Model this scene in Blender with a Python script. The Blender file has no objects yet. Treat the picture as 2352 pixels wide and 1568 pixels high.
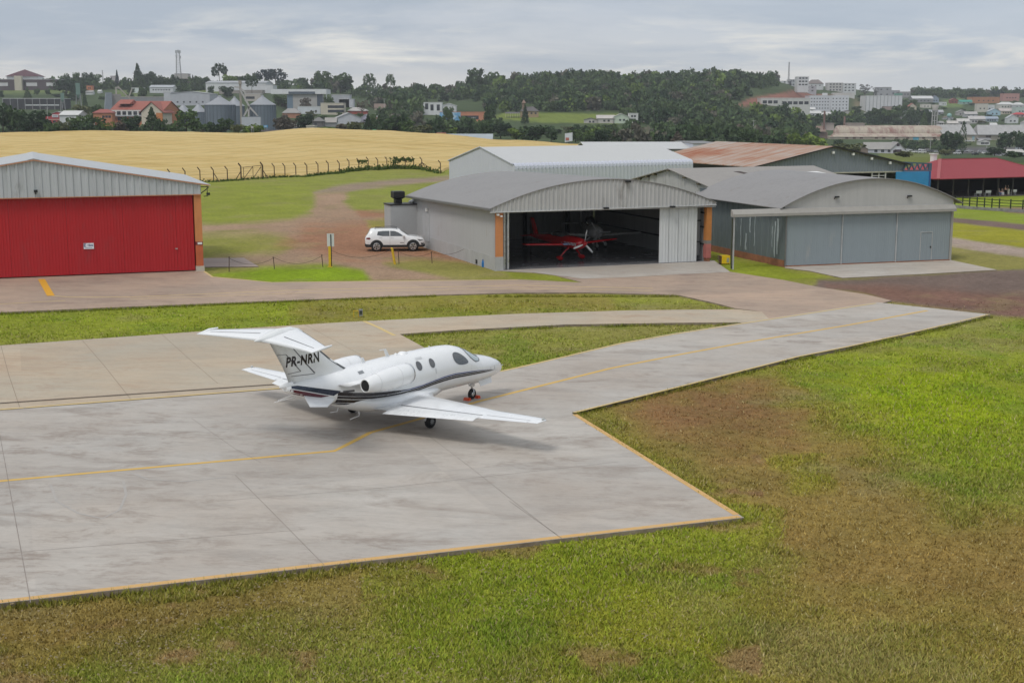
import bpy, bmesh, math, random
import numpy as np
from mathutils import Vector, Matrix
random.seed(7); RNG = np.random.default_rng(11)
USE_HAZE = True
R = math.radians; PI = math.pi
SC = bpy.context.scene; COL = SC.collection
# ---------------------------------------------------------------- survey of the site
# the photograph's frame is 2352 x 1568 here; camera 10.5 m up, pitched down 9.84 deg
F = 3050.0; TH = R(9.84); H = 10.5; CX, CY = 1176.0, 784.0
S_, C_ = math.sin(TH), math.cos(TH)
def at(px, py, z=0.0):
    """site point at height z that the survey ray (px, py) meets"""
    u = (px - CX) / F; v = (py - CY) / F
    r = Vector((u, C_ - v * S_, -(S_ + v * C_)))
    return Vector((0, 0, H)) + r * ((z - H) / r.z)
def row_z(row, Y):
    v = (np.asarray(row, float) - CY) / F
    return H - Y * (S_ + v * C_) / (C_ - v * S_)
def proj(x, y, z):
    zz = z - H
    d = y * C_ - zz * S_; w = -(y * S_ + zz * C_)
    return CX + F * x / d, CY + F * w / d
def up(P, py):
    """height above the site plane at ground point P that lies on survey row py"""
    return float(row_z(py, P.y))
# terrain: survey rows of the ground seen along some columns at some distances
TD = np.array([200, 240, 300, 360, 420, 470, 560, 650, 750, 850, 950, 1100, 1300, 1500, 1750, 2050, 2500, 3300, 5000], float)
flat = lambda d: CY + F * ((H / d) * C_ - S_) / ((H / d) * S_ + C_)
def rowcol(*v):
    return np.array([flat(200), flat(240)] + list(v), float)
TX = np.array([-900, 0, 220, 420, 560, 720, 860, 1000, 1170, 1330, 1480, 1650, 1790, 1880, 2050, 2200, 2352, 3300], float)
#                 300  360  420  470  560  650  750  850  950  1100 1300 1500 1750 2050 2500 3300 5000
TR = np.array([
    rowcol(355, 328, 310, 316, 312, 304, 290, 275, 262, 243, 216, 200, 192, 190, 214, 236, 246),
    rowcol(355, 326, 307, 313, 310, 304, 290, 275, 260, 240, 214, 198, 192, 190, 214, 236, 246),
    rowcol(354, 324, 304, 311, 309, 303, 290, 276, 262, 240, 212, 197, 190, 192, 214, 236, 246),
    rowcol(354, 325, 306, 311, 309, 303, 292, 278, 262, 238, 214, 204, 205, 212, 222, 236, 246),
    rowcol(354, 327, 309, 313, 309, 304, 294, 278, 260, 235, 208, 192, 192, 196, 216, 236, 246),
    rowcol(353, 320, 297, 306, 304, 300, 291, 278, 262, 236, 212, 200, 196, 200, 216, 236, 246),
    rowcol(354, 323, 302, 310, 307, 302, 293, 280, 264, 242, 224, 217, 215, 215, 220, 236, 246),
    rowcol(356, 328, 310, 317, 313, 306, 296, 283, 266, 242, 222, 214, 214, 215, 220, 236, 246),
    rowcol(358, 338, 325, 329, 322, 314, 302, 288, 266, 232, 196, 188, 200, 210, 220, 236, 246),
    rowcol(360, 344, 334, 334, 327, 318, 305, 288, 264, 226, 190, 186, 200, 210, 220, 236, 246),
    rowcol(361, 348, 340, 336, 329, 321, 308, 289, 264, 224, 190, 188, 200, 210, 220, 236, 246),
    rowcol(362, 350, 342, 338, 331, 324, 312, 295, 270, 228, 186, 183, 200, 210, 220, 236, 246),
    rowcol(363, 351, 344, 340, 334, 330, 322, 308, 285, 250, 205, 190, 200, 210, 220, 236, 246),
    rowcol(364, 358, 354, 353, 352, 351, 347, 340, 326, 298, 262, 226, 205, 198, 212, 236, 246),
    rowcol(368, 363, 361, 361, 360, 359, 355, 346, 326, 304, 276, 252, 228, 214, 214, 236, 246),
    rowcol(369, 364, 362, 362, 361, 360, 356, 347, 328, 305, 280, 254, 232, 218, 217, 236, 246),
    rowcol(370, 365, 363, 363, 362, 361, 357, 347, 328, 304, 278, 250, 230, 219, 218, 236, 246),
    rowcol(370, 365, 363, 363, 362, 361, 357, 347, 328, 304, 278, 250, 230, 219, 218, 236, 246)])
def terrain(x, y):
    """ground height (vectorised)"""
    x = np.asarray(x, float); y = np.asarray(y, float)
    Y = np.clip(y, 1, None)
    px = CX + F * x / (Y * C_ + H * S_)
    lx = np.clip(px, TX[0], TX[-1]); ix = np.clip(np.searchsorted(TX, lx) - 1, 0, len(TX) - 2)
    tx = (lx - TX[ix]) / (TX[ix + 1] - TX[ix]); tx = tx * tx * (3 - 2 * tx)
    Yc = np.clip(Y, TD[0], TD[-1]); iy = np.clip(np.searchsorted(TD, Yc) - 1, 0, len(TD) - 2)
    ty = (Yc - TD[iy]) / (TD[iy + 1] - TD[iy])
    r = (TR[ix, iy] * (1 - tx) + TR[ix + 1, iy] * tx) * (1 - ty) + (TR[ix, iy + 1] * (1 - tx) + TR[ix + 1, iy + 1] * tx) * ty
    z = row_z(r, Yc)
    near = np.where(Y < 200, 1.0, np.clip((240 - Y) / 40, 0, 1))
    z = z * (1 - near)
    sm = lambda t: np.clip(t, 0, 1) ** 2 * (3 - 2 * np.clip(t, 0, 1))
    z = z - 3.5 * sm((Y - 105) / 90) * sm((px - 1990) / 140) * (1 - sm((Y - 238) / 60)) * (y > 100)
    low = np.interp(Y, [0, 66, 84, 200, 260], [-.13, -.13, -.05, -.05, 0])
    return z + low
def gp(px, d, dz=0.0):
    """terrain point in survey column px at distance d"""
    x = (px - CX) / F * (d * C_)
    for _ in range(4):
        z = float(terrain(x, d)); x = (px - CX) / F * (d * C_ - (z - H) * S_)
    return Vector((x, d, float(terrain(x, d)) + dz))
def mpp(d):  # metres per survey pixel at distance d
    return d / F * 1.01
# ---------------------------------------------------------------- objects
def tag(o, label=None, cat=None, group=None, kind=None):
    if label: o['label'] = label
    if cat: o['category'] = cat
    if group: o['group'] = group
    if kind: o['kind'] = kind
    return o
def thing(name, label, cat, loc=(0, 0, 0), rz=0.0, group=None):
    o = bpy.data.objects.new(name, None); COL.objects.link(o)
    o.empty_display_size = .3
    o.location = loc; o.rotation_euler = (0, 0, rz)
    return tag(o, label, cat, group)
class MB:
    """collects shapes and links them as ONE mesh object"""
    def __init__(s): s.v = []; s.f = []; s.m = []; s.sm = []
    def add(s, vs, fs, mi=0, smooth=False):
        o = len(s.v); s.v += [tuple(p) for p in vs]
        for f in fs: s.f.append(tuple(i + o for i in f)); s.m.append(mi); s.sm.append(smooth)
        return s
    def box(s, c, d, rz=0.0, mi=0, rot=None):
        hx, hy, hz = d[0] / 2, d[1] / 2, d[2] / 2
        vs = [Vector((x, y, z)) for z in (-hz, hz) for x, y in ((-hx, -hy), (hx, -hy), (hx, hy), (-hx, hy))]
        M = rot if rot is not None else Matrix.Rotation(rz, 3, 'Z')
        vs = [M @ p + Vector(c) for p in vs]
        return s.add(vs, [(3, 2, 1, 0), (4, 5, 6, 7), (0, 1, 5, 4), (1, 2, 6, 5), (2, 3, 7, 6), (3, 0, 4, 7)], mi)
    def bx(s, x0, x1, y0, y1, z0, z1, mi=0):
        return s.box(((x0 + x1) / 2, (y0 + y1) / 2, (z0 + z1) / 2), (x1 - x0, y1 - y0, z1 - z0), mi=mi)
    def bar(s, a, b, w, h=None, mi=0):
        a, b = Vector(a), Vector(b); d = b - a
        if d.length < 1e-6: return s
        q = d.to_track_quat('X', 'Z').to_matrix()
        return s.box((a + b) / 2, (d.length, w, h or w), rot=q, mi=mi)
    def prism(s, poly, z0, z1, mi=0):
        n = len(poly)
        A = sum(poly[i][0] * poly[(i + 1) % n][1] - poly[(i + 1) % n][0] * poly[i][1] for i in range(n))
        if A < 0: poly = poly[::-1]
        vs = [(p[0], p[1], z0) for p in poly] + [(p[0], p[1], z1) for p in poly]
        fs = [tuple(range(n - 1, -1, -1)), tuple(range(n, 2 * n))] + [(i, (i + 1) % n, n + (i + 1) % n, n + i) for i in range(n)]
        return s.add(vs, fs, mi)
    def extr(s, poly, vec, mi=0):
        """planar 3-D polygon swept along vec"""
        n = len(poly); v = Vector(vec)
        vs = [Vector(p) for p in poly]; vs = vs + [p + v for p in vs]
        return s.add(vs, [tuple(range(n - 1, -1, -1)), tuple(range(n, 2 * n))] + [(i, (i + 1) % n, n + (i + 1) % n, n + i) for i in range(n)], mi)
    def loft(s, rings, close=True, caps=True, mi=0, smooth=True):
        n = len(rings[0]); vs = [p for r in rings for p in r]; fs = []
        for k in range(len(rings) - 1):
            for i in range(n if close else n - 1):
                j = (i + 1) % n
                fs.append((k * n + i, k * n + j, (k + 1) * n + j, (k + 1) * n + i))
        s.add(vs, fs, mi, smooth)
        if caps and close:
            s.add(list(rings[0]), [tuple(range(n - 1, -1, -1))], mi); s.add(list(rings[-1]), [tuple(range(n))], mi)
        return s
    def tube(s, pts, r, n=8, mi=0, smooth=True, caps=True):
        pts = [Vector(p) for p in pts]; rr = r if isinstance(r, (list, tuple)) else [r] * len(pts)
        rings = []; side = None
        for i, p in enumerate(pts):
            d = (pts[min(i + 1, len(pts) - 1)] - pts[max(i - 1, 0)]).normalized()
            if side is None: side = d.orthogonal().normalized()
            side = (side - d * side.dot(d))
            side = side.normalized() if side.length > 1e-6 else d.orthogonal().normalized()
            w = d.cross(side)
            rings.append([p + (side * math.cos(2 * PI * k / n) + w * math.sin(2 * PI * k / n)) * rr[i] for k in range(n)])
        return s.loft(rings, True, caps, mi, smooth)
    def lathe(s, prof, o=(0, 0, 0), axis='Z', n=24, mi=0, smooth=True):
        o = Vector(o); rings = []
        for r, h in prof:
            ring = []
            for k in range(n):
                a = 2 * PI * k / n; c_, s2 = math.cos(a) * r, math.sin(a) * r
                ring.append(o + Vector({'Z': (c_, s2, h), 'X': (h, c_, s2), 'Y': (s2, h, c_)}[axis]))
            rings.append(ring)
        return s.loft(rings, True, True, mi, smooth)
    def build(s, name, mat, parent=None, loc=None, rz=None, recalc=False):
        me = bpy.data.meshes.new(name); me.from_pydata([tuple(p) for p in s.v], [], s.f)
        for m in (mat if isinstance(mat, (list, tuple)) else [mat]): me.materials.append(m)
        if s.f:
            me.polygons.foreach_set('material_index', s.m); me.polygons.foreach_set('use_smooth', s.sm)
        if recalc:
            b = bmesh.new(); b.from_mesh(me); bmesh.ops.recalc_face_normals(b, faces=b.faces); b.to_mesh(me); b.free()
        me.update()
        o = bpy.data.objects.new(name, me); COL.objects.link(o)
        if parent: o.parent = parent
        if loc is not None: o.location = loc
        if rz is not None: o.rotation_euler = (0, 0, rz)
        return o
def npmesh(name, V, Fq, mat, cols=None, parent=None, smooth=False, cname='tint'):
    """mesh from numpy arrays; Fq n x k; cols per-vertex rgb"""
    me = bpy.data.meshes.new(name); V = np.asarray(V, np.float32); Fq = np.asarray(Fq, np.int32); k = Fq.shape[1]
    me.vertices.add(len(V)); me.vertices.foreach_set('co', V.ravel())
    me.loops.add(Fq.size); me.loops.foreach_set('vertex_index', Fq.ravel())
    me.polygons.add(len(Fq)); me.polygons.foreach_set('loop_start', np.arange(0, Fq.size, k, dtype=np.int32))
    me.polygons.foreach_set('loop_total', np.full(len(Fq), k, np.int32))
    if smooth: me.polygons.foreach_set('use_smooth', np.ones(len(Fq), bool))
    if cols is not None:
        a = me.color_attributes.new(cname, 'FLOAT_COLOR', 'POINT')
        c4 = np.ones((len(V), 4), np.float32); c4[:, :3] = cols; a.data.foreach_set('color', c4.ravel())
    me.update(calc_edges=True); me.validate()
    if mat: me.materials.append(mat)
    o = bpy.data.objects.new(name, me); COL.objects.link(o)
    if parent: o.parent = parent
    return o
def copy_tree(o, parent=None):
    c = o.copy(); COL.objects.link(c); c.parent = parent
    for ch in list(o.children): copy_tree(ch, c)
    return c
# ---------------------------------------------------------------- materials
class NT:
    def __init__(s, name):
        s.mat = bpy.data.materials.new(name); s.mat.use_nodes = True; s.t = s.mat.node_tree
        s.b = s.t.nodes['Principled BSDF']; s._o = None
    def n(s, ty, **kw):
        x = s.t.nodes.new(ty)
        for k, v in kw.items():
            if k.startswith('i_'): x.inputs[k[2:].replace('_', ' ')].default_value = v
            else: setattr(x, k, v)
        return x
    def l(s, a, b): s.t.links.new(a, b)
    def obj(s):
        if s._o is None: s._o = s.n('ShaderNodeTexCoord').outputs['Object']
        return s._o
    def geo(s): return s.n('ShaderNodeNewGeometry').outputs['Position']
    def noise(s, scale, detail=4, rough=.6, vec=None, st=None, dist=0.0):
        v = vec or s.obj()
        if st is not None:
            m = s.n('ShaderNodeMapping'); m.inputs['Scale'].default_value = st; s.l(v, m.inputs[0]); v = m.outputs[0]
        x = s.n('ShaderNodeTexNoise'); x.inputs['Scale'].default_value = scale; x.inputs['Detail'].default_value = detail
        x.inputs['Roughness'].default_value = rough; x.inputs['Distortion'].default_value = dist
        s.l(v, x.inputs['Vector']); return x.outputs[0]
    def ramp(s, fac, stops):
        r = s.n('ShaderNodeValToRGB'); e = r.color_ramp.elements
        while len(e) < len(stops): e.new(.5)
        for i, (p, c) in enumerate(stops):
            e[i].position = p; e[i].color = (c if isinstance(c, (tuple, list)) else (c, c, c))[:3] + ((1,) if True else ())
            if not isinstance(c, (tuple, list)): e[i].color = (c, c, c, 1)
        s.l(fac, r.inputs[0]); return r.outputs[0]
    def mix(s, fac, a, b, mode='MIX'):
        m = s.n('ShaderNodeMix', data_type='RGBA', blend_type=mode)
        for sock, val in ((m.inputs[0], fac), (m.inputs[6], a), (m.inputs[7], b)):
            if isinstance(val, (int, float)): sock.default_value = val
            elif isinstance(val, tuple): sock.default_value = val[:3] + (1,)
            else: s.l(val, sock)
        return m.outputs[2]
    def math(s, op, a, b=0.0):
        m = s.n('ShaderNodeMath', operation=op)
        for i, val in enumerate((a, b)):
            if isinstance(val, (int, float)): m.inputs[i].default_value = val
            else: s.l(val, m.inputs[i])
        return m.outputs[0]
    def sep(s, vec):
        x = s.n('ShaderNodeSeparateXYZ'); s.l(vec, x.inputs[0]); return x.outputs
    def bump(s, h, strength=.3, dist=.02):
        b = s.n('ShaderNodeBump'); b.inputs['Strength'].default_value = strength; b.inputs['Distance'].default_value = dist
        s.l(h, b.inputs['Height']); s.l(b.outputs[0], s.b.inputs['Normal'])
    def out(s, col, rough=.6, metal=0.0, spec=.5, coat=0.0):
        if isinstance(col, tuple): s.b.inputs['Base Color'].default_value = col[:3] + (1,)
        else: s.l(col, s.b.inputs['Base Color'])
        if isinstance(rough, (int, float)): s.b.inputs['Roughness'].default_value = rough
        else: s.l(rough, s.b.inputs['Roughness'])
        s.b.inputs['Metallic'].default_value = metal
        s.b.inputs['Specular IOR Level'].default_value = spec
        s.b.inputs['Coat Weight'].default_value = coat; s.b.inputs['Coat Roughness'].default_value = .08
        return s.mat
_PM = {}
def pm(name, col, rough=.6, metal=0.0, var=.12, scale=3.0, spec=.4, coat=0.0, st=None, bump=0.0):
    """plain painted / raw surface with uneven wear"""
    if name in _PM: return _PM[name]
    k = NT(name); n1 = k.noise(scale, 5, .65, st=st); n2 = k.noise(scale * 9, 3, .6, st=st)
    f = k.math('ADD', k.math('MULTIPLY', n1, .7), k.math('MULTIPLY', n2, .3))
    lo = tuple(c * (1 - var * 1.3) for c in col); hi = tuple(min(1, c * (1 + var)) for c in col)
    c = k.ramp(f, [(.3, lo), (.7, hi)])
    r = k.ramp(n1, [(.3, max(.02, rough - .08)), (.7, min(1, rough + .08))])
    if bump: k.bump(f, bump, .02)
    _PM[name] = k.out(c, r, metal, spec, coat); return _PM[name]
def sheetmetal(name, col, rust=None, streak=.25, rough=.5, metal=0.0, rustamt=.5, spec=.35):
    """sheet metal wall or roof: streaks running down, optional stains"""
    if name in _PM: return _PM[name]
    k = NT(name)
    a = k.noise(1.0, 5, .65, st=(3.2, 3.2, .12)); b = k.noise(.35, 4, .6); d = k.noise(16, 2, .5, st=(1, 1, .2))
    f = k.math('ADD', k.math('MULTIPLY', a, .55), k.math('ADD', k.math('MULTIPLY', b, .3), k.math('MULTIPLY', d, .15)))
    c = k.ramp(f, [(.3, tuple(x * (1 - streak) for x in col)), (.5, col), (.72, tuple(min(1, x * (1 + streak * .5)) for x in col))])
    if rust:
        rn = k.noise(1.0, 6, .7, st=(.9, .9, .3)); rm = k.ramp(rn, [(rustamt, 0.0), (min(1, rustamt + .14), 1.0)])
        c = k.mix(rm, c, rust)
    _PM[name] = k.out(c, rough, metal, spec); return _PM[name]
# ---------------------------------------------------------------- ground colour
def pip(px, py, poly):
    """signed distance (survey pixels, + inside) to a polygon, vectorised"""
    px = np.asarray(px, float); py = np.asarray(py, float)
    ins = np.zeros(px.shape, bool); dmin = np.full(px.shape, 1e9)
    n = len(poly)
    for i in range(n):
        x1, y1 = poly[i]; x2, y2 = poly[(i + 1) % n]
        c = ((y1 > py) != (y2 > py))
        with np.errstate(divide='ignore', invalid='ignore'):
            xi = (x2 - x1) * (py - y1) / ((y2 - y1) if y2 != y1 else 1e-9) + x1
        ins ^= c & (px < xi)
        dx, dy = x2 - x1, y2 - y1; L = dx * dx + dy * dy + 1e-9
        t = np.clip(((px - x1) * dx + (py - y1) * dy) / L, 0, 1)
        dmin = np.minimum(dmin, np.hypot(px - x1 - t * dx, py - y1 - t * dy))
    return np.where(ins, dmin, -dmin)
_NG = RNG.random((256, 256))
def vnoise(x, y, s, off=0.0):
    """smooth value noise on the site plane"""
    u = np.asarray(x, float) / s + off; v = np.asarray(y, float) / s + off * 1.7
    iu = np.floor(u).astype(int); iv = np.floor(v).astype(int); fu = u - iu; fv = v - iv
    fu = fu * fu * (3 - 2 * fu); fv = fv * fv * (3 - 2 * fv)
    g = lambda a, b: _NG[a % 256, b % 256]
    return (g(iu, iv) * (1 - fu) + g(iu + 1, iv) * fu) * (1 - fv) + (g(iu, iv + 1) * (1 - fu) + g(iu + 1, iv + 1) * fu) * fv
def fbm(x, y, s, off=0.0, n=4):
    t = 0; a = .5; w = 0
    for k in range(n):
        t = t + a * vnoise(x, y, s / 2 ** k, off + 13.7 * k); w += a; a *= .55
    return t / w
LUSH = (.222, .256, .022); OLIVE = (.245, .222, .062); DRY = (.235, .152, .050); REDD = (.300, .150, .086)
BROWN = (.225, .120, .056); GRAV = (.325, .222, .148); DARKD = (.165, .120, .100); STRAW = (.33, .28, .13)
YEL = (.262, .262, .026); BACK = (.05, .075, .028)
# survey polygon, colour, feather (survey px), strength
PAINT = [
    ([(1780, 850), (2100, 790), (2400, 800), (2400, 1170), (2150, 1090), (1950, 960), (1820, 900)], LUSH, 70, .85),
    ([(1900, 850), (2120, 830), (2300, 900), (2250, 1010), (2050, 980)], (.235, .285, .010), 60, .8),
    ([(1600, 1240), (2400, 1480), (2400, 1640), (1200, 1640), (1250, 1400)], (.255, .235, .045), 90, .6),
    ([(1330, 965), (1480, 905), (1640, 875), (1770, 885), (1900, 960), (2050, 1090), (2200, 1180), (2400, 1300), (2400, 1460), (2150, 1390), (1900, 1350), (1770, 1240), (1640, 1140), (1490, 1030)], DRY, 70, .80),
    ([(1470, 945), (1610, 890), (1750, 900), (1800, 970), (1670, 1010), (1520, 990)], BROWN, 60, .85),
    ([(1340, 985), (1420, 1000), (1600, 1120), (1760, 1240), (1700, 1260), (1500, 1110)], YEL, 40, .45),
    ([(1790, 1070), (1870, 1070), (1900, 1100), (1830, 1110)], YEL, 30, .8),
    ([(1150, 1330), (1700, 1200), (1760, 1215), (1700, 1330), (1350, 1400), (1150, 1400)], LUSH, 40, .8),
    ([(1250, 1400), (1700, 1330), (1760, 1600), (1240, 1600)], YEL, 80, .6),
    ([(1750, 1300), (2400, 1460), (2400, 1620), (1700, 1620)], DRY, 90, .42),
    ([(-60, 1400), (500, 1345), (960, 1300), (980, 1400), (620, 1430), (300, 1500), (-60, 1620)], BROWN, 60, .68),
    ([(250, 1500), (700, 1420), (1150, 1370), (1250, 1620), (200, 1620)], OLIVE, 60, .5),
    ([(880, 1360), (1100, 1340), (1230, 1400), (1150, 1520), (930, 1500)], LUSH, 50, .7),
    ([(-60, 730), (620, 690), (660, 745), (-60, 800)], LUSH, 30, .85),
    ([(700, 690), (1330, 668), (1440, 705), (980, 728), (690, 742)], DRY, 30, .5),
    ([(1400, 670), (1700, 690), (1700, 712), (1420, 712)], LUSH, 14, .5),
    ([(918, 767), (1300, 742), (1720, 738), (1420, 792), (1100, 860)], OLIVE, 14, .6),
    # far side of the taxiways
    ([(440, 400), (800, 380), (1040, 385), (1040, 500), (900, 500), (720, 500), (440, 560)], (.215, .235, .048), 20, .7),
    ([(440, 440), (700, 430), (716, 487), (640, 505), (470, 518)], LUSH, 40, .5),
    ([(723, 443), (800, 436), (793, 466), (818, 487), (905, 489), (910, 560), (980, 556), (1150, 612), (1120, 615), (1060, 602), (960, 597), (885, 603), (960, 622), (1060, 644), (850, 646), (830, 620), (740, 606), (640, 606), (520, 600), (640, 585), (690, 560), (660, 538), (575, 528), (460, 528), (460, 519), (575, 514), (668, 505), (716, 489), (723, 461)], GRAV, 9, 1),
    ([(700, 520), (905, 500), (960, 560), (1140, 612), (1060, 602), (930, 596), (800, 600), (700, 585), (640, 560)], REDD, 22, .9),
    ([(820, 484), (905, 486), (905, 497), (830, 500)], REDD, 6, .9),
    ([(455, 520), (690, 528), (690, 548), (455, 545)], GRAV, 16, .5),
    ([(480, 592), (700, 572), (760, 600), (640, 612), (500, 612)], GRAV, 14, .7),
    ([(722, 443), (760, 429), (850, 417), (950, 409), (1040, 404), (1040, 415), (950, 423), (850, 433), (800, 440)], (.27, .205, .15), 4, 1),
    ([(490, 630), (640, 612), (745, 608), (832, 622), (848, 642), (620, 650)], (.20, .29, .010), 9, 1),
    ([(880, 606), (965, 598), (1060, 603), (1130, 616), (1240, 634), (1340, 649), (1190, 643), (1060, 641), (985, 624)], OLIVE, 8, .9),
    ([(1155, 622), (1345, 646), (1340, 652), (1180, 640)], LUSH, 6, .9),
    ([(900, 545), (980, 545), (1150, 606), (1150, 612), (1040, 585), (920, 565)], BROWN, 8, .8),
    ([(840, 505), (905, 500), (905, 520), (850, 522)], LUSH, 6, .6),
    ([(1632, 590), (1690, 600), (1800, 606), (1800, 618), (1900, 638), (1800, 646), (1660, 628)], LUSH, 6, 1),
    ([(1880, 641), (1940, 640), (2290, 620), (2420, 614), (2420, 732), (2275, 724), (2050, 694), (1990, 674), (1870, 660)], DARKD, 6, 1),
    ([(1900, 655), (2060, 655), (2352, 672), (2420, 690), (2420, 732), (2275, 724), (2050, 694)], (.20, .10, .07), 12, .7),
    ([(2150, 440), (2420, 440), (2420, 530), (2150, 500)], (.215, .275, .022), 6, .9),
    ([(2150, 505), (2420, 528), (2420, 580), (2150, 542)], (.275, .262, .022), 4, 1),
    ([(2150, 496), (2420, 521), (2420, 536), (2150, 507)], (.165, .112, .098), 2.5, 1),
    ([(2290, 476), (2420, 480), (2420, 495), (2310, 488)], (.20, .125, .10), 3, 1),
    ([(2150, 541), (2420, 578), (2420, 600), (2290, 585), (2150, 562)], (.36, .285, .235), 3, 1),
    ([(2150, 560), (2290, 585), (2420, 600), (2420, 612), (2290, 618), (2180, 598)], OLIVE, 4, .8),
    # far country
    ([(-60, 184), (190, 184), (185, 214), (-60, 216)], (.115, .150, .045), 4, 1),
    ([(265, 186), (345, 192), (330, 226), (262, 226)], (.115, .150, .045), 5, .9),
    ([(420, 196), (510, 200), (512, 214), (415, 214)], (.130, .165, .04), 3, .9),
    ([(1130, 272), (1160, 258), (1440, 262), (1420, 284), (1240, 282)], (.150, .190, .035), 3, 1),
    ([(1690, 246), (1716, 228), (1800, 212), (1830, 206), (1860, 216), (1940, 220), (1940, 236), (1800, 238)], (.235, .105, .075), 3, 1),
    ([(2110, 336), (2360, 338), (2400, 352), (2110, 352)], (.10, .095, .095), 2, 1),
    ([(2020, 350), (2160, 352), (2160, 380), (2020, 372)], (.125, .145, .035), 4, 1),
    ([(2180, 300), (2300, 318), (2400, 320), (2400, 336), (2180, 334)], (.085, .105, .04), 6, .8),
    ([(1960, 226), (2040, 244), (2040, 262), (1960, 250)], (.17, .135, .075), 6, .8),
    ([(2170, 230), (2210, 226), (2210, 246), (2165, 246)], (.125, .18, .05), 4, 1),
    ([(1395, 214), (1440, 200), (1490, 202), (1440, 214)], BACK, 4, .3),
]
PAINT = [([(x + 900 if x >= 2400 else (x - 900 if x <= -60 else x), y_) for x, y_ in pl] if f_ > 29 else pl, c_, f_, s_) for pl, c_, f_, s_ in PAINT]
def gcol(px, row, x, y):
    n1 = fbm(x, y, 9.0, 3.1); n2 = fbm(x, y, 2.2, 7.7); n3 = fbm(x, y, 26.0, 1.3, 3); n4 = fbm(x, y, .9, 17.0, 3)
    w = np.clip((n1 * .5 + n3 * .5 - .36) / .28, 0, 1)[..., None]
    c = np.array(OLIVE) * (1 - w) + np.array(LUSH) * w
    far = np.clip((y - 255) / 40, 0, 1)[..., None]
    c = c * (1 - far) + (np.array(BACK) * (.7 + .6 * n3[..., None])) * far
    for poly, col, fe, st in PAINT:
        xs = [p[0] for p in poly]; ys = [p[1] for p in poly]
        m = (px > min(xs) - fe) & (px < max(xs) + fe) & (row > min(ys) - fe) & (row < max(ys) + fe)
        if not m.any(): continue
        jit = (n2[m] - .5) * fe * (1.7 if fe > 29 else 1.6) + (n1[m] - .5) * fe * 1.2 + (n4[m] - .5) * fe * (1.3 if fe > 29 else 0)
        d = pip(px[m], row[m], poly) + jit
        a = np.clip(d / fe * (.36 if fe > 29 else .5) + (.62 if fe > 29 else .5), 0, 1); a = (a * a * (3 - 2 * a) * st)[..., None]
        c[m] = c[m] * (1 - a) + np.array(col) * a
    k = (.80 + .42 * n2)[..., None]
    dry = np.clip((fbm(x, y, 3.4, 21.0) - .60) / .12, 0, 1)[..., None] * (1 - far) * .35
    c = c * (1 - dry) + np.array(STRAW) * .8 * dry
    soil = np.clip((fbm(x, y, 1.7, 55.0) - .60) / .10, 0, 1)[..., None] * np.clip((46 - y) / 10, 0, 1)[..., None] * .55 * (px < 1750)[..., None]
    c = c * (1 - soil) + np.array((.25, .135, .085)) * soil
    cl_ = np.clip((fbm(x, y, 2.6, 71.0) - .56) / .12, 0, 1)[..., None] * np.clip((75 - y) / 10, 0, 1)[..., None] * .5 * np.clip((c[..., 1] / (c[..., 0] + 1e-6) - .85) / .15, 0, 1)[..., None]
    c = c * (1 - cl_) + np.array((.15, .215, .022)) * cl_
    return c * k
# ---------------------------------------------------------------- ground sheet
def build_ground():
    ang = np.concatenate([np.linspace(-PI, -.62, 26)[:-1], np.linspace(-.62, .62, 470), np.linspace(.62, PI, 26)[1:]])
    rr = np.concatenate([[.5, 8, 14, 18], np.geomspace(21, 110, 330), np.geomspace(112, 260, 90)[0:], np.geomspace(264, 2600, 190), [3200, 4200, 6000]])
    A, Rr = np.meshgrid(ang, rr); X = np.sin(A) * Rr; Y = np.cos(A) * Rr
    Z = terrain(X, np.maximum(Y, 1))
    Yb = Y < 25; Z = np.where(Yb & (Rr > 300), 0, Z)
    Z = np.where(np.abs(A) > 1.2, -.13, Z)
    Z = Z + np.where(Rr < 190, (fbm(X, Y, 1.3, 5.0) - .5) * .05 + (fbm(X, Y, 9.0, 2.0) - .5) * .06, 0)
    px, row = proj(X, np.maximum(Y, 2), Z)
    cols = gcol(px.ravel(), row.ravel(), X.ravel(), Y.ravel())
    nr, na = A.shape; i = np.arange((nr - 1) * (na - 1)); r = i // (na - 1); c = i % (na - 1); b = r * na + c
    Fq = np.stack([b, b + 1, b + na + 1, b + na], 1)[:, ::-1]
    k = NT('grass_and_soil')
    at_ = k.n('ShaderNodeVertexColor'); at_.layer_name = 'tint'
    g = k.geo()
    n1 = k.noise(2.6, 6, .72, vec=g); n2 = k.noise(14.0, 5, .7, vec=g); n3 = k.noise(.5, 4, .6, vec=g); n4 = k.noise(55.0, 2, .6, vec=g)
    f = k.math('ADD', k.math('MULTIPLY', n1, .34), k.math('ADD', k.math('MULTIPLY', n2, .36), k.math('MULTIPLY', n4, .30)))
    m = k.ramp(f, [(.34, .42), (.50, .98), (.64, 1.62)])
    c = k.mix(1.0, at_.outputs[0], m, 'MULTIPLY')
    sp = k.ramp(k.noise(7.0, 5, .75, vec=g), [(.62, 0.0), (.70, 1.0)])
    c = k.mix(k.math('MULTIPLY', sp, .28), c, (.24, .20, .09))
    rd = k.ramp(k.math('ADD', k.math('MULTIPLY', n1, .6), k.math('MULTIPLY', n3, .4)), [(.60, 0.0), (.70, 1.0)])
    c = k.mix(k.math('MULTIPLY', rd, .3), c, (.13, .085, .04))
    k.bump(f, .55, .12)
    o = npmesh('ground', np.stack([X.ravel(), Y.ravel(), Z.ravel()], 1), Fq, k.out(c, .95, 0, .12), cols, smooth=True)
    tag(o, kind='structure')
    return o
build_ground()
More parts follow.
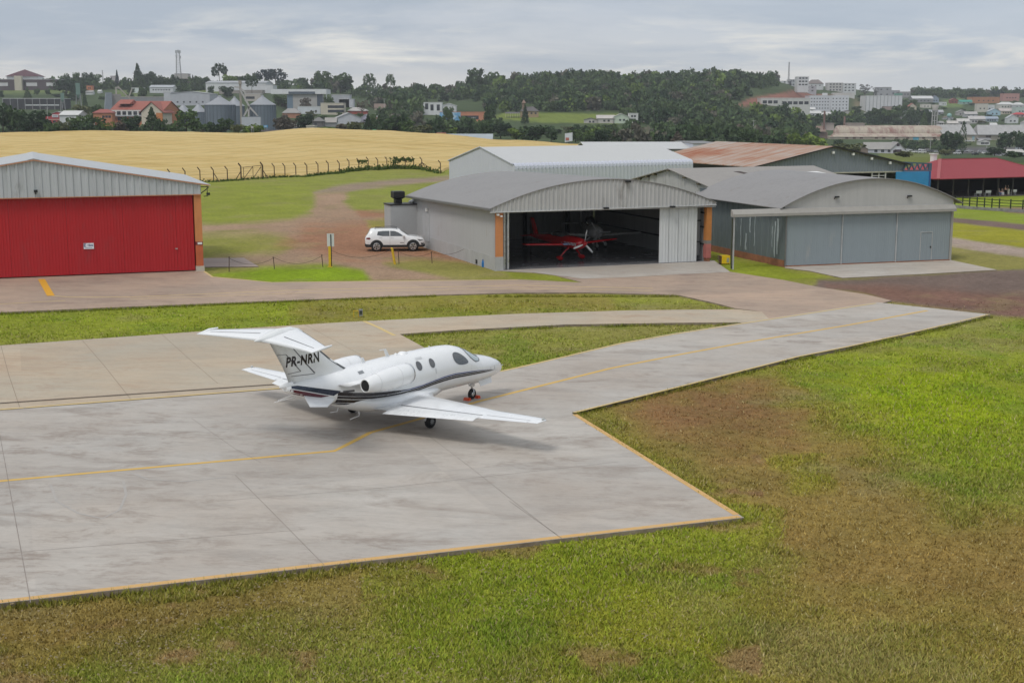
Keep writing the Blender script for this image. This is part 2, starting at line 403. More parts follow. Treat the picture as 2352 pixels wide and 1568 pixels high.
# ---------------------------------------------------------------- paving
def P(*pts, z=0.0): return [tuple(at(x, y, z)[:2]) for x, y in pts]
def concrete(name, base, tint, dark, st=(.22, 1, 1), stain=.55, rot=.1):
    k = NT(name); g = k.geo()
    mp = k.n('ShaderNodeMapping'); mp.inputs['Rotation'].default_value = (0, 0, rot); k.l(g, mp.inputs[0]); g = mp.outputs[0]
    big = k.noise(.16, 5, .6, vec=g); str_ = k.noise(1.5, 7, .7, vec=g, st=st, dist=.6); fine = k.noise(9, 5, .7, vec=g, st=(.35, 1, 1))
    grit = k.noise(70, 2, .5, vec=g)
    c = k.ramp(big, [(.34, tint), (.62, base)])
    f = k.math('ADD', k.math('MULTIPLY', str_, .6), k.math('MULTIPLY', fine, .4))
    c = k.mix(1.0, c, k.ramp(f, [(.33, .80), (.5, 1.0), (.66, 1.12)]), 'MULTIPLY')
    c = k.mix(.5, c, k.ramp(grit, [(.3, .86), (.7, 1.14)]), 'MULTIPLY')
    s1 = k.ramp(k.math('MULTIPLY', k.noise(.55, 6, .7, vec=g, st=(.45, 1, 1), dist=.8), k.math('ADD', big, .45)), [(stain, 0.0), (stain + .14, 1.0)])
    c = k.mix(k.math('MULTIPLY', s1, k.ramp(fine, [(.3, .1), (.65, .7)])), c, dark)
    br = k.n('ShaderNodeTexBrick', offset=.0, squash=1.0); br.inputs['Color1'].default_value = (.90, .90, .90, 1); br.inputs['Color2'].default_value = (1.08, 1.07, 1.05, 1); br.inputs['Mortar Size'].default_value = 0; br.inputs['Scale'].default_value = 1; br.inputs['Brick Width'].default_value = 11.5; br.inputs['Row Height'].default_value = 5.2
    m3 = k.n('ShaderNodeMapping'); m3.inputs['Rotation'].default_value = (0, 0, -.36); k.l(k.geo(), m3.inputs[0]); k.l(m3.outputs[0], br.inputs['Vector']); c = k.mix(.75, c, br.outputs[0], 'MULTIPLY')
    mo = k.ramp(k.noise(1.1, 8, .78, vec=g, st=(.5, 1, 1), dist=.3), [(.50, 0.0), (.62, 1.0)])
    c = k.mix(k.math('MULTIPLY', mo, k.ramp(k.noise(.09, 3, .6, vec=g), [(.40, .10), (.62, .62)])), c, dark)
    k.bump(f, .12, .02)
    return k.out(c, k.ramp(str_, [(.3, .62), (.7, .85)]), 0, .3)
M_APR = concrete('apron_concrete', (.438, .412, .380), (.385, .340, .298), (.215, .170, .138), stain=.53)
M_BEI = concrete('taxiway_concrete', (.45, .365, .268), (.42, .372, .295), (.345, .232, .158), stain=.56)
M_ROAD = concrete('old_asphalt', (.355, .272, .212), (.42, .305, .228), (.21, .15, .125), stain=.52)
M_LITE = concrete('hangar_apron_concrete', (.44, .41, .37), (.40, .345, .29), (.27, .22, .19), stain=.54)
M_SLB = concrete('slab_concrete', (.36, .29, .26), (.33, .25, .22), (.22, .17, .15))
M_KERB = pm('kerb_side_concrete', (.25, .205, .15), .9, var=.4, scale=1.5)
def slab(name, pts, z, mat, th=.34):
    b = MB(); b.prism(P(*pts, z=z), z - th, z)
    for i in range(2, len(b.f)): b.m[i] = 1
    o = b.build(name, [mat, M_KERB]); return tag(o, kind='structure')
PG_MAIN = [(-1000, 1500), (1709, 1188), (1313, 948), (1421, 921), (1560, 888), (1700, 853), (1830, 820), (1950, 796), (2100, 763), (2200, 741), (2275, 722), (2014, 694), (1700, 742), (1550, 765), (1425, 787), (1235, 832), (1150, 851), (1068, 862), (-1000, 1017)]
PG_BEIGE = [(-1000, 1024), (1000, 880), (1080, 862), (1068, 850), (990, 806), (918, 767), (1060, 757), (1300, 745), (1550, 741), (1705, 740), (1770, 736), (1750, 716), (1690, 710), (1560, 711), (1430, 713), (1200, 720), (1000, 729), (800, 739), (570, 753), (300, 772), (0, 793), (-1000, 867)]
PG_ROAD = [(-1000, 720), (-1000, 620), (0, 600), (440, 590), (467, 600), (469, 622), (488, 635), (625, 648), (820, 645.5), (1000, 643.5), (1190, 641.5), (1340, 649), (1250, 626), (1640, 598), (1677, 624), (1800, 643), (1880, 659), (1990, 676), (2048, 690), (2020, 697), (1775, 737), (1700, 742), (1745, 715), (1690, 708), (1640, 695), (1560, 677.5), (1350, 671.5), (1200, 672), (1000, 677), (800, 684), (590, 692.5), (300, 704), (0, 717), (-1000, 765)]
slab('apron', PG_MAIN, 0.0, M_APR)
slab('taxiway', PG_BEIGE, -.008, M_BEI)
slab('service_road', PG_ROAD, -.016, M_ROAD)
slab('hangar_apron', [(1150, 606), (1150, 622), (1228, 626), (1340, 640), (1430, 637), (1560, 630), (1677, 624.5), (1640, 598), (1500, 590)], -.006, M_LITE)
slab('hangar_apron', [(1801, 605), (1803, 615), (1860, 622), (1935, 638), (2120, 629), (2290, 619.5), (2183, 597), (2100, 590)], -.010, M_LITE)
slab('concrete_pad', [(466, 613), (594, 611.5), (560, 592), (466, 593)], .012, M_SLB)
# painted lines and joints
def line(b, pts, w, z, mi=0):
    g = [at(x, y, z) for x, y in pts]; L = []; Rr = []
    for i, p in enumerate(g):
        d = (g[min(i + 1, len(g) - 1)] - g[max(i - 1, 0)]); n = Vector((-d.y, d.x, 0)).normalized() * w / 2
        L.append(p + n); Rr.append(p - n)
    n = len(g); b.add([(p.x, p.y, z) for p in L + Rr], [(n + i, n + i + 1, i + 1, i) for i in range(n - 1)], mi)
def paint(name, col, wear=.5):
    k = NT(name); g = k.geo(); a = k.noise(3.0, 7, .75, vec=g); d = k.noise(22, 4, .7, vec=g)
    f = k.math('ADD', k.math('MULTIPLY', a, .55), k.math('MULTIPLY', d, .45))
    c = k.ramp(f, [(.3, tuple(x * .85 for x in col)), (.55, col), (wear + .13, (.42, .37, .30))])
    return k.out(c, .7, 0, .3)
M_YEL = paint('yellow_line_paint', (.62, .40, .10)); M_YEL2 = paint('pale_yellow_paint', (.60, .45, .19), .46); M_YEDGE = paint('orange_yellow_paint', (.60, .37, .14)); M_YBR = paint('bright_yellow_paint', (.66, .34, .03), .62)
def marks(name, items, mat, z):
    b = MB()
    for pts, w in items: line(b, pts, w, z)
    return tag(b.build(name, mat), kind='structure')
marks('yellow_centre_line', [([(-1000, 1200), (0, 1104), (768, 1035), (800, 1019), (850, 993), (955, 964), (1100, 921), (1400, 846), (1560, 814), (1700, 788), (1950, 746), (2130, 713)], .19)], M_YEL, .004)
marks('yellow_edge_line', [([(-1000, 1495), (1699, 1185)], .20), ([(1691, 1181), (1320, 951)], .18)], M_YEDGE, .004)
marks('yellow_edge_line', [([(1318, 947), (1421, 921.5), (1560, 887.5), (1700, 852), (1830, 819), (1950, 795), (2100, 762), (2270, 722)], .13), ([(2012, 696), (1700, 743.5), (1550, 766.5), (1425, 788.5), (1235, 833.5), (1150, 852.5)], .16)], M_YEL2, .008)
marks('yellow_edge_line', [([(-1000, 1015), (0, 940), (670, 889), (1066, 858)], .16)], M_YEL2, .012)
marks('yellow_edge_line', [([(836, 737), (870, 752), (906, 770)], .2)], M_YEL2, -.004)
marks('yellow_edge_line', [([(-1000, 755), (0, 698), (150, 690)], .12), ([(117, 679), (160, 682), (300, 682), (700, 665), (1000, 659), (1190, 655), (1500, 662)], .14), ([(300, 687), (620, 675), (872, 668), (1210, 662), (1500, 668)], .1),
      ([(469, 623), (488, 636), (560, 642), (625, 649), (820, 646.5), (1000, 644.5), (1190, 642.5)], .16)], M_YEL2, -.012)
marks('bright_yellow_line', [([(95, 641), (117, 679)], .42)], M_YBR, -.006)
M_JNT = pm('joint_filler', (.085, .06, .05), .9, var=.2)
marks('drainage_slot', [([(-1000, 994), (0, 925), (645, 881)], .10)], M_JNT, .016)
jn = [([(-30, 930), (0, 1000), (70, 1382)], .02), ([(540, 1090), (620, 1170), (745, 1297)], .016), ([(440, 960), (540, 1030), (600, 1062)], .014), ([(985, 1000), (1090, 1080), (1230, 1190), (1290, 1236)], .013), ([(1170, 1150), (1290, 1235)], .015),
      ([(500, 1150), (900, 1118), (1420, 1060)], .012), ([(0, 1270), (700, 1215)], .012)]
marks('pavement_joint', jn, pm('apron_joint', (.27, .235, .21), .9, var=.35), .0045)
marks('pavement_joint', [([(2, 793), (20, 860), (45, 934)], .02), ([(188, 780), (240, 840), (300, 916)], .02), ([(370, 766), (430, 820), (500, 880)], .018), ([(560, 753), (640, 800)], .016), ([(700, 745), (830, 815)], .016)], pm('taxiway_joint', (.26, .2, .15), .9, var=.3), -.0035)
marks('tyre_mark', [([(116, 1112), (130, 1150), (180, 1178), (235, 1190), (275, 1170), (290, 1135), (283, 1104)], .07), ([(300, 1085), (340, 1100), (420, 1105), (520, 1095)], .08)], pm('rubber_smear', (.395, .37, .345), .85, var=.12), .0042)
# ---------------------------------------------------------------- grass tufts near the camera
def tufts(n, r0, r1, name, label):
    px = RNG.uniform(-650, 3000, n); row = r0 + (r1 - r0) * RNG.random(n) ** .9
    v = (row - CY) / F; dr = -(S_ + v * C_); t = (-.1 - H) / dr
    x = (px - CX) / F * t; y = (C_ - v * S_) * t
    ok = np.ones(n, bool)
    p0, r0_ = proj(x, y, np.zeros(n))
    for pg in (PG_MAIN, PG_BEIGE, PG_ROAD): ok &= pip(p0, r0_, pg) < -1.0
    c = gcol(px, row, x, y)
    green = (c[:, 1] > c[:, 0] * .80)
    ok &= green | (RNG.random(n) < .5)
    x, y, px, row, c, green = x[ok], y[ok], px[ok], row[ok], c[ok], green[ok]; n = len(x)
    z = terrain(x, y) - .01 + (fbm(x, y, 1.3, 5.0) - .5) * .05 + (fbm(x, y, 9.0, 2.0) - .5) * .06
    lush = np.clip((fbm(x, y, 1.6, 41.0) - .42) / .2, 0, 1)
    hgt = (.030 + .075 * RNG.random(n) ** 2 + .06 * lush * green)
    V = []; Cc = []
    B = 4
    for k in range(B):
        a = RNG.uniform(0, 2 * PI, n); ox = RNG.normal(0, .05, n); oy = RNG.normal(0, .05, n); w = .008 + .014 * RNG.random(n) + y * .00016
        lean = RNG.uniform(.2, 1.1, n) * hgt; b2 = RNG.uniform(0, 2 * PI, n); h = hgt * RNG.uniform(.6, 1.15, n)
        base = np.stack([x + ox, y + oy, z], 1); d = np.stack([np.cos(a) * w, np.sin(a) * w, np.zeros(n)], 1)
        tip = base + np.stack([np.cos(b2) * lean, np.sin(b2) * lean, h], 1)
        V.append(np.stack([base - d, base + d, tip], 1))
        m = (.95 + .8 * RNG.random(n))[:, None]; cc = c * m
        st = (RNG.random(n) < .10)[:, None]; cc = np.where(st, np.array([.30, .25, .12]) * m, cc)
        gr = ((RNG.random(n) < .2 + .3 * lush) & green)[:, None]; cc = np.where(gr & ~st, cc * np.array([.90, 1.06, .85]), cc)
        Cc.append(np.repeat(cc[:, None, :], 3, 1))
    V = np.concatenate(V).reshape(-1, 3); Cc = np.concatenate(Cc).reshape(-1, 3)
    Fq = np.arange(len(V)).reshape(-1, 3)
    k = NT(name + '_blades'); a_ = k.n('ShaderNodeVertexColor'); a_.layer_name = 'tint'
    o = npmesh(name, V, Fq, k.out(a_.outputs[0], .8, 0, .15), Cc)
    tag(o, label, 'grass', kind='stuff')
tufts(300000, 690, 1640, 'grass', 'short rough grass with dry patches around the concrete apron')
def edge_grass():
    V = []; Cc = []
    for pg in ([(-60, 1392), (1709, 1189.5)], [(1709, 1189.5), (1313, 949)], [(1313, 949), (1421, 922), (1560, 889), (1700, 854), (1830, 821), (1950, 797), (2100, 764), (2275, 723)], [(0, 717.5), (590, 693), (1000, 677.5), (1560, 678)], [(0, 793), (570, 753), (1000, 729)], [(918, 767), (1300, 745), (1700, 741), (1425, 788), (1235, 833)]):
        for a, b in zip(pg[:-1], pg[1:]):
            A, B = at(*a), at(*b); L = (B - A).length; n = int(L * 42); t = RNG.random(n); keep = vnoise(A.x + t * L * .8, A.y + t * 3, 1.4, 4.0) + .35 * RNG.random(n) > .55; t = t[keep]; n = len(t)
            nr = np.array([B.y - A.y, -(B.x - A.x)]) / L; off = RNG.normal(0, .10, n) + .03; off = np.abs(off) * (1 if nr[1] < 0 else 1)
            x = A.x + (B.x - A.x) * t; y = A.y + (B.y - A.y) * t; x1 = x + nr[0] * off; y1 = y + nr[1] * off
            p0, r0 = proj(x1, y1, np.zeros(n)); ins = np.zeros(n, bool)
            for q in (PG_MAIN, PG_BEIGE, PG_ROAD): ins |= pip(p0, r0, q) > 0
            x = np.where(ins, x - nr[0] * off, x1); y = np.where(ins, y - nr[1] * off, y1); z = terrain(x, y) - .01; c = gcol(p0, r0, x, y) * .5 + np.array(LUSH) * .42
            for k in range(4):
                an = RNG.uniform(0, 6.28, n); w = .010 + .016 * RNG.random(n); h = (.06 + .17 * RNG.random(n) ** 1.5); b2 = RNG.uniform(0, 6.28, n); base = np.stack([x + RNG.normal(0, .04, n), y + RNG.normal(0, .04, n), z], 1); d = np.stack([np.cos(an) * w, np.sin(an) * w, 0 * w], 1); tip = base + np.stack([np.cos(b2) * h * .6, np.sin(b2) * h * .6, h], 1)
                V.append(np.stack([base - d, base + d, tip], 1)); Cc.append(np.repeat((c * (.7 + .7 * RNG.random(n))[:, None])[:, None, :], 3, 1))
    V = np.concatenate(V).reshape(-1, 3); Cc = np.concatenate(Cc).reshape(-1, 3); k = NT('edge_blades'); a_ = k.n('ShaderNodeVertexColor'); a_.layer_name = 'tint'
    tag(npmesh('edge_grass', V, np.arange(len(V)).reshape(-1, 3), k.out(a_.outputs[0], .8, 0, .15), Cc), 'longer grass creeping up the edges of the concrete slabs', 'grass', kind='stuff')
edge_grass()
def weeds():
    """pale seed heads in the rough strip by the apron edge"""
    n = 1500; px = RNG.uniform(0, 1500, n); row = 1300 + 300 * RNG.random(n)
    v = (row - CY) / F; t = (-.1 - H) / -(S_ + v * C_); x = (px - CX) / F * t; y = (C_ - v * S_) * t
    p0, r0 = proj(x, y, np.zeros(n)); ok = (pip(p0, r0, PG_MAIN) < -4) & (fbm(x, y, 2.5, 31.0) > .5)
    x, y = x[ok], y[ok]; n = len(x); z = terrain(x, y) + .05 + .1 * RNG.random(n); s = .010 + .022 * RNG.random(n)
    V = []
    for a in (0, PI / 2):
        dx = np.cos(a) * s; dy = np.sin(a) * s
        V.append(np.stack([np.stack([x - dx, y - dy, z], 1), np.stack([x + dx, y + dy, z + .3 * s], 1), np.stack([x + dx * .4, y + dy * .4, z + 1.1 * s], 1), np.stack([x - dx * .6, y - dy * .6, z + s], 1)], 1))
    V = np.concatenate(V).reshape(-1, 3)
    o = npmesh('weeds', V, np.arange(len(V)).reshape(-1, 4), pm('seed_head', (.50, .41, .27), .9, var=.2))
    tag(o, 'pale seed heads of weeds in the rough strip along the apron edge', 'weeds', kind='stuff')
weeds()
# ---------------------------------------------------------------- business jet
M_JW = pm('jet_white_paint', (.80, .81, .82), .22, var=.03, scale=1.2, spec=.5, coat=.5)
M_JFIN = pm('jet_fin_paint', (.73, .74, .74), .3, var=.04, scale=1.2, spec=.5, coat=.3)
M_NAVY = pm('navy_stripe', (.012, .022, .05), .25, var=.1, coat=.4); M_MAROON = pm('maroon_stripe', (.10, .008, .02), .25, var=.1, coat=.4)
M_BLK = pm('black_stripe', (.014, .010, .014), .25, var=.1, coat=.4); M_BLUEGREY = pm('blue_grey_stripe', (.13, .16, .30), .3, var=.15, coat=.3)
M_RUB = pm('tyre_rubber', (.018, .018, .019), .8, var=.2); M_ALU = pm('bare_metal', (.62, .63, .65), .28, .9, var=.06); M_STEEL = pm('grey_metal', (.32, .33, .34), .45, .6, var=.12)
M_GLS = pm('dark_glass', (.05, .058, .062), .06, var=.25, scale=2, spec=.8, coat=1.0); M_WSH = pm('windshield_glass', (.36, .44, .45), .08, var=.12, scale=1.5, spec=.8, coat=1.0)
M_PGL = pm('cabin_glass', (.085, .085, .09), .1, var=.25, scale=3, spec=.7, coat=.8)
M_DARK = pm('dark_inside', (.012, .012, .013), .7, var=.1); M_SEAM = pm('panel_gap', (.10, .10, .11), .6, var=.1); M_BOOT = pm('deice_boot', (.10, .105, .11), .5, var=.15)
def jet():
    J = thing('business_jet', 'white twin-engined T-tail business jet parked on the grey apron, PR-NRN on its fin', 'airplane', (-4.173, 44.70, 0), R(51.34))
    SX = [5.98, 5.93, 5.8, 5.55, 5.2, 4.8, 4.4, 4.15, 3.85, 3.6, 3.35, 3.0, 2.5, 1.6, .6, -.3, -.9, -1.6, -2.3, -3.0, -3.7, -4.3, -4.66, -4.78]
    ZB = [.985, .905, .83, .765, .715, .685, .67, .665, .66, .655, .65, .65, .65, .65, .65, .65, .66, .75, .90, 1.10, 1.36, 1.58, 1.72, 1.80]
    ZT = [1.015, 1.10, 1.22, 1.36, 1.49, 1.60, 1.69, 1.745, 1.90, 2.03, 2.13, 2.215, 2.25, 2.255, 2.25, 2.235, 2.215, 2.185, 2.14, 2.10, 2.06, 2.02, 1.98, 1.95]
    HW = [.015, .10, .20, .32, .44, .54, .62, .66, .70, .725, .74, .76, .775, .78, .78, .775, .765, .72, .64, .53, .41, .28, .19, .13]
    xs = np.array(SX[::-1]); f_ = lambda a: (lambda x: float(np.interp(x, xs, np.array(a[::-1]))))
    zb, zt, hw = f_(ZB), f_(ZT), f_(HW)
    def srf(x, th, off=0.0):
        """hull point at station x, angle th from the top, starboard +"""
        zc = zb(x) * .55 + zt(x) * .45; up_ = zt(x) - zc; dn = zc - zb(x); h = hw(x); p = 2 / 2.25
        s, c = math.sin(th), math.cos(th)
        y = math.copysign(abs(s) ** p, s) * (h + off); z = zc + math.copysign(abs(c) ** p, c) * ((up_ if c > 0 else dn) + off)
        return Vector((x, -y, z))
    def th_at(x, z):
        lo, hi = 0.0, PI
        for _ in range(40):
            m = (lo + hi) / 2
            if srf(x, m).z > z: lo = m
            else: hi = m
        return (lo + hi) / 2
    b = MB(); n = 40; xx = []
    for i in range(len(SX) - 1):
        for k in range(3): xx.append(SX[i] + (SX[i + 1] - SX[i]) * k / 3)
    xx.append(SX[-1])
    b.loft([[srf(x, 2 * PI * i / n) for i in range(n)] for x in xx], smooth=True)
    # belly fairing where the wing passes under the cabin
    rings = []
    for x, a_, d_ in ((2.75, .05, .02), (2.3, .40, .08), (1.6, .72, .14), (.6, .95, .17), (-.6, .98, .18), (-1.6, .80, .16), (-2.4, .45, .09), (-2.9, .08, .02)):
        rings.append([Vector((x, -math.sin(2 * PI * i / 24) * a_, zb(x) + .20 - (.20 + d_) * math.cos(2 * PI * i / 24) * (1 if math.cos(2 * PI * i / 24) > 0 else .8))) for i in range(24)])
    b.loft(rings)
    fus = b.build('fuselage', M_JW, J, recalc=True)
    def patch(name, rows, mat, par=J, o=.006):
        """rows of hull angles: [(x, th0, th1)]"""
        m = MB(); k = 10
        vs = [srf(x, a + (c - a) * i / k, o) for x, a, c in rows for i in range(k + 1)]
        fs = [(r * (k + 1) + i, r * (k + 1) + i + 1, (r + 1) * (k + 1) + i + 1, (r + 1) * (k + 1) + i) for r in range(len(rows) - 1) for i in range(k)]
        m.add(vs, fs, 0, True); return m.build(name, mat, par, recalc=True)
    def sidepoly(name, poly, mat, sgn=1, off=.007, par=J):
        m = MB(); c = Vector((sum(p[0] for p in poly) / len(poly), sum(p[1] for p in poly) / len(poly)))
        P3 = lambda x, z, o: (lambda q: Vector((q.x, q.y * sgn, q.z)))(srf(x, th_at(x, z), o))
        k = 4; n_ = len(poly); vs = [P3(c[0], c[1], off)]
        for r in range(1, k + 1):
            for p in poly: vs.append(P3(c[0] + (p[0] - c[0]) * r / k, c[1] + (p[1] - c[1]) * r / k, off))
        fs = [(0, 1 + i, 1 + (i + 1) % n_) for i in range(n_)]
        for r in range(k - 1):
            for i in range(n_): fs.append((1 + r * n_ + i, 1 + (r + 1) * n_ + i, 1 + (r + 1) * n_ + (i + 1) % n_, 1 + r * n_ + (i + 1) % n_))
        m.add(vs, fs, 0, True); return m.build(name, mat, par, recalc=True)
    rnd = lambda poly, k=2: poly if k == 0 else rnd([q for i in range(len(poly)) for q in (tuple(poly[i][a] * .75 + poly[(i + 1) % len(poly)][a] * .25 for a in (0, 1)), tuple(poly[i][a] * .25 + poly[(i + 1) % len(poly)][a] * .75 for a in (0, 1)))], k - 1)
    for s in (1, -1):
        for cx in (1.38, .72, .08):
            ell = lambda r: [(cx + .135 * r * math.cos(a), 1.865 + .155 * r * math.sin(a)) for a in [2 * PI * i / 20 for i in range(20)]]
            w = sidepoly('cabin_window', ell(1.0), M_PGL, s, .009); sidepoly('window_frame', ell(1.13), pm('window_rim', (.72, .73, .74), .3), s, .005, par=w)
        sidepoly('cockpit_window', rnd([(3.36, 1.60), (2.95, 1.58), (2.66, 1.64), (2.50, 1.80), (2.54, 2.02), (2.82, 2.06), (3.14, 1.86)]), M_GLS, s, .008)
        ex = [(4.24, .05, .30), (4.16, .05, .66), (4.05, .05, .90), (3.92, .05, 1.04), (3.78, .05, 1.10), (3.64, .05, 1.06), (3.50, .05, .93), (3.38, .05, .70)]
        patch('windshield_frame', [(x + .03 * (1 if i < 3 else -1), s * (a - .02), s * (c + .05)) for i, (x, a, c) in enumerate(ex)], M_SEAM)
        patch('windshield_pane', [(x, s * a, s * c) for x, a, c in ex], M_WSH, o=.011)
        # cheat line stripes
        ln = [(5.5, .965), (5.0, 1.06), (4.65, 1.105), (3.9, 1.165), (3.19, 1.205), (2.5, 1.24), (1.97, 1.225), (1.4, 1.18), (.8, 1.11), (.2, 1.06), (-.29, 1.04), (-1.0, 1.06), (-1.6, 1.10), (-2.3, 1.19), (-3.0, 1.31)]
        wd = [.01, .034, .062, .084, .10, .112, .11, .10, .10, .12, .14, .16, .175, .19, .20]
        for nm, o0, o1, mt, i0, i1 in (('upper_stripe', .62, .98, M_BLUEGREY, 2, 11), ('middle_stripe', .08, .50, M_BLK, 0, 15), ('lower_stripe', -.62, -.06, M_BLK, 1, 15), ('tail_stripe', .58, 1.25, M_BLK, 9, 15), ('bottom_stripe', -1.05, -.74, M_NAVY, 10, 15)):
            m = MB(); vs = []; kk = range(i0, i1)
            seg = [(ln[i][0] + (ln[i + 1][0] - ln[i][0]) * t / 3, ln[i][1] + (ln[i + 1][1] - ln[i][1]) * t / 3, wd[i] + (wd[i + 1] - wd[i]) * t / 3) for i in list(kk)[:-1] for t in range(3)] + [(ln[i1 - 1][0], ln[i1 - 1][1], wd[i1 - 1])]
            for j, (x, z, w) in enumerate(seg):
                tp = min(1, (j + .15) / 5, (len(seg) - j) / 4 if nm == 'upper_stripe' else 1)
                mid_ = (o0 + o1) / 2; h2 = (o1 - o0) / 2 * tp
                for q in (mid_ + h2, mid_, mid_ - h2):
                    p = srf(x, th_at(x, z + q * w), .006); vs.append((p.x, p.y * s, p.z))
            fs = [(3 * i + a, 3 * i + a + 1, 3 * i + a + 4, 3 * i + a + 3) for i in range(len(seg) - 1) for a in (0, 1)]
            m.add(vs, fs, 0, True); m.build(nm, mt, J, recalc=True)
        def ribbon(name, tp_, bt_, mat):
            m = MB(); vs = []
            for i in range(9):
                t = i / 8
                for pl in (tp_, bt_):
                    x = pl[0][0] + (pl[1][0] - pl[0][0]) * t; z = pl[0][1] + (pl[1][1] - pl[0][1]) * t
                    p = srf(x, th_at(x, z), .008); vs.append((p.x, p.y * s, p.z))
                a_, c_ = Vector(vs[-2]), Vector(vs[-1]); xm = (a_.x + c_.x) / 2; zm = (a_.z + c_.z) / 2; p = srf(xm, th_at(xm, zm), .008); vs.insert(len(vs) - 1, (p.x, p.y * s, p.z))
            m.add(vs, [(3 * i + a, 3 * i + a + 1, 3 * i + a + 4, 3 * i + a + 3) for i in range(8) for a in (0, 1)], 0, True); m.build(name, mat, J, recalc=True)
        ribbon('tail_band', [(-2.88, 1.57), (-4.60, 1.995)], [(-3.15, 1.45), (-4.66, 1.895)], M_NAVY)
        ribbon('tail_band', [(-3.30, 1.465), (-4.69, 1.875)], [(-3.85, 1.455), (-4.74, 1.765)], M_MAROON)
        # registration text sits on the fin below
    # --- wings
    def foil(x0, x1, y, z, t):
        c = x0 - x1; pts = []
        for u, h in ((0, 0), (.03, .35), (.12, .75), (.3, 1), (.55, .8), (.8, .38), (1, .04)): pts.append(Vector((x0 - c * u, y, z + t * h * .62)))
        for u, h in ((.8, .3), (.55, .6), (.3, .75), (.12, .6), (.03, .3)): pts.append(Vector((x0 - c * u, y, z - t * h * .42)))
        return pts
    def lin(st, y):
        ys = [q[0] for q in st]; return tuple(float(np.interp(y, ys, [q[i] for q in st])) for i in range(1, 5))
    WS = [(0.0, 1.45, -1.55, .72, .32), (.78, 1.35, -1.55, .75, .30), (1.15, .95, -1.55, .78, .26), (4.7, .20, -1.02, .93, .14), (6.74, -.06, -.80, 1.03, .085), (6.93, -.24, -.78, 1.04, .03)]
    for s in (1, -1):
        def wpt(y, u, top=True, off=.004):
            x0, x1, z, t = lin(WS, y); c = x0 - x1
            h = float(np.interp(u, [0, .03, .12, .3, .55, .8, 1], [0, .35, .75, 1, .8, .38, .04])); return Vector((x0 - c * u, -s * y, z + t * h * .62 + off))
        m = MB(); m.loft([foil(x0, x1, -s * y, z, t) for y, x0, x1, z, t in WS]); W = m.build('wing', M_JW, J, recalc=True)
        def panel(name, y0, y1, u0, u1, mat, par, off, n_=10):
            m = MB(); vs = []
            for i in range(n_ + 1):
                y = y0 + (y1 - y0) * i / n_
                for u in (u0, (u0 + u1) / 2, u1): vs.append(wpt(y, u, off=off))
            m.add(vs, [(3 * i + a, 3 * i + a + 1, 3 * i + a + 4, 3 * i + a + 3) for i in range(n_) for a in (0, 1)], 0, True); return m.build(name, mat, par, recalc=True)
        # flap, drooped a little behind the trailing edge; aileron with its gap
        m = MB(); ri = []
        for y in (1.35, 4.72):
            x0, x1, z, t = lin(WS, y); c = x0 - x1; hx = x1 + c * .20; fl = .30 if y < 2 else .20
            ri.append([Vector((hx, -s * y, z + t * .26)), Vector((x1 - fl * .1, -s * y, z + t * .08)), Vector((x1 - fl, -s * y, z - .05)), Vector((x1, -s * y, z - t * .2)), Vector((hx, -s * y, z - t * .1))])
        m.loft(ri, smooth=False); m.build('flap', pm('jet_flap_paint', (.72, .73, .735), .3, var=.05, coat=.2), W, recalc=True)
        panel('flap_gap', 1.35, 4.72, .735, .755, M_SEAM, W, .010)
        panel('aileron_gap', 4.85, 6.55, .70, .722, M_SEAM, W, .007)
        panel('aileron', 4.85, 6.55, .722, .995, M_JW, W, .006)
        m = MB(); q = wpt(6.84, .25, off=.03); m.lathe([(.0, .06), (.03, .03), (.035, -.05), (.0, -.09)], q, 'X', 8); m.build('wingtip_light', pm('lamp_glass', (.5, .52, .5), .15, coat=.5), W)
        # --- main gear
        m = MB(); y = s * 1.82
        m.tube([(.10, -y, .80), (.05, -y, .45), (0, -y, .22)], [.06, .05, .045], 10); m.bar((.10, -y, .55), (-.28, -y, .30), .06, .05); m.build('main_gear_strut', M_JW, J)
        m = MB(); m.bx(-.30, .26, -y - s * .12 - .012, -y - s * .12 + .012, .42, .78); m.build('gear_door', M_JW, J)
        m = MB(); m.lathe([(.10, -.085), (.195, -.085), (.228, -.05), (.232, 0), (.228, .05), (.195, .085), (.10, .085)], (-.02, -y - s * .02, .232), 'Y', 28)
        T = m.build('main_tyre', M_RUB, J); m = MB()
        m.lathe([(.02, -.09), (.06, -.088), (.118, -.075), (.122, .075), (.06, .088), (.02, .09)], (-.02, -y - s * .02, .232), 'Y', 20)
        for i in range(10):
            a = 2 * PI * i / 10; m.bar((-.02 + .03 * math.cos(a), -y - s * .115, .232 + .03 * math.sin(a)), (-.02 + .11 * math.cos(a), -y - s * .105, .232 + .11 * math.sin(a)), .014)
        m.build('wheel_rim', M_STEEL, T)
    # --- engines
    for s in (1, -1):
        cy = -s * 1.20; m = MB()
        prof = [(.24, -.42), (.30, -.36), (.34, -.42), (.365, -.62), (.378, -.95), (.368, -1.35), (.33, -1.75), (.28, -2.12), (.225, -2.42), (.20, -2.44), (.175, -2.30), (.17, -1.9)]
        rings = [[Vector((x, cy + math.sin(2 * PI * i / 32) * r, 1.80 + (x + 1.4) * .055 + math.cos(2 * PI * i / 32) * r)) for i in range(32)] for r, x in prof]
        m.loft(rings, caps=False); N = m.build('engine_nacelle', M_JW, J, recalc=True)
        m = MB()
        for xs_, rs_ in ((-1.02, .3775), (-1.95, .306)): m.lathe([(rs_ + .002, xs_ - .006), (rs_ + .003, xs_ + .006)], (0, cy, 1.80 + (xs_ + 1.4) * .055), 'X', 32)
        m.build('cowl_seam', pm('faint_seam', (.6, .61, .62), .4), N)
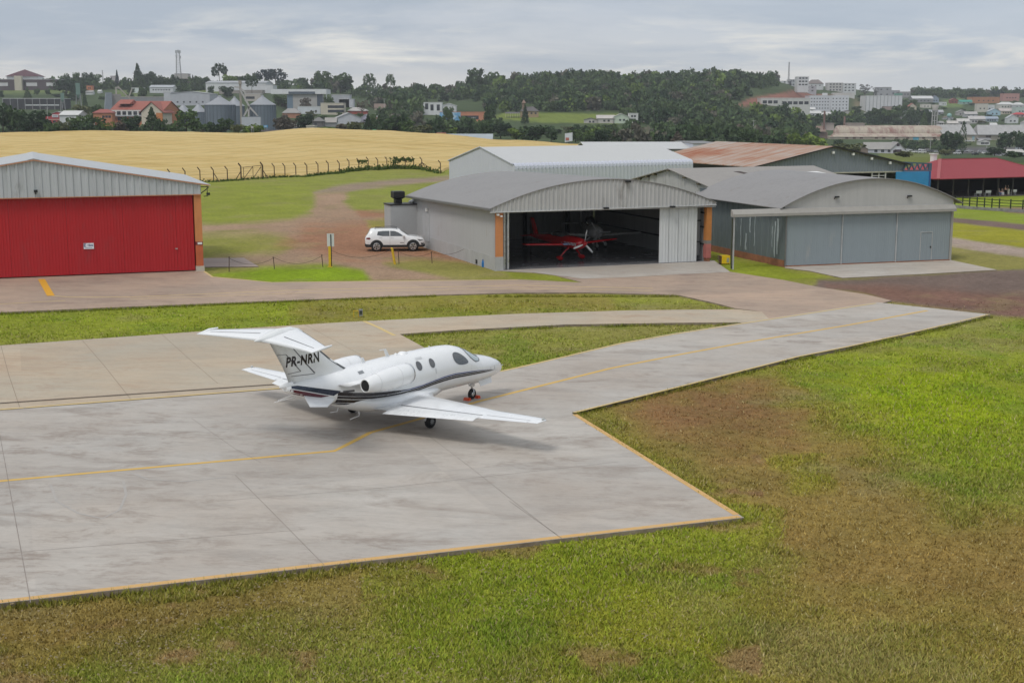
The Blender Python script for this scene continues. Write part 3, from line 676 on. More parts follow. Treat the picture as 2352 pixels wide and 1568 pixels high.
        m = MB(); m.lathe([(.001, -2.28), (.17, -2.28)], (0, cy, 1.755), 'X', 28); m.lathe([(.172, -2.43), (.168, -2.0)], (0, cy, 1.752), 'X', 28)
        m.lathe([(.10, -2.27), (.05, -2.36), (.002, -2.42)], (0, cy, 1.755), 'X', 16); m.build('exhaust', M_DARK, N)
        m = MB(); m.lathe([(.245, -.43), (.305, -.365), (.33, -.375), (.352, -.45)], (0, cy, 1.853), 'X', 32); m.build('intake_lip', M_ALU, N, recalc=True)
        m = MB(); m.lathe([(.001, -.60), (.25, -.60)], (0, cy, 1.845), 'X', 28); m.lathe([(.001, -.42), (.06, -.52), (.08, -.6)], (0, cy, 1.845), 'X', 16); m.build('fan', M_DARK, N)
        m = MB(); m.loft([[Vector((-.75, y, z + .02)), Vector((-1.3, y, z + .05)), Vector((-2.2, y, z + .01)), Vector((-2.95, y, z - .03)), Vector((-2.2, y, z - .05)), Vector((-1.3, y, z - .06))] for y, z in ((cy + s * .25, 1.80), (-s * .45, 1.80))]); m.build('pylon', M_JW, J, recalc=True)
    # --- fin, rudder, bullet, tailplane
    FS = [(2.05, -1.95, -4.62, .13), (2.5, -2.72, -4.80, .115), (3.0, -3.36, -5.10, .095), (3.62, -4.15, -5.48, .075)]
    def fpt(z, u, s=1, off=.0):
        zs = [q[0] for q in FS]; x0, x1, t = (float(np.interp(z, zs, [q[i] for q in FS])) for i in (1, 2, 3))
        h = float(np.interp(u, [0, .06, .3, .65, 1], [0, .6, 1, .75, .06])); return Vector((x0 + (x1 - x0) * u, -s * (t * h + off), z))
    m = MB(); U = [0, .03, .1, .3, .5, .65, .85, 1]
    m.loft([[fpt(z, u, 1) for u in U] + [fpt(z, u, -1) for u in U[-2:0:-1]] for z in (2.02, 2.3, 2.6, 3.0, 3.3, 3.6)]); fin = m.build('fin', M_JFIN, J, recalc=True)
    m = MB(); m.loft([[fpt(z, u, 1, .004) for u in (-.004, .02, .05)] + [fpt(z, u, -1, .004) for u in (.05, .02, -.004)] for z in (2.12, 2.5, 3.0, 3.58)], smooth=True); m.build('leading_edge_boot', M_BOOT, fin, recalc=True)
    for s in (1, -1):
        m = MB()
        def gap(z0, u0, z1, u1, w=.012):
            k = 8; vs = []
            for i in range(k + 1):
                z = z0 + (z1 - z0) * i / k; u = u0 + (u1 - u0) * i / k
                dz, du = (w * 1.2, 0) if abs(z1 - z0) < .12 else (0, w)
                vs += [fpt(z + dz, u - du, s, .005), fpt(z - dz, u + du, s, .005)]
            m.add(vs, [(2 * i, 2 * i + 1, 2 * i + 3, 2 * i + 2) for i in range(k)])
        gap(2.22, .55, 3.45, .56); gap(2.20, .56, 2.24, .93, .008); gap(2.36, .74, 2.98, .80, .009); gap(2.36, .74, 2.33, .97, .007); gap(2.98, .80, 2.99, .99, .006)
        m.build('rudder_gap', M_SEAM, fin, recalc=True)
    # registration
    for s, mx in ((1, 0), (-1, PI)):
        cu = bpy.data.curves.new('registration', 'FONT'); cu.body = 'PR-NRN'; cu.size = .43; cu.shear = .12; cu.space_character = 1.12; cu.offset = .014; cu.align_x = 'CENTER'; cu.align_y = 'CENTER'
        tmp = bpy.data.objects.new('tmp', cu); COL.objects.link(tmp); bpy.context.view_layer.update()
        me = bpy.data.meshes.new_from_object(tmp.evaluated_get(bpy.context.evaluated_depsgraph_get())); bpy.data.objects.remove(tmp)
        xm = max(abs(v.co.x) for v in me.vertices)
        for v in me.vertices:
            tx, tz = v.co.x * .70 / xm, v.co.y * 1.0
            x = -4.06 + s * tx; z = 2.70 + tz
            zs = [q[0] for q in FS]; x0, x1 = (float(np.interp(z, zs, [q[i] for q in FS])) for i in (1, 2)); u = (x0 - x) / (x0 - x1)
            v.co = fpt(z, min(max(u, 0), 1), s, .008)
        me.materials.clear(); me.materials.append(M_BLK); o = bpy.data.objects.new('registration', me); COL.objects.link(o); o.parent = fin
    m = MB(); rings = []
    for x, w, z0, z1 in ((-3.98, .01, 3.60, 3.64), (-4.15, .10, 3.54, 3.74), (-4.5, .19, 3.48, 3.83), (-5.0, .21, 3.44, 3.83), (-5.4, .18, 3.42, 3.74), (-5.75, .08, 3.50, 3.64), (-5.95, .02, 3.54, 3.57)):
        rings.append([Vector((x, w * math.sin(2 * PI * i / 16), (z0 + z1) / 2 + (z1 - z0) / 2 * math.cos(2 * PI * i / 16))) for i in range(16)])
    m.loft(rings); m.build('tail_fairing', M_JFIN, J, recalc=True)
    TS = [(0.0, -4.12, -5.76, 3.585, .16), (.3, -4.26, -5.80, 3.585, .15), (2.45, -5.30, -6.03, 3.585, .07), (2.60, -5.42, -6.06, 3.585, .05), (2.65, -5.65, -6.06, 3.585, .02)]
    tilt = lambda m: setattr(m, 'v', [(p[0], p[1], p[2] + (p[0] + 5.3) * .10) for p in m.v])
    for s in (1, -1):
        m = MB(); m.loft([foil(x0, x1, -s * y, z, t) for y, x0, x1, z, t in TS]); tilt(m); T = m.build('tailplane', M_JW, J, recalc=True)
        def tpt(y, u, off):
            x0, x1, z, t = lin(TS, y); h = float(np.interp(u, [0, .03, .12, .3, .55, .8, 1], [0, .35, .75, 1, .8, .38, .04])); return Vector((x0 - (x0 - x1) * u, -s * y, z + t * h * .62 + off))
        m = MB(); vs = []
        for i in range(9):
            y = .55 + 1.85 * i / 8; vs += [tpt(y, .575, .006), tpt(y, .597, .006)]
        m.add(vs, [(2 * i, 2 * i + 1, 2 * i + 3, 2 * i + 2) for i in range(8)]); tilt(m); m.build('elevator_gap', M_SEAM, T, recalc=True)
        m = MB(); vs = []
        for i in range(9):
            y = .35 + 2.1 * i / 8; vs += [tpt(y, .03, .0) + Vector((.02, 0, -.075)), tpt(y, -.006, .0) + Vector((.014, 0, -.02)), tpt(y, .03, .006)]
        m.add(vs, [(3 * i + a, 3 * i + a + 1, 3 * i + a + 4, 3 * i + a + 3) for i in range(8) for a in (0, 1)]); tilt(m); m.build('tailplane_boot', M_BOOT, T, recalc=True)
        m = MB(); m.tube([(-5.22, -s * 2.63, 3.60), (-5.55, -s * 2.67, 3.61), (-6.04, -s * 2.65, 3.59)], [.03, .05, .012], 8); tilt(m); m.build('tip_horn', M_JW, T)
        # ventral fin
        m = MB(); a = [Vector((-2.85, -s * .36, 1.34)), Vector((-4.2, -s * .24, 1.56)), Vector((-4.42, -s * .74, 1.33)), Vector((-3.72, -s * .80, 1.22))]
        m.extr(a, (0, s * .008, .03)); m.build('ventral_fin', M_JW, J, recalc=True)
    m = MB(); m.lathe([(.001, -5.02), (.05, -4.95), (.10, -4.7), (.12, -4.5)], (0, 0, 1.96), 'X', 16); m.build('tail_cone', M_JW, J, recalc=True)
    # --- nose gear
    m = MB(); m.tube([(4.25, 0, .80), (4.31, 0, .42)], [.05, .045], 12); m.tube([(4.31, -.09, .21), (4.31, -.09, .36), (4.31, 0, .42), (4.31, .09, .36), (4.31, .09, .21)], .02, 8)
    m.bar((4.31, 0, .45), (4.02, 0, .70), .035); m.bar((4.25, 0, .6), (4.42, 0, .46), .03); m.bx(4.2, 4.4, -.07, .07, .5, .56); m.build('nose_gear_strut', M_ALU, J)
    m = MB(); m.lathe([(.09, -.06), (.165, -.06), (.198, -.03), (.20, 0), (.198, .03), (.165, .06), (.09, .06)], (4.31, 0, .20), 'Y', 28); T = m.build('nose_tyre', M_RUB, J)
    m = MB(); m.lathe([(.02, -.07), (.06, -.068), (.105, -.05), (.105, .05), (.06, .068), (.02, .07)], (4.31, 0, .20), 'Y', 20); m.build('wheel_rim', M_ALU, T)
    for s in (1, -1):
        m = MB(); a = [Vector((4.45, s * .16, .70)), Vector((5.25, s * .13, .74)), Vector((5.20, s * .20, .52)), Vector((4.55, s * .22, .48))]; m.extr(a, (0, s * .015, 0)); m.build('nose_gear_door', M_JW, J, recalc=True)
        m = MB(); m.tube([(5.3, -s * .50, 1.22), (5.32, -s * .58, 1.20), (5.42, -s * .585, 1.20)], .012, 6); m.build('pitot_probe', M_ALU, J)
    # --- aerials and small fittings on the spine and belly
    def blade(x, z, h, l, lean, name='blade_aerial'):
        m = MB(); m.extr([Vector((x, -.012, z)), Vector((x - l, -.012, z)), Vector((x - l * .75 - lean, -.012, z + h)), Vector((x - l * .3 - lean, -.012, z + h))], (0, .024, 0)); return m.build(name, M_JW, J, recalc=True)
    blade(-1.18, 2.17, .21, .20, .05); m = MB(); m.extr([Vector((-.02, -.012, 2.22)), Vector((-.18, -.012, 2.22)), Vector((-.30, -.012, 2.50)), Vector((-.50, -.012, 2.50)), Vector((-.50, -.012, 2.525)), Vector((-.20, -.012, 2.525))], (0, .024, 0)); m.build('blade_aerial', M_JW, J, recalc=True)
    m = MB(); m.lathe([(.001, .07), (.09, .06), (.16, .02), (.18, -.03)], (.62, 0, 2.25), 'Z', 16); m.lathe([(.001, .06), (.05, .04), (.06, -.02)], (.28, 0, 2.25), 'Z', 12); m.build('dome_aerial', M_JW, J)
    blade(2.05, 2.24, .08, .08, .02); blade(-1.45, .70, -.20, .14, .02); m = MB(); m.tube([(-2.35, .1, .95), (-2.45, .1, .72), (-2.75, .1, .74)], .014, 6); m.build('belly_aerial', M_JW, J); m = MB(); m.tube([(-1.5, 0, .55), (-1.55, 0, .42), (-1.95, 0, .38)], .02, 6); m.build('belly_aerial', M_JW, J)
    m = MB(); m.tube([(-4.3, .1, 1.52), (-5.0, .25, 1.45)], .012, 6); m.build('static_wick', M_JW, J)
    sidepoly('inlet', [(-1.75, 1.985), (-1.98, 1.965), (-1.98, 2.045), (-1.75, 2.065)], M_STEEL); sidepoly('inlet', [(-2.35, 1.47), (-2.80, 1.50), (-2.80, 1.565), (-2.35, 1.535)], M_SEAM)
    sidepoly('door_handle', [(1.52, 1.50), (1.46, 1.50), (1.46, 1.68), (1.52, 1.68)], pm('faint_seam', (.6, .61, .62), .4)); sidepoly('hinge_plate', [(1.05, 2.06), (.72, 2.06), (.72, 2.12), (1.05, 2.12)], pm('faint_seam', (.6, .61, .62), .4))
    for xx_, z0_, z1_ in ((-1.9, .95, 2.10), (3.45, .75, 1.55), (4.15, .72, 1.66)): sidepoly('skin_seam', [(xx_, z0_), (xx_ - .008, z0_), (xx_ - .008, z1_), (xx_, z1_)], pm('faint_seam', (.6, .61, .62), .4), off=.004)
    for xx_ in (4.75, 5.05): sidepoly('baggage_seam', [(xx_, 1.08), (xx_ - .012, 1.08), (xx_ - .012, 1.22), (xx_, 1.22)], M_SEAM)
    return J
JET = jet()
# wheel chocks
def chock(loc, rz, label):
    b = MB(); b.extr([Vector((-.09, -.12, 0)), Vector((.09, -.12, 0)), Vector((.05, -.12, .10)), Vector((-.05, -.12, .10))], (0, .24, 0))
    o = b.build('wheel_chock', pm('orange_rubber', (.62, .075, .02), .6, var=.2), loc=loc, rz=rz, recalc=True)
    return tag(o, label, 'chock', 'orange chocks at the nose wheel')
fw = Vector((math.cos(R(51.34)), math.sin(R(51.34)), 0)); ng = Vector((-4.173, 44.70, 0)) + fw * 4.31
chock(ng - fw * .27, R(51.34), 'orange wheel chock behind the nose wheel of the white jet'); chock(ng + fw * .27, R(51.34), 'orange wheel chock in front of the nose wheel of the white jet')
# ---------------------------------------------------------------- hangars
class Fr:
    """front line of a building: origin, direction; local x along the front, y into the depth"""
    def __init__(s, O, ang): s.O = Vector((O[0], O[1], 0)); s.a = ang; s.c, s.s = math.cos(ang), math.sin(ang)
    def x(s, px, z=2.0, y=0.0):
        ox, oy = s.O.x - y * s.s, s.O.y + y * s.c; k = (px - CX) / F
        return (k * (oy * C_ - (z - H) * S_) - ox) / (s.c - k * s.s * C_)
    def z(s, px, row, y=0.0, z=2.0):
        t = s.x(px, z, y); return float(row_z(row, s.O.y + t * s.s + y * s.c))
    def w(s, x, y, z=0.0): return Vector((s.O.x + x * s.c - y * s.s, s.O.y + x * s.s + y * s.c, z))
def corr(b, x0, x1, zb, zt, pitch=.26, amp=.035, y=0.0, axis='x', mi=0, thick=0.0):
    """ribbed sheet from x0 to x1; zb, zt functions of x; ribs stand proud of plane y (towards -y)"""
    n = max(1, int((x1 - x0) / pitch)); p = (x1 - x0) / n; xs = []
    for i in range(n):
        a = x0 + i * p; xs += [(a, 0), (a + p * .52, 0), (a + p * .62, -amp), (a + p * .90, -amp)]
    xs.append((x1, 0)); vs = []
    for a, o in xs:
        for z in (zb(a), zt(a)): vs.append((a, y + o, z) if axis == 'x' else (y + o, a, z))
    b.add(vs, [(2 * i, 2 * i + 2, 2 * i + 3, 2 * i + 1) if axis == 'x' else (2 * i, 2 * i + 1, 2 * i + 3, 2 * i + 2) for i in range(len(xs) - 1)], mi)
K = lambda v: (lambda x: v)
LERP = lambda x0, z0, x1, z1: (lambda x: z0 + (z1 - z0) * (x - x0) / (x1 - x0))
def arch(x0, x1, z0, z1, zap): return lambda x: (lambda t: z0 + (z1 - z0) * t + (zap - (z0 + z1) / 2) * 4 * t * (1 - t))(min(max((x - x0) / (x1 - x0), 0), 1))
def arcroof(b, f, x0, x1, y0, y1, th=.05, n=40, mi=0, drop=None):
    """barrel roof: f(x); drop(y) lowers it along the depth"""
    d = drop or (lambda y: 0); ys = [y0, (y0 + y1) / 2, y1]; rings = []
    for y in ys:
        top = [Vector((x0 + (x1 - x0) * i / n, y, f(x0 + (x1 - x0) * i / n) - d(y))) for i in range(n + 1)]
        rings.append(top + [p - Vector((0, 0, th)) for p in top[::-1]])
    b.loft(rings, True, True, mi, False)
M_RFG = sheetmetal('weathered_roof_sheet', (.245, .238, .236), rust=(.19, .165, .15), streak=.16, rough=.6, rustamt=.60)
M_RFS = sheetmetal('galvanised_roof_sheet', (.46, .475, .485), streak=.12, rough=.42, metal=.25)
M_FAS = sheetmetal('ribbed_grey_sheet', (.44, .44, .435), rust=(.24, .225, .21), streak=.22, rough=.5, rustamt=.58)
M_FAL = sheetmetal('ribbed_silver_sheet', (.47, .50, .52), rust=(.30, .31, .31), streak=.20, rough=.42, metal=.2, rustamt=.60)
M_WAL = sheetmetal('grey_wall_sheet', (.42, .42, .43), rust=(.36, .33, .31), streak=.10, rough=.55, rustamt=.62)
M_PLN = pm('plinth_render', (.40, .40, .40), .8, var=.12, scale=.9, st=(1, 1, .4)); M_SMW = pm('grey_render', (.40, .41, .415), .8, var=.06, scale=.8)
M_RED = sheetmetal('red_door_sheet', (.40, .018, .023), rust=(.345, .028, .032), rustamt=.56, streak=.12, rough=.42, spec=.3)
M_ORA = pm('orange_column_paint', (.56, .225, .085), .7, var=.10, scale=1.5); M_ORD = pm('red_orange_column_paint', (.50, .125, .05), .7, var=.16, scale=1.5); M_PNK = pm('faded_pink_paint', (.44, .15, .13), .75, var=.15)
M_DRW = sheetmetal('white_door_sheet', (.57, .585, .585), rust=(.40, .40, .39), streak=.14, rough=.5, rustamt=.66)
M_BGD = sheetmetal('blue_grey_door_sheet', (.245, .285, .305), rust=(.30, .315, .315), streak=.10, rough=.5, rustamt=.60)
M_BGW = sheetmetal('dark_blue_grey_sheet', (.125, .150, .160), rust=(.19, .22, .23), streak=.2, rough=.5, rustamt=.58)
M_ARC = sheetmetal('arch_panel', (.44, .435, .425), rust=(.33, .31, .29), streak=.12, rough=.6, rustamt=.62)
M_BEA = pm('fascia_beam', (.33, .315, .29), .7, var=.1, scale=2); M_BRK = pm('brick_base', (.27, .115, .06), .9, var=.3, scale=2.5)
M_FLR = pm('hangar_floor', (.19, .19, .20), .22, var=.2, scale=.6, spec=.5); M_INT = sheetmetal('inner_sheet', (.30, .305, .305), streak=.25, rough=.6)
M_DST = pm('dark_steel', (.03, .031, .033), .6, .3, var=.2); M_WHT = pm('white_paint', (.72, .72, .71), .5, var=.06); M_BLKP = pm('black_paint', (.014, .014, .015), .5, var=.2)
M_TRIM = pm('orange_trim', (.46, .22, .13), .6, var=.15); M_GUT = pm('gutter_metal', (.20, .20, .20), .5, .4, var=.2)
# ---- central hangar with the open door
FC = Fr(at(1138, 621), R(20.1)); WC, DC = 15.95, 20.0
def central():
    T = thing('hangar', 'grey arched hangar with open door showing small planes and orange corner columns', 'hangar', FC.O, FC.a)
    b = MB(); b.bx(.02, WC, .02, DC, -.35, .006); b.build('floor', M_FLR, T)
    ef, eb = 4.16, 3.78; f = arch(-.45, WC + .45, ef, ef + .02, 5.96); drop = lambda y: .38 * max(0, y) / DC * .9
    b = MB(); arcroof(b, f, -.45, WC + .45, -.32, DC + .3, drop=drop); b.build('roof', M_RFG, T)
    b = MB(); b.extr([Vector((-.55, -.32, ef - .02)), Vector((-.42, -.32, ef - .02)), Vector((-.42, -.32, ef - .16)), Vector((-.55, -.32, ef - .16))], (0, DC + .6, -.36)); b.build('gutter', M_GUT, T)
    b = MB(); zb = LERP(0, 3.90, WC, 4.0); corr(b, -.45, WC + .45, zb, lambda x: f(x) - .06, .30, .05, -.22); b.bx(-.45, WC + .45, -.20, -.10, 3.84, 3.90)
    fa = b.build('front_fascia', M_FAS, T)
    b = MB(); b.bar((-.45, -.24, 3.885), (WC + .45, -.24, 3.985), .10, .05); b.build('fascia_trim', pm('light_trim', (.55, .56, .56), .5), fa)
    for x, z in ((FC.x(1387, 4), 3.98), (FC.x(1539, 4), 3.95), (FC.x(1437, 5), 5.75)):
        b = MB(); b.box((x, -.40, z), (.34, .22, .12)); b.bar((x, -.3, z - .02), (x, -.16, z - .02), .05); b.build('floodlight', M_BLKP, fa)
    # side walls
    b = MB(); corr(b, .03, 17.2, lambda y: .90 - .03 * y, lambda y: ef - .08 - drop(y), .20, .022, .0, 'y'); sw = b.build('side_wall', M_WAL, T)
    b = MB(); b.bx(.015, .10, .03, 17.2, .5, 3.7); b.build('wall_lining', M_INT, sw)
    b = MB(); b.prism([(-.03, .0), (.2, .0), (.2, DC), (-.03, DC)], -.4, .88); b.build('plinth', M_PLN, T)
    b = MB(); b.bx(-.02, .2, 17.2, DC, -.3, 3.66); b.build('end_wall', M_SMW, T)
    b = MB(); b.bx(-.055, -.03, 15.3, 16.4, .5, 2.7); b.build('side_door', pm('grey_door', (.40, .40, .405), .6), T)
    b = MB(); b.bx(-.16, -.03, 15.6, 15.9, 2.85, 3.1); b.build('wall_lamp', M_WHT, T)
    b = MB(); corr(b, .03, DC, K(-.2), lambda y: ef - .08 - drop(y), .24, .03, WC - .05, 'y'); corr(b, .03, DC, K(-.2), lambda y: ef - .08 - drop(y), .24, -.03, WC + .02, 'y'); rw = b.build('side_wall', M_INT, T)
    b = MB()
    for z in (1.2, 2.4, 3.4): b.bx(WC - .20, WC - .09, .3, DC - .1, z - .05, z + .05)
    b.build('wall_girts', M_DST, rw)
    # back wall with a doorway
    b = MB(); f2 = lambda x: f(x) - .4
    corr(b, .2, 4.9, K(0), f2, .26, .03, DC - .05); corr(b, 6.9, WC - .1, K(0), f2, .26, .03, DC - .05); corr(b, 4.9, 6.9, K(3.6), f2, .26, .03, DC - .05); b.build('back_wall', M_INT, T)
    b = MB()
    for x in (4.9, 9.4, 13.2): b.bx(x, x + .25, DC - .5, DC - .12, 0, 4.6)
    b.bx(.3, WC - .3, DC - .45, DC - .15, 3.3, 3.5); b.build('steel_frame', M_DST, T)
    for y in (4.5, 9.5, 14.5):
        b = MB(); n = 10
        for i in range(n):
            xa, xb = .3 + (WC - .6) * i / n, .3 + (WC - .6) * (i + 1) / n
            b.bar((xa, y, f(xa) - .25 - drop(y)), (xb, y, f(xb) - .25 - drop(y)), .08); b.bar((xa, y, 3.75), (xb, y, 3.75), .08); b.bar((xa, y, 3.75), ((xa + xb) / 2, y, f((xa + xb) / 2) - .3 - drop(y)), .05); b.bar(((xa + xb) / 2, y, f((xa + xb) / 2) - .3 - drop(y)), (xb, y, 3.75), .05)
        b.build('roof_truss', M_DST, T)
    # corner columns
    xl = FC.x(1155); b = MB(); b.bx(0.0, xl, -.05, .4, .90, 3.90); b.build('corner_column', M_ORA, T)
    b = MB(); b.bx(-.04, xl + .02, -.06, .42, -.3, .90); b.build('column_base', M_PLN, T)
    b = MB(); b.box((.12, -.16, 3.72), (.16, .2, .12)); b.box((.36, -.14, 3.62), (.14, .18, .10)); b.build('security_camera', M_WHT, T)
    xr0, xr1 = FC.x(1622), FC.x(1633.5)
    b = MB(); b.bx(xr0, xr1, -.05, .4, 1.48, 4.0); b.build('corner_column', pm('ochre_column_paint', (.50, .20, .055), .7, var=.12), T)
    b = MB(); b.bx(xr0, xr1, -.052, .4, 1.24, 1.48); b.build('column_band', pm('grey_band', (.23, .21, .19), .8), T)
    b = MB(); b.bx(xr0, xr1, -.05, .4, .24, 1.24); b.build('column_foot', M_PNK, T)
    b = MB(); b.bx(xr0 + .05, xr1 - .05, 0, .35, -.3, .24); b.build('column_base', M_BRK, T)
    # folded door leaves on the left, closed leaves on the right
    for i in range(4):
        x = xl + .05 + i * .125; b = MB(); b.box((x + .05, .32 - (.0 if i % 2 else .16), 1.95), (.075, .22, 3.86)); b.build('folded_door_leaf', M_ALU if i % 2 else M_STEEL, T)
    x0 = FC.x(1516); x1 = FC.x(1603); n = 4
    for i in range(n):
        a = x0 + (x1 - x0) * i / n; c = x0 + (x1 - x0) * (i + 1) / n; b = MB(); zt = LERP(0, 3.86, WC, 3.96); corr(b, a + .012, c - .012, K(.02), zt, .20, .018, .12); b.bx(a + .012, c - .012, .125, .16, .02, 3.84); b.build('door_leaf', M_DRW, T)
    b = MB(); corr(b, x1 + .05, xr0 - .02, K(.35), K(3.9), .16, .05, .9); b.build('inner_door_leaf', M_INT, T)
    for z in (1.3, 2.8):
        b = MB(); b.bx(x1 + .02, xr0, .78, .84, z, z + .07); b.build('door_rail', M_DST, T)
    return T
central()
# plant block with a flue at the back corner
def flue():
    T = thing('boiler_block', 'square grey block with a black flue hood behind the white car', 'outbuilding', FC.w(-1.2, 19.6), FC.a)
    b = MB(); b.bx(-1.0, 1.18, -.9, 1.0, -.3, 3.15); b.build('wall', M_SMW, T); b = MB(); b.bx(-1.06, 1.19, -.96, 1.06, 3.15, 3.24); b.build('roof', M_BLKP, T)
    b = MB(); b.bx(-.42, .12, -.3, .24, 3.24, 3.62); b.loft([[Vector((cx * a - .15, cy * a - .03, z)) for cx, cy in ((-1, -1), (1, -1), (1, 1), (-1, 1))] for a, z in ((.28, 3.60), (.46, 3.72), (.46, 4.14), (.42, 4.22))], smooth=False); b.build('flue_hood', M_BLKP, T)
    b = MB(); b.extr([Vector((.95, -.2, 3.28)), Vector((2.0, -.2, 3.72)), Vector((2.0, -.2, 3.80)), Vector((.95, -.2, 3.36))], (0, 1.0, 0)); b.build('roof_strip', M_RFS, T)
flue()
# ---- right-hand hangar with blue-grey doors
FR = Fr(at(1801, 612), R(17.8)); WR, DR = 13.26, 13.6
def righth():
    T = thing('hangar', 'arched hangar with closed blue-grey sliding doors and weathered grey arch', 'hangar', FR.O, FR.a)
    f = arch(-.55, WR + .75, 4.0, 4.08, 5.92)
    b = MB(); arcroof(b, f, -.55, WR + .75, -.25, DR + .2); b.build('roof', M_RFG, T)
    b = MB(); vs = []; n = 48
    for i in range(n + 1):
        x = -.1 + (WR + .2) * i / n; vs += [(x, 0, 3.6), (x, 0, f(x) - .055)]
    b.add(vs, [(2 * i, 2 * i + 2, 2 * i + 3, 2 * i + 1) for i in range(n)]); g = b.build('arch_panel', M_ARC, T)
    for px, row in ((1921, 452), (2088, 450)):
        b = MB(); x = FR.x(px, 5); z = FR.z(px, row); b.box((x, -.12, z), (.30, .16, .10)); b.bar((x - .1, -.05, z), (x - .25, -.2, z - .14), .05); b.build('lamp_bracket', M_DST, g)
    # beam over the doors, reaching out over the side rail
    xl = FR.x(1679, 3.8); zb, zt = 3.50, 3.98; b = MB()
    b.extr([Vector((xl, -.42, zb)), Vector((xl, .02, zb)), Vector((xl, .02, zt)), Vector((xl, -.12, zt)), Vector((xl, -.42, zb + .18))], (WR + .1 - xl, 0, 0)); b.build('door_beam', M_BEA, T)
    b = MB(); b.bx(xl + .15, xl + .22, -.2, -.05, -.3, zb); b.build('rail_post', pm('dull_door_edge', (.40, .41, .41), .6, var=.2), T)
    b = MB(); b.tube([(xl + .08, -.1, 0), (xl + .02, -.16, 1.2), (xl + .1, -.08, 2.3), (xl + .05, -.12, 3.4)], .045, 6); b.build('climbing_stem', pm('dead_vine', (.05, .055, .03), .9), T)
    xs = [0, FR.x(1932), FR.x(2057), WR - .08]
    for i in range(3):
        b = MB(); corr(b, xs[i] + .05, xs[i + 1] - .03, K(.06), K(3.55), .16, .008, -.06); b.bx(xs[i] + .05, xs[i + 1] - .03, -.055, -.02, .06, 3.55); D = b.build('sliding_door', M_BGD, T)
        b = MB(); b.bx(xs[i] - .02, xs[i] + .05, -.14, -.04, .03, 3.55); b.build('door_edge', pm('dull_door_edge', (.40, .41, .41), .6, var=.2) if i else M_GUT, D)
        if i == 2:
            a, c = FR.x(2113), FR.x(2141); b = MB(); b.bx(a, a + .05, -.10, -.055, .07, 2.08); b.bx(c - .05, c, -.10, -.055, .07, 2.08); b.bx(a + .05, c - .05, -.10, -.055, 2.03, 2.08); b.build('wicket_door_frame', pm('dull_door_edge', (.40, .41, .41), .6, var=.2), D)
            b = MB(); b.box((c - .14, -.12, 1.0), (.06, .05, .12)); b.build('door_lock', M_DST, D)
    b = MB(); b.bx(WR - .08, WR + .1, -.10, .2, -.2, 3.5); b.build('corner_post', M_BEA, T)
    b = MB(); b.bx(-.02, WR, -.10, .1, -.3, .055); b.build('sill', M_BRK, T)
    # side wall
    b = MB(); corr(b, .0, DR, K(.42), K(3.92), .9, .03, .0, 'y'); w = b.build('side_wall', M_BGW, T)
    b = MB()
    for y, z0, z1, wd in ((1.0, .75, 3.2, .16), (1.35, .5, 3.0, .10), (1.75, 1.2, 2.6, .05), (4.3, 1.0, 3.1, .05), (5.0, 1.9, 3.0, .10), (5.6, .6, 1.8, .13), (6.4, .8, 2.8, .06)):
        n = 7; vs = []
        for i in range(n):
            z = z0 + (z1 - z0) * i / (n - 1); o = random.uniform(-.05, .05); h = wd * random.uniform(.5, 1.1); vs += [(-.034, y + o - h, z), (-.034, y + o + h, z)]
        b.add(vs, [(2 * i, 2 * i + 2, 2 * i + 3, 2 * i + 1) for i in range(n - 1)])
    b.build('white_stains', pm('chalky_stain', (.36, .41, .43), .8, var=.3), w)
    b = MB(); b.bx(-.05, .15, .0, DR, -.3, .42); b.build('brick_base', M_BRK, T)
    b = MB(); b.bx(WR - .1, WR, .1, DR, -.3, 3.95); b.build('far_side_wall', M_BGW, T); b = MB(); b.bx(.1, WR - .1, DR - .1, DR, -.3, 4.6); b.build('back_wall', M_BGW, T)
righth()
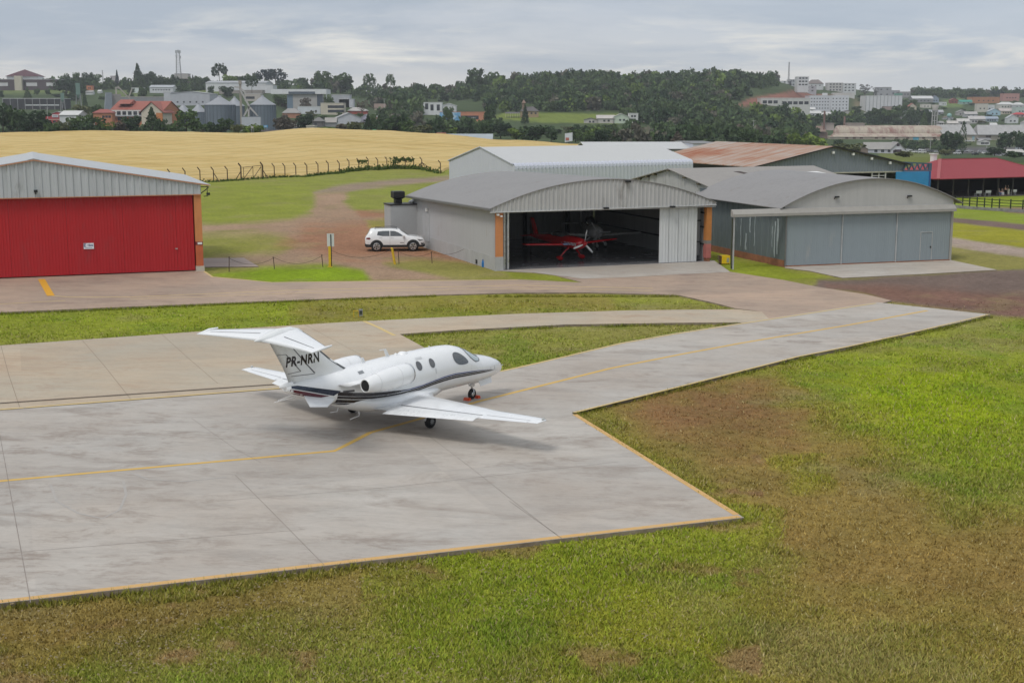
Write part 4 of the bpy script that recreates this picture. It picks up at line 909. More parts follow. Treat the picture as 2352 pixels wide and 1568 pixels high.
# ---- left hangar with the red door
B3 = at(468, 621.5); A3 = R(19.87)
FL0 = Fr(B3, A3); tap = FL0.x(81, 7.4); WL = 2 * (-tap + .1); DL = 15.0
FL = Fr(FL0.w(-WL, 0), A3)
def lefth():
    T = thing('hangar', 'large hangar with a red ribbed door under a silver gable', 'hangar', FL.O, FL.a)
    ez, rz_ = 5.72, 7.42; hw = WL / 2; f = lambda x: rz_ - (rz_ - ez) * abs(x - hw) / hw
    b = MB(); th = .06; ov = .62
    for s in (-1, 1):
        xe = hw + s * (hw + ov); ze = f(0) - (rz_ - ez) / hw * ov; y0, y1 = -.28, DL
        b.extr([Vector((hw, y0, rz_ + .09)), Vector((xe, y0, ze + .09)), Vector((xe, y0, ze + .03)), Vector((hw, y0, rz_ + .03))], (0, y1 - y0, 0))
    b.build('roof', M_RFS, T, recalc=True)
    b = MB(); b.extr([Vector((hw - .35, -.3, rz_ + .05)), Vector((hw, -.3, rz_ + .125)), Vector((hw + .35, -.3, rz_ + .05)), Vector((hw, -.3, rz_ + .10))], (0, DL + .3, 0)); b.build('ridge_cap', M_RFS, T)
    b = MB(); corr(b, -.02, WL, K(5.1), lambda x: f(x) + .02, .46, .06, -.12); g = b.build('front_gable', M_FAL, T)
    b = MB(); b.bar((-.1, -.26, f(0) + .0), (hw, -.26, rz_ + .02), .05, .07); b.bar((hw, -.26, rz_ + .02), (WL + .55, -.26, f(WL) - .06), .05, .07); b.bx(-.02, WL, -.2, -.1, 5.04, 5.10); b.build('gable_trim', M_TRIM, g)
    b = MB(); x = FL.x(82, 5.5); b.box((x, -.3, 5.5), (.22, .2, .16)); b.bar((x, -.22, 5.45), (x, -.15, 5.3), .06); b.build('floodlight', M_DST, g)
    xe = FL.x(447); seams = [FL.x(24), FL.x(156), FL.x(285), FL.x(407), xe]; xs = [.1, 3.4, seams[0] - 5.2] + seams
    for i in range(len(xs) - 1):
        if xs[i + 1] - xs[i] < .3: continue
        b = MB(); corr(b, xs[i] + .004, xs[i + 1] - .004, K(.05), K(5.06), .19, .014, .16); D = b.build('door_leaf', M_RED, T)
    b = MB(); x = FL.x(405); b.box((x, .11, 1.52), (.16, .05, .07)); b.build('door_handle', M_ALU, D)
    # sign on the door
    xa, xb = FL.x(192), FL.x(215.5); zc = FL.z(203, 565.5); b = MB(); b.box(((xa + xb) / 2, .105, zc), (xb - xa, .03, .38)); S = b.build('company_sign', pm('sign_white', (.70, .72, .76), .45, var=.03), T)
    for body, size, dx, dz, m_ in (('E', .30, -.24, .05, (.03, .05, .16)), ('elios', .20, .09, .05, (.04, .07, .20)), ('AVIATION', .062, .04, -.12, (.10, .12, .2))):
        if body == 'AVIATION':
            bb = MB()
            for q in range(9): bb.box(((xa + xb) / 2 - .2 + q * .05, .086, zc - .12), (.036, .004, .03))
            bb.build('small_print', pm('small_print_ink', m_, .5), S); continue
        cu = bpy.data.curves.new('sign_text', 'FONT'); cu.body = body; cu.size = size; cu.offset = .006; cu.align_x = 'CENTER'; cu.align_y = 'CENTER'; tmp = bpy.data.objects.new('tmp', cu); COL.objects.link(tmp); bpy.context.view_layer.update()
        me = bpy.data.meshes.new_from_object(tmp.evaluated_get(bpy.context.evaluated_depsgraph_get())); bpy.data.objects.remove(tmp)
        for v in me.vertices: v.co = Vector(((xa + xb) / 2 + dx + v.co.x, .086, zc + dz + v.co.y))
        me.materials.clear(); me.materials.append(pm('sign_ink', (.03, .05, .16), .5)); o = bpy.data.objects.new('sign_text', me); COL.objects.link(o); o.parent = S
    # corner column
    x0 = FL.x(449); x1 = WL; b = MB(); b.bx(x0, x1, -.08, .4, 1.95, 5.04); b.build('corner_column', M_ORA, T)
    b = MB(); b.bx(x0, x1, -.08, .4, .33, 1.73); b.build('column_foot', M_ORD, T); b = MB(); b.bx(x0, x1, -.083, .4, 1.73, 1.95); mb = b.build('column_band', pm('dark_red_band', (.16, .012, .02), .6), T)
    b = MB(); b.bx(x0 + .12, x1 - .05, -.13, -.08, 1.77, 1.91); b.build('notice_plate', M_WHT, mb); b = MB(); b.bx(x0 - .03, x1 + .05, -.12, .45, -.3, .33); b.build('column_base', pm('pale_concrete', (.48, .44, .37), .8, var=.15), T)
    b = MB(); b.bx(WL - .12, WL, .4, DL, -.3, 5.7); b.build('side_wall', M_FAL, T); b = MB(); b.bx(0, .12, .0, DL, -.3, 5.7); b.build('side_wall', M_FAL, T)
    b = MB(); b.extr([Vector((0.12, DL - .1, -.3)), Vector((WL - .12, DL - .1, -.3)), Vector((WL - .12, DL - .1, 5.7)), Vector((hw, DL - .1, 7.38)), Vector((.12, DL - .1, 5.7))], (0, .08, 0)); b.build('back_wall', M_FAL, T)
    b = MB(); e = WL + .55
    for y in (.15, 5, 10):
        b.bar((WL, y, 5.55), (e, y, 5.55), .05); b.bar((WL, y, 5.1), (e, y, 5.5), .05); b.bar((WL, y, 5.0), (WL, y, 5.6), .05); b.bar((e - .1, y, 5.62), (e - .1, y, 5.1), .04)
    b.build('eave_bracket', M_DST, T); b = MB(); b.box((WL + .5, .1, 5.08), (.22, .18, .16)); b.bar((WL + .2, .1, 4.92), (WL + .5, .1, 4.95), .05); b.build('eave_lamp', M_DST, T)
lefth()
# ---- white steel hangar behind
def whiteh():
    O = Vector((.33, 144.6, 0)); a = R(31.2); Lx, Wy = 24.5, 14.9; ez, rz_ = 4.75, 6.5
    T = thing('steel_hangar', 'pale white steel hangar with rounded eaves behind the grey arched one', 'hangar', O, a)
    M1 = sheetmetal('pale_wall_sheet', (.53, .55, .625), streak=.05, rough=.45, metal=.1); M2 = sheetmetal('pale_roof_sheet', (.50, .505, .50), streak=.07, rough=.5)
    b = MB(); corr(b, 0, Lx, K(-.3), K(ez - .45), .5, .03, 0); b.build('long_wall', M1, T)
    b = MB(); n = int(Lx / .5); prof = [(0, ez - .45), (.06, ez - .15), (.25, ez + .06), (.6, ez + .16)]
    for i in range(n):
        x = i * Lx / n; w_ = Lx / n; vs = []
        for y, z in prof: vs += [(x, y, z), (x + w_ * .55, y, z), (x + w_ * .66, y - .05, z + .05), (x + w_ * .9, y - .05, z + .05), (x + w_, y, z)]
        b.add(vs, [(5 * k + j, 5 * k + j + 1, 5 * k + j + 6, 5 * k + j + 5) for k in range(3) for j in range(4)])
    b.build('curved_eave', M1, T)
    b = MB(); rl = [Vector((-.1, .6, ez + .17)), Vector((-.1, Wy / 2, rz_)), Vector((-.1, Wy + .1, ez)), Vector((-.1, Wy + .1, ez - .06)), Vector((-.1, Wy / 2, rz_ - .06)), Vector((-.1, .6, ez + .1))]; b.extr(rl, (Lx + .2, 0, 0)); b.build('roof', M2, T, recalc=True)
    b = MB(); g = lambda y: (ez + (rz_ - ez) * (y / (Wy / 2)) if y < Wy / 2 else rz_ - (rz_ - ez) * ((y - Wy / 2) / (Wy / 2))) - .08; corr(b, .02, Wy, K(-.3), g, .5, .03, 0.0, 'y'); b.build('gable_wall', M1, T)
    b = MB(); corr(b, .02, Wy, K(-.3), g, .5, -.03, Lx, 'y'); b.build('gable_wall', M1, T); b = MB(); corr(b, 0, Lx, K(-.3), K(ez - .05), .5, -.03, Wy); b.build('long_wall', M1, T)
    b = MB(); b.bar((-.12, .3, ez + .06), (-.12, Wy / 2, rz_ + .03), .06, .10); b.bar((-.12, Wy / 2, rz_ + .03), (-.12, Wy + .1, ez + .02), .06, .10); b.build('verge_trim', M1, T)
whiteh()
# ---- low grey gabled shed between the hangars
def shed():
    ridge = Vector((13.4, 113.0, 0)); a = R(24); hw, Lx = 6.7, 15; rz_, ez = 5.72, 4.45
    T = thing('workshop_shed', 'low grey gabled shed squeezed between the two arched hangars', 'shed', ridge, a)
    b = MB(); b.extr([Vector((-.3, -hw - .2, ez)), Vector((-.3, 0, rz_)), Vector((-.3, hw + .2, ez)), Vector((-.3, hw + .2, ez - .07)), Vector((-.3, 0, rz_ - .07)), Vector((-.3, -hw - .2, ez - .07))], (Lx, 0, 0)); r = b.build('roof', sheetmetal('pale_weathered_sheet', (.285, .268, .25), rust=(.22, .20, .185), streak=.14, rough=.65, rustamt=.6), T, recalc=True)
    sl = lambda y: rz_ - (rz_ - ez) * abs(y) / hw
    b = MB(); b.add([(5.2, -1.6, sl(1.6) + .02), (5.9, -1.6, sl(1.6) + .02), (7.3, -4.6, sl(4.6) + .02), (6.6, -4.6, sl(4.6) + .02)], [(0, 1, 2, 3)]); b.build('missing_sheet', pm('brown_gap', (.07, .055, .05), .9, var=.4), r)
    b = MB(); b.add([(12.2, -2.2, sl(2.2) + .02), (13.4, -2.2, sl(2.2) + .02), (14.2, -3.4, sl(3.4) + .02), (12.6, -3.4, sl(3.4) + .02)], [(0, 1, 2, 3)]); b.build('white_sheet', M_WHT, r)
    b = MB(); corr(b, -hw, hw, K(-.2), lambda y: sl(y) - .1, .3, .04, 0, 'y'); b.build('gable_wall', M_FAS, T)
    b = MB(); corr(b, 0, Lx - .4, K(-.2), K(ez - .1), .3, .04, -hw); corr(b, 0, Lx - .4, K(-.2), K(ez - .1), .3, -.04, hw); b.build('side_wall', M_FAS, T)
    b = MB()
    for y in (-4.8, -2.6, 0, 2.4, 3.6, 5.0): b.bx(-.35, .02, y - .12, y + .12, sl(y) - .22, sl(y) - .10)
    b.build('purlin_end', pm('old_wood', (.12, .10, .06), .9), T)
shed()
# ---- rusty roofed hangar with the blue door
def rusty():
    O = at(1737, 381, 5.8); O.z = 0; a = R(21); W, D = 15.6, 21.0; ez, rz_ = 5.8, 7.42; hw = W / 2
    T = thing('rusty_hangar', 'blue-grey gabled hangar with a rust streaked roof and bright blue door', 'hangar', (O.x * 1.38, O.y * 1.38, H - H * 1.38), a); T.scale = (1.38,) * 3; fr = Fr(O, a)
    k = NT('rusty_roof_sheet'); o_ = k.obj(); a1 = k.noise(1, 6, .7, st=(.16, 1.3, .5)); b1 = k.noise(.5, 4, .6, st=(.5, .16, .5)); c1 = k.noise(6, 4, .7, st=(.15, 1.5, .3))
    f = k.math('ADD', k.math('MULTIPLY', a1, .42), k.math('ADD', k.math('MULTIPLY', b1, .38), k.math('MULTIPLY', c1, .2)))
    M = k.out(k.ramp(f, [(.40, (.40, .355, .32)), (.50, (.36, .22, .155)), (.58, (.29, .095, .045)), (.70, (.24, .062, .028))]), .8, 0, .2)
    b = MB(); s_ = (rz_ - ez) / hw; b.extr([Vector((-.4, -.3, ez - .4 * s_)), Vector((hw, -.3, rz_)), Vector((W + .4, -.3, ez - .4 * s_)), Vector((W + .4, -.3, ez - .4 * s_ - .07)), Vector((hw, -.3, rz_ - .07)), Vector((-.4, -.3, ez - .4 * s_ - .07))], (0, D, 0)); b.build('roof', M, T, recalc=True)
    b = MB(); fz = lambda x: rz_ - s_ * abs(x - hw) - .08; corr(b, 0, W, K(5.12), fz, .30, .035, 0); g = b.build('front_gable', sheetmetal('blue_grey_gable_sheet', (.195, .222, .255), streak=.15, rough=.5), T)
    b = MB(); b.bx(-.1, W, -.08, .1, 5.0, 5.12); b.build('lintel', pm('lichen_beam', (.40, .39, .32), .8, var=.3), g)
    b = MB(); b.bar((hw, -.32, rz_ - .02), (W + .4, -.32, ez - .4 * s_ - .02), .06, .14); b.bar((hw, -.32, rz_ - .02), (-.4, -.32, ez - .4 * s_ - .02), .06, .10); b.build('verge_trim', M_DST, T)
    for i, x in enumerate((hw - .1, hw + 2, hw + 4, hw + 6)):
        b = MB(); b.box((x, -.2, fz(x) - (.45 if i == 0 else .22)), (.2, .2, .22)); b.build('gable_lamp', M_WHT, g)
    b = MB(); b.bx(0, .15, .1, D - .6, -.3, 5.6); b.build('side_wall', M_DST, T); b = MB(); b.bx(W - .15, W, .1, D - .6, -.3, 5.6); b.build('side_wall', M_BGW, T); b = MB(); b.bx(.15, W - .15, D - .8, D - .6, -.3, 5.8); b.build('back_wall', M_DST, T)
    b = MB(); b.bx(.15, W - .15, .2, D - .8, -.3, .02); b.build('floor', M_FLR, T)
    x0, x1 = fr.x(2003, 4.8), fr.x(2034, 4.8); b = MB()
    for x in (x0, (x0 + x1) / 2, x1): b.bx(x - .06, x + .06, -.02, .06, 0, 5.0)
    for i in range(16): b.bx(x0, x1, .0, .04, .2 + i * .3, .28 + i * .3)
    b.build('lattice_post', M_FAS, T)
    x0, x1 = fr.x(2055, 4.5), fr.x(2134.5, 4.5); b = MB(); b.bx(x0, x1, -.22, -.12, .0, 5.06); dr = b.build('blue_door', pm('bright_blue_paint', (.035, .245, .50), .5, var=.10, scale=1.5), T); b = MB(); b.bx(x1 - .22, x1 - .06, -.26, -.22, 0, 5.06); b.build('door_edge', pm('dark_blue_paint', (.03, .10, .27), .5), dr)
    b = MB(); xa = W - .3; b.bar((xa, -.17, 5.9), (x1, -.17, 5.72), .12); b.bar((xa, -.17, 5.14), (x1, -.17, 5.14), .12); n = 5
    for i in range(n):
        p, q = xa + (x1 - xa) * i / n, xa + (x1 - xa) * (i + 1) / n; b.bar((p, -.17, 5.16), ((p + q) / 2, -.17, 5.78), .10); b.bar(((p + q) / 2, -.17, 5.78), (q, -.17, 5.16), .10)
    b.bx(x1 - .3, x1 + .02, -.26, -.08, 5.08, 5.8); b.build('door_rail_truss', pm('slate_blue_steel', (.07, .11, .17), .5, var=.15), T)
rusty()
# ---- long white building beyond the hangars
def longwhite():
    d = 216.0; X0 = (1345 - CX) / F * d; X1 = (1655 - CX) / F * d; T = thing('warehouse', 'long low white warehouse with a flat pale roof behind the steel hangar', 'warehouse', (X0, d, 0), R(2))
    W = X1 - X0; xm = (1588 - 1345) / (1655 - 1345) * W; zt = 5.35; ze = 4.5
    m = sheetmetal('pale_roof_sheet', (.50, .505, .50), streak=.07, rough=.5); w_ = sheetmetal('pale_wall_sheet', (.53, .55, .625), streak=.05, rough=.45)
    b = MB(); b.extr([Vector((0, 0, ze)), Vector((0, 11, zt)), Vector((0, 18, ze)), Vector((0, 18, ze - .1)), Vector((0, 11, zt - .1)), Vector((0, 0, ze - .1))], (xm, 0, 0)); b.build('roof', m, T, recalc=True)
    b = MB(); b.bx(0.1, xm, .2, 17.8, -1, ze - .1); b.build('wall', w_, T); b = MB(); b.bx(xm, W, -.6, 18, -1, zt - .1); b.build('end_block', w_, T)
    b = MB(); b.bx(xm - .1, W + .1, -.7, 18.1, zt - .1, zt); b.build('parapet', M_GUT, T); b = MB(); b.bx(xm * .3, xm, -.12, .18, ze - .25, ze - .1); b.build('gutter', M_DST, T)
    b = MB(); b.tube([(xm * .78, -.1, ze - .2), (xm * .78, -.1, 1)], .12, 6); b.build('downpipe', M_DST, T)
longwhite()
# ---------------------------------------------------------------- white car
def suv():
    T = thing('parked_car', 'white sport utility car with roof rails parked on reddish gravel by the grey wall', 'car', (-9.02, 101.98, -.045), R(5.5)); T.scale = (1.05, 1.05, 1.05)
    SEC = [(-2.15, .50, .80, .95, .68, .74, .66), (-2.10, .36, .95, 1.04, .80, .84, .74), (-2.02, .32, 1.05, 1.16, .86, .88, .74), (-1.80, .30, 1.09, 1.53, .89, .90, .64), (-1.68, .30, 1.09, 1.59, .90, .905, .65), (-1.2, .30, 1.07, 1.625, .91, .91, .67), (-.4, .28, 1.05, 1.64, .91, .91, .68),
           (.15, .28, 1.04, 1.615, .91, .91, .67), (.36, .28, 1.04, 1.56, .91, .91, .65), (1.0, .28, 1.03, 1.115, .91, .90, .76), (1.4, .30, .985, 1.07, .90, .88, .74), (1.85, .32, .91, 1.0, .87, .84, .68), (2.06, .34, .82, .92, .80, .78, .62), (2.17, .42, .66, .74, .66, .66, .56)]
    xs = [q[0] for q in SEC]; g = lambda x: [float(np.interp(x, xs, [q[i] for q in SEC])) for i in range(1, 7)]
    def ring(x):
        zb, zl, zt, wl, wb, wt = g(x); h = [(0, zb), (wl * .86, zb), (wl * .97, zb + .07), (wl, zb + .2), (wb + .012, (zb + zl) / 2 + .08), (wb, zl), (wb * .3 + wt * .7, zl + (zt - zl) * .70), (wt, zt - (zt - zl) * .12), (wt * .8, zt - .008), (0, zt + .012)]
        return [Vector((x, y, z)) for y, z in h] + [Vector((x, -y, z)) for y, z in h[-2:0:-1]]
    def sy(x, z):
        r = ring(x)[3:9]; return float(np.interp(z, [p.z for p in r], [p.y for p in r]))
    M = pm('car_white', (.78, .79, .80), .2, var=.02, coat=.8); CL = pm('car_cladding', (.022, .022, .023), .55, var=.15)
    xx = sorted(set(xs + [-2.13, -1.95, -1.9, -1.5, -.8, .6, .8, 1.2, 1.6, 2.12])); b = MB(); b.loft([ring(x) for x in xx]); B = b.build('body', M, T, recalc=True)
    def side(name, poly, mat, par=T, off=.012, sides=(1, -1)):
        for s in sides:
            b = MB(); n = len(poly); c = (sum(p[0] for p in poly) / n, sum(p[1] for p in poly) / n); vs = [(c[0], s * (sy(*c) + off), c[1])]
            for r in (.5, 1):
                for p in poly: x, z = c[0] + (p[0] - c[0]) * r, c[1] + (p[1] - c[1]) * r; vs.append((x, s * (sy(x, z) + off), z))
            b.add(vs, [(0, 1 + i, 1 + (i + 1) % n) for i in range(n)] + [(1 + i, 1 + n + i, 1 + n + (i + 1) % n, 1 + (i + 1) % n) for i in range(n)], 0, True); o = b.build(name, mat, par, recalc=True)
    side('side_window', [(-1.28, 1.18), (-1.22, 1.43), (-.85, 1.47), (-.38, 1.475), (-.38, 1.10), (-.9, 1.11)], M_GLS); side('side_window', [(-.33, 1.10), (-.33, 1.475), (-.02, 1.46), (.25, 1.36), (.56, 1.16), (.55, 1.09)], M_GLS)
    side('tail_light', [(-2.06, 1.0), (-1.80, 1.01), (-1.74, .93), (-1.84, .86), (-2.06, .87)], pm('red_lamp', (.16, .008, .02), .2, coat=.6)); side('headlight', [(1.62, .87), (2.06, .83), (2.10, .76), (1.80, .73)], pm('headlamp', (.10, .11, .12), .1, coat=1.0, var=.5, scale=12))
    side('fog_light', [(1.86, .60), (2.10, .61), (2.08, .48), (1.92, .47)], CL); side('door_seam', [(-.36, 1.09), (-.345, 1.09), (-.345, .50), (-.36, .50)], pm('car_seam', (.35, .36, .37), .5)); side('door_seam', [(.70, 1.02), (.715, 1.02), (.70, .50), (.685, .50)], pm('car_seam', (.35, .36, .37), .5))
    side('door_handle', [(-.30, .98), (-.08, .98), (-.08, .955), (-.30, .955)], pm('car_handle', (.5, .51, .52), .3)); side('door_handle', [(-1.12, 1.0), (-.90, 1.0), (-.90, .975), (-1.12, .975)], pm('car_handle', (.5, .51, .52), .3)); side('badge', [(.38, .64), (.66, .64), (.66, .61), (.38, .61)], CL)
    for nm, (xa, xb), w in (('windshield', (.40, .97), .90), ('rear_window', (-1.99, -1.80), .84)):
        b = MB(); vs = []; n = 6
        for i in range(n + 1):
            x = xa + (xb - xa) * i / n; zb, zl, zt, wl, wb, wt = g(x)
            for j in range(-4, 5): y = wt * w * j / 4; vs.append((x + (.012 if nm == 'windshield' else -.012), y, zt + .018 - .02 * abs(j / 4) ** 3))
        b.add(vs, [(9 * i + j, 9 * i + j + 1, 9 * i + j + 10, 9 * i + j + 9) for i in range(n) for j in range(8)], 0, True); b.build(nm, M_GLS, T, recalc=True)
    for s in (1, -1):
        b = MB(); b.tube([(-1.45, s * .60, 1.60), (-1.35, s * .60, 1.665), (-.2, s * .61, 1.69), (.1, s * .60, 1.655), (.18, s * .59, 1.60)], .022, 6); b.build('roof_rail', CL, T)
        b = MB(); b.loft([[Vector((x, s * y, z)) for x, z in ((.55, 1.06), (.72, 1.07), (.70, 1.17), (.58, 1.18))] for y in (.90, 1.06)], smooth=False); b.build('wing_mirror', M, T, recalc=True)
        b = MB(); b.loft([[Vector((x, s * y, z)) for y, z in ((.86, .28), (.935, .29), (.935, .45), (.90, .47))] for x in (-.95, .95)], smooth=False); b.build('sill_cladding', CL, T, recalc=True)
        for x in (-1.318, 1.318):
            b = MB(); n = 18; vs = []
            for i in range(n + 1):
                a = -.12 + (PI + .24) * i / n
                for r, y in ((.38, .925), (.475, .935), (.49, .90)): vs.append((x + math.cos(a) * r, s * y, max(.30, .36 + math.sin(a) * r)))
            b.add(vs, [(3 * i + j, 3 * i + j + 1, 3 * i + j + 4, 3 * i + j + 3) for i in range(n) for j in (0, 1)], 0, True); b.build('wheel_arch', CL, T, recalc=True)
            b = MB(); b.lathe([(.001, .0), (.40, .0), (.40, -.02)], (x, s * .918, .37), 'Y', 24); b.build('wheel_well_shade', M_DARK, T)  # flat near-black disc painting the shade inside the wheel arch; no real recess
            b = MB(); b.lathe([(.22, -.11), (.33, -.11), (.355, -.07), (.358, 0), (.355, .07), (.33, .11), (.22, .11)], (x, s * .845, .355), 'Y', 30); W = b.build('wheel', M_RUB, T)
            b = MB(); b.lathe([(.001, .0), (.235, .0)], (x, s * .952, .355), 'Y', 24); b.build('rim_shadow', M_DARK, W)
            b = MB(); b.lathe([(.225, 0), (.25, s * .006), (.255, 0)], (x, s * .955, .355), 'Y', 24)
            for k_ in range(5):
                a = 2 * PI * k_ / 5 + .3
                for d_ in (-.16, .16): b.bar((x + .05 * math.cos(a), s * .958, .355 + .05 * math.sin(a)), (x + .235 * math.cos(a + d_), s * .962, .355 + .235 * math.sin(a + d_)), .05 if abs(math.sin(a)) > 2 else .014, .045)
            b.build('rim', M_ALU, W)
    b = MB(); b.loft([[Vector((x, y, z)) for y, z in ((-w, z0), (w, z0), (w, z0 + h), (-w, z0 + h))] for x, w, z0, h in ((-2.17, .70, .36, .20), (-2.05, .86, .30, .22), (-1.72, .915, .30, .20))], smooth=False); b.build('rear_bumper', CL, T, recalc=True)
    b = MB(); b.loft([[Vector((x, y, z)) for y, z in ((-w, z0), (w, z0), (w, z0 + h), (-w, z0 + h))] for x, w, z0, h in ((2.19, .62, .34, .16), (2.06, .82, .29, .16), (1.74, .905, .29, .14))], smooth=False); b.build('front_bumper', CL, T, recalc=True)
    b = MB(); b.bx(2.135, 2.165, -.42, .42, .66, .76); b.build('grille', CL, T)
suv()
# ---------------------------------------------------------------- small planes in the open hangar
def lightplane(T, M, span, length, wz, cz, fr, prop, legs, tail, canopy, spin, blades=3, pitch0=.4):
    """nose towards +x, origin under the main wheels"""
    xn = length * .23; xt = xn - length
    def ring(x, w, z0, z1, n=20): return [Vector((x, math.sin(2 * PI * i / n) * w, (z0 + z1) / 2 + math.cos(2 * PI * i / n) * (z1 - z0) / 2)) for i in range(n)]
    st = [(xn, fr * .42, cz - fr * .42, cz + fr * .42), (xn - .08, fr * .72, cz - fr * .66, cz + fr * .62), (xn - .45, fr * .95, cz - fr * .95, cz + fr * .80), (xn - 1.1, fr, cz - fr, cz + fr * .92), (xn - 2.0, fr * .98, cz - fr, cz + fr * .95), (xn - 3.2, fr * .80, cz - fr * .86, cz + fr * .9), (xn - 4.6, fr * .42, cz - fr * .5, cz + fr * .72), (xt + .15, fr * .14, cz - fr * .12, cz + fr * .46), (xt, .02, cz, cz + fr * .4)]
    b = MB(); b.loft([ring(*s) for s in st]); B = b.build('fuselage', M, T, recalc=True)
    def wing(name, sp, x0, c0, c1, z0, z1, t, mat=M):
        for s in (1, -1):
            b = MB(); rr = []
            for y, c, z in ((fr * .5, c0, z0), (sp / 2 - .1, c1, z1), (sp / 2, c1 * .8, z1 + .01)):
                xa = x0 - (c0 - c) * .35; rr.append([Vector((xa - c * u, s * y, z + t * c * h)) for u, h in ((0, 0), (.1, .6), (.3, .8), (1, .02), (.3, -.6), (.1, -.5))])
            b.loft(rr); b.build(name, mat, T, recalc=True)
    wing('wing', span, .55, 1.45, .85, wz, wz + span * .02, .10); wing('tailplane', tail, xt + 1.0, .85, .55, cz + fr * .35, cz + fr * .35, .07)
    b = MB(); b.loft([[Vector((xt + a, y, z)) for a, y in ((1.1 - k_ * .7, 0), (.6 - k_ * .5, .05), (-.1 - k_ * .05, 0), (.6 - k_ * .5, -.05))] for z, k_ in ((cz + fr * .3, 0), (cz + fr * .3 + .7, .5), (cz + fr * .3 + 1.25, .95))]); b.build('fin', M, T, recalc=True)
    ca, cb, ch = canopy; b = MB(); b.loft([ring(x, w, cz + fr * .4, cz + fr * .4 + h, 16) for x, w, h in ((ca, fr * .5, fr * .55), (ca - .35, fr * .78, ch * .75), ((ca + cb) / 2, fr * .82, ch), (cb + .4, fr * .6, ch * .8), (cb, fr * .3, fr * .5))]); b.build('canopy', pm('canopy_glass', (.07, .075, .08), .08, coat=1.0), T, recalc=True)
    b = MB(); b.lathe([(.001, xn + .42), (.08, xn + .36), (.15, xn + .2), (.19, xn - .02)], (0, 0, cz), 'X', 20); sp_ = b.build('spinner', spin, T)
    for k_ in range(blades):
        a = pitch0 + 2 * PI * k_ / blades; ax = Vector((0, math.cos(a), math.sin(a))); pe = Vector((0, -math.sin(a), math.cos(a))); b = MB(); rr = []
        for r, w, tw in ((.12, .05, .9), (.35, .085, .7), (.7, .085, .45), (.95, .05, .35), (.98, .02, .3)):
            o = Vector((xn + .12, 0, cz)) + ax * r; d = pe * math.cos(tw) + Vector((1, 0, 0)) * math.sin(tw); q = d.cross(ax); rr.append([o + d * w, o + q * .015, o - d * w, o - q * .015])
        b.loft(rr); b.build('propeller_blade', prop, T, recalc=True)
    for s in (1, -1):
        b = MB(); b.tube([(0.1, s * fr * .5, cz - fr * .85), (.05, s * (fr * .5 + .25), cz - fr * 1.25), (0, s * .88, .36), (0, s * .93, .26)], [.07, .055, .045, .04], 8); b.build('gear_leg', legs, T)
        b = MB(); b.loft([ring(x, w, z0, z1, 12) for x, w, z0, z1 in ((.42, .02, .25, .28), (.25, .11, .12, .40), (0, .13, .08, .44), (-.3, .08, .2, .38), (-.5, .01, .29, .31))]); p = b.build('wheel_fairing', legs, T); p.location = (0, s * .95, 0)
        b = MB(); b.lathe([(.06, -.06), (.15, -.06), (.17, 0), (.15, .06), (.06, .06)], (0, s * .95, .17), 'Y', 18); b.build('wheel', M_RUB, T)
    return B, xn
M_RPL = pm('red_plane_paint', (.48, .008, .012), .2, var=.06, coat=.8); M_GPL = pm('grey_plane_paint', (.68, .69, .70), .25, var=.05, coat=.5); M_PRW = pm('white_blade', (.74, .74, .74), .4)
def reds():
    p1, p2 = at(1285.7, 601.4), at(1335, 597.7); c = (p1 + p2) / 2; ang = math.atan2((p2 - p1).y, (p2 - p1).x) - PI / 2
    T = thing('aerobatic_plane', 'small red aerobatic plane with white propeller just inside the open hangar', 'airplane', (c.x, c.y, .01), ang)
    B, xn = lightplane(T, M_RPL, 7.9, 6.6, 1.22, 1.36, .48, M_PRW, M_RPL, 2.6, (-.35, -2.2, .55), M_RPL, 3, 1.35)
    b = MB()
    for s in (1, -1):
        for i in range(9):
            x = xn - .35 - i * .17; b.extr([Vector((x, s * .46, 1.18)), Vector((x + .07, s * .46, 1.18)), Vector((x + .15, s * .475, 1.40)), Vector((x + .08, s * .475, 1.40))], (0, s * .028, 0))
        b.bx(xn - 2.0, xn - .4, s * .48 - .006, s * .48 + .006, 1.26, 1.31)
    b.build('silver_flashes', pm('silver_decal', (.60, .62, .65), .3, .4), T)
    for s in (1, -1):
        b = MB(); b.loft([[Vector((.58 - 1.45 * u, s * y, 1.225 + h * .10)) for u, h in ((0, 0), (.1, .95), (.3, 1.2), (.6, .7), (.6, .5), (.3, .9), (.1, .6))] for y in (.52, .98)]); b.build('wing_band', pm('pale_blue_band', (.24, .36, .56), .3, coat=.4), T, recalc=True)
    b = MB(); b.tube([(-5.0, 0, 1.2), (-5.05, 0, .2)], .025, 6); b.lathe([(.03, -.03), (.10, -.03), (.10, .03), (.03, .03)], (-5.05, 0, .11), 'Y', 12); b.build('tail_wheel', M_RUB, T)
reds()
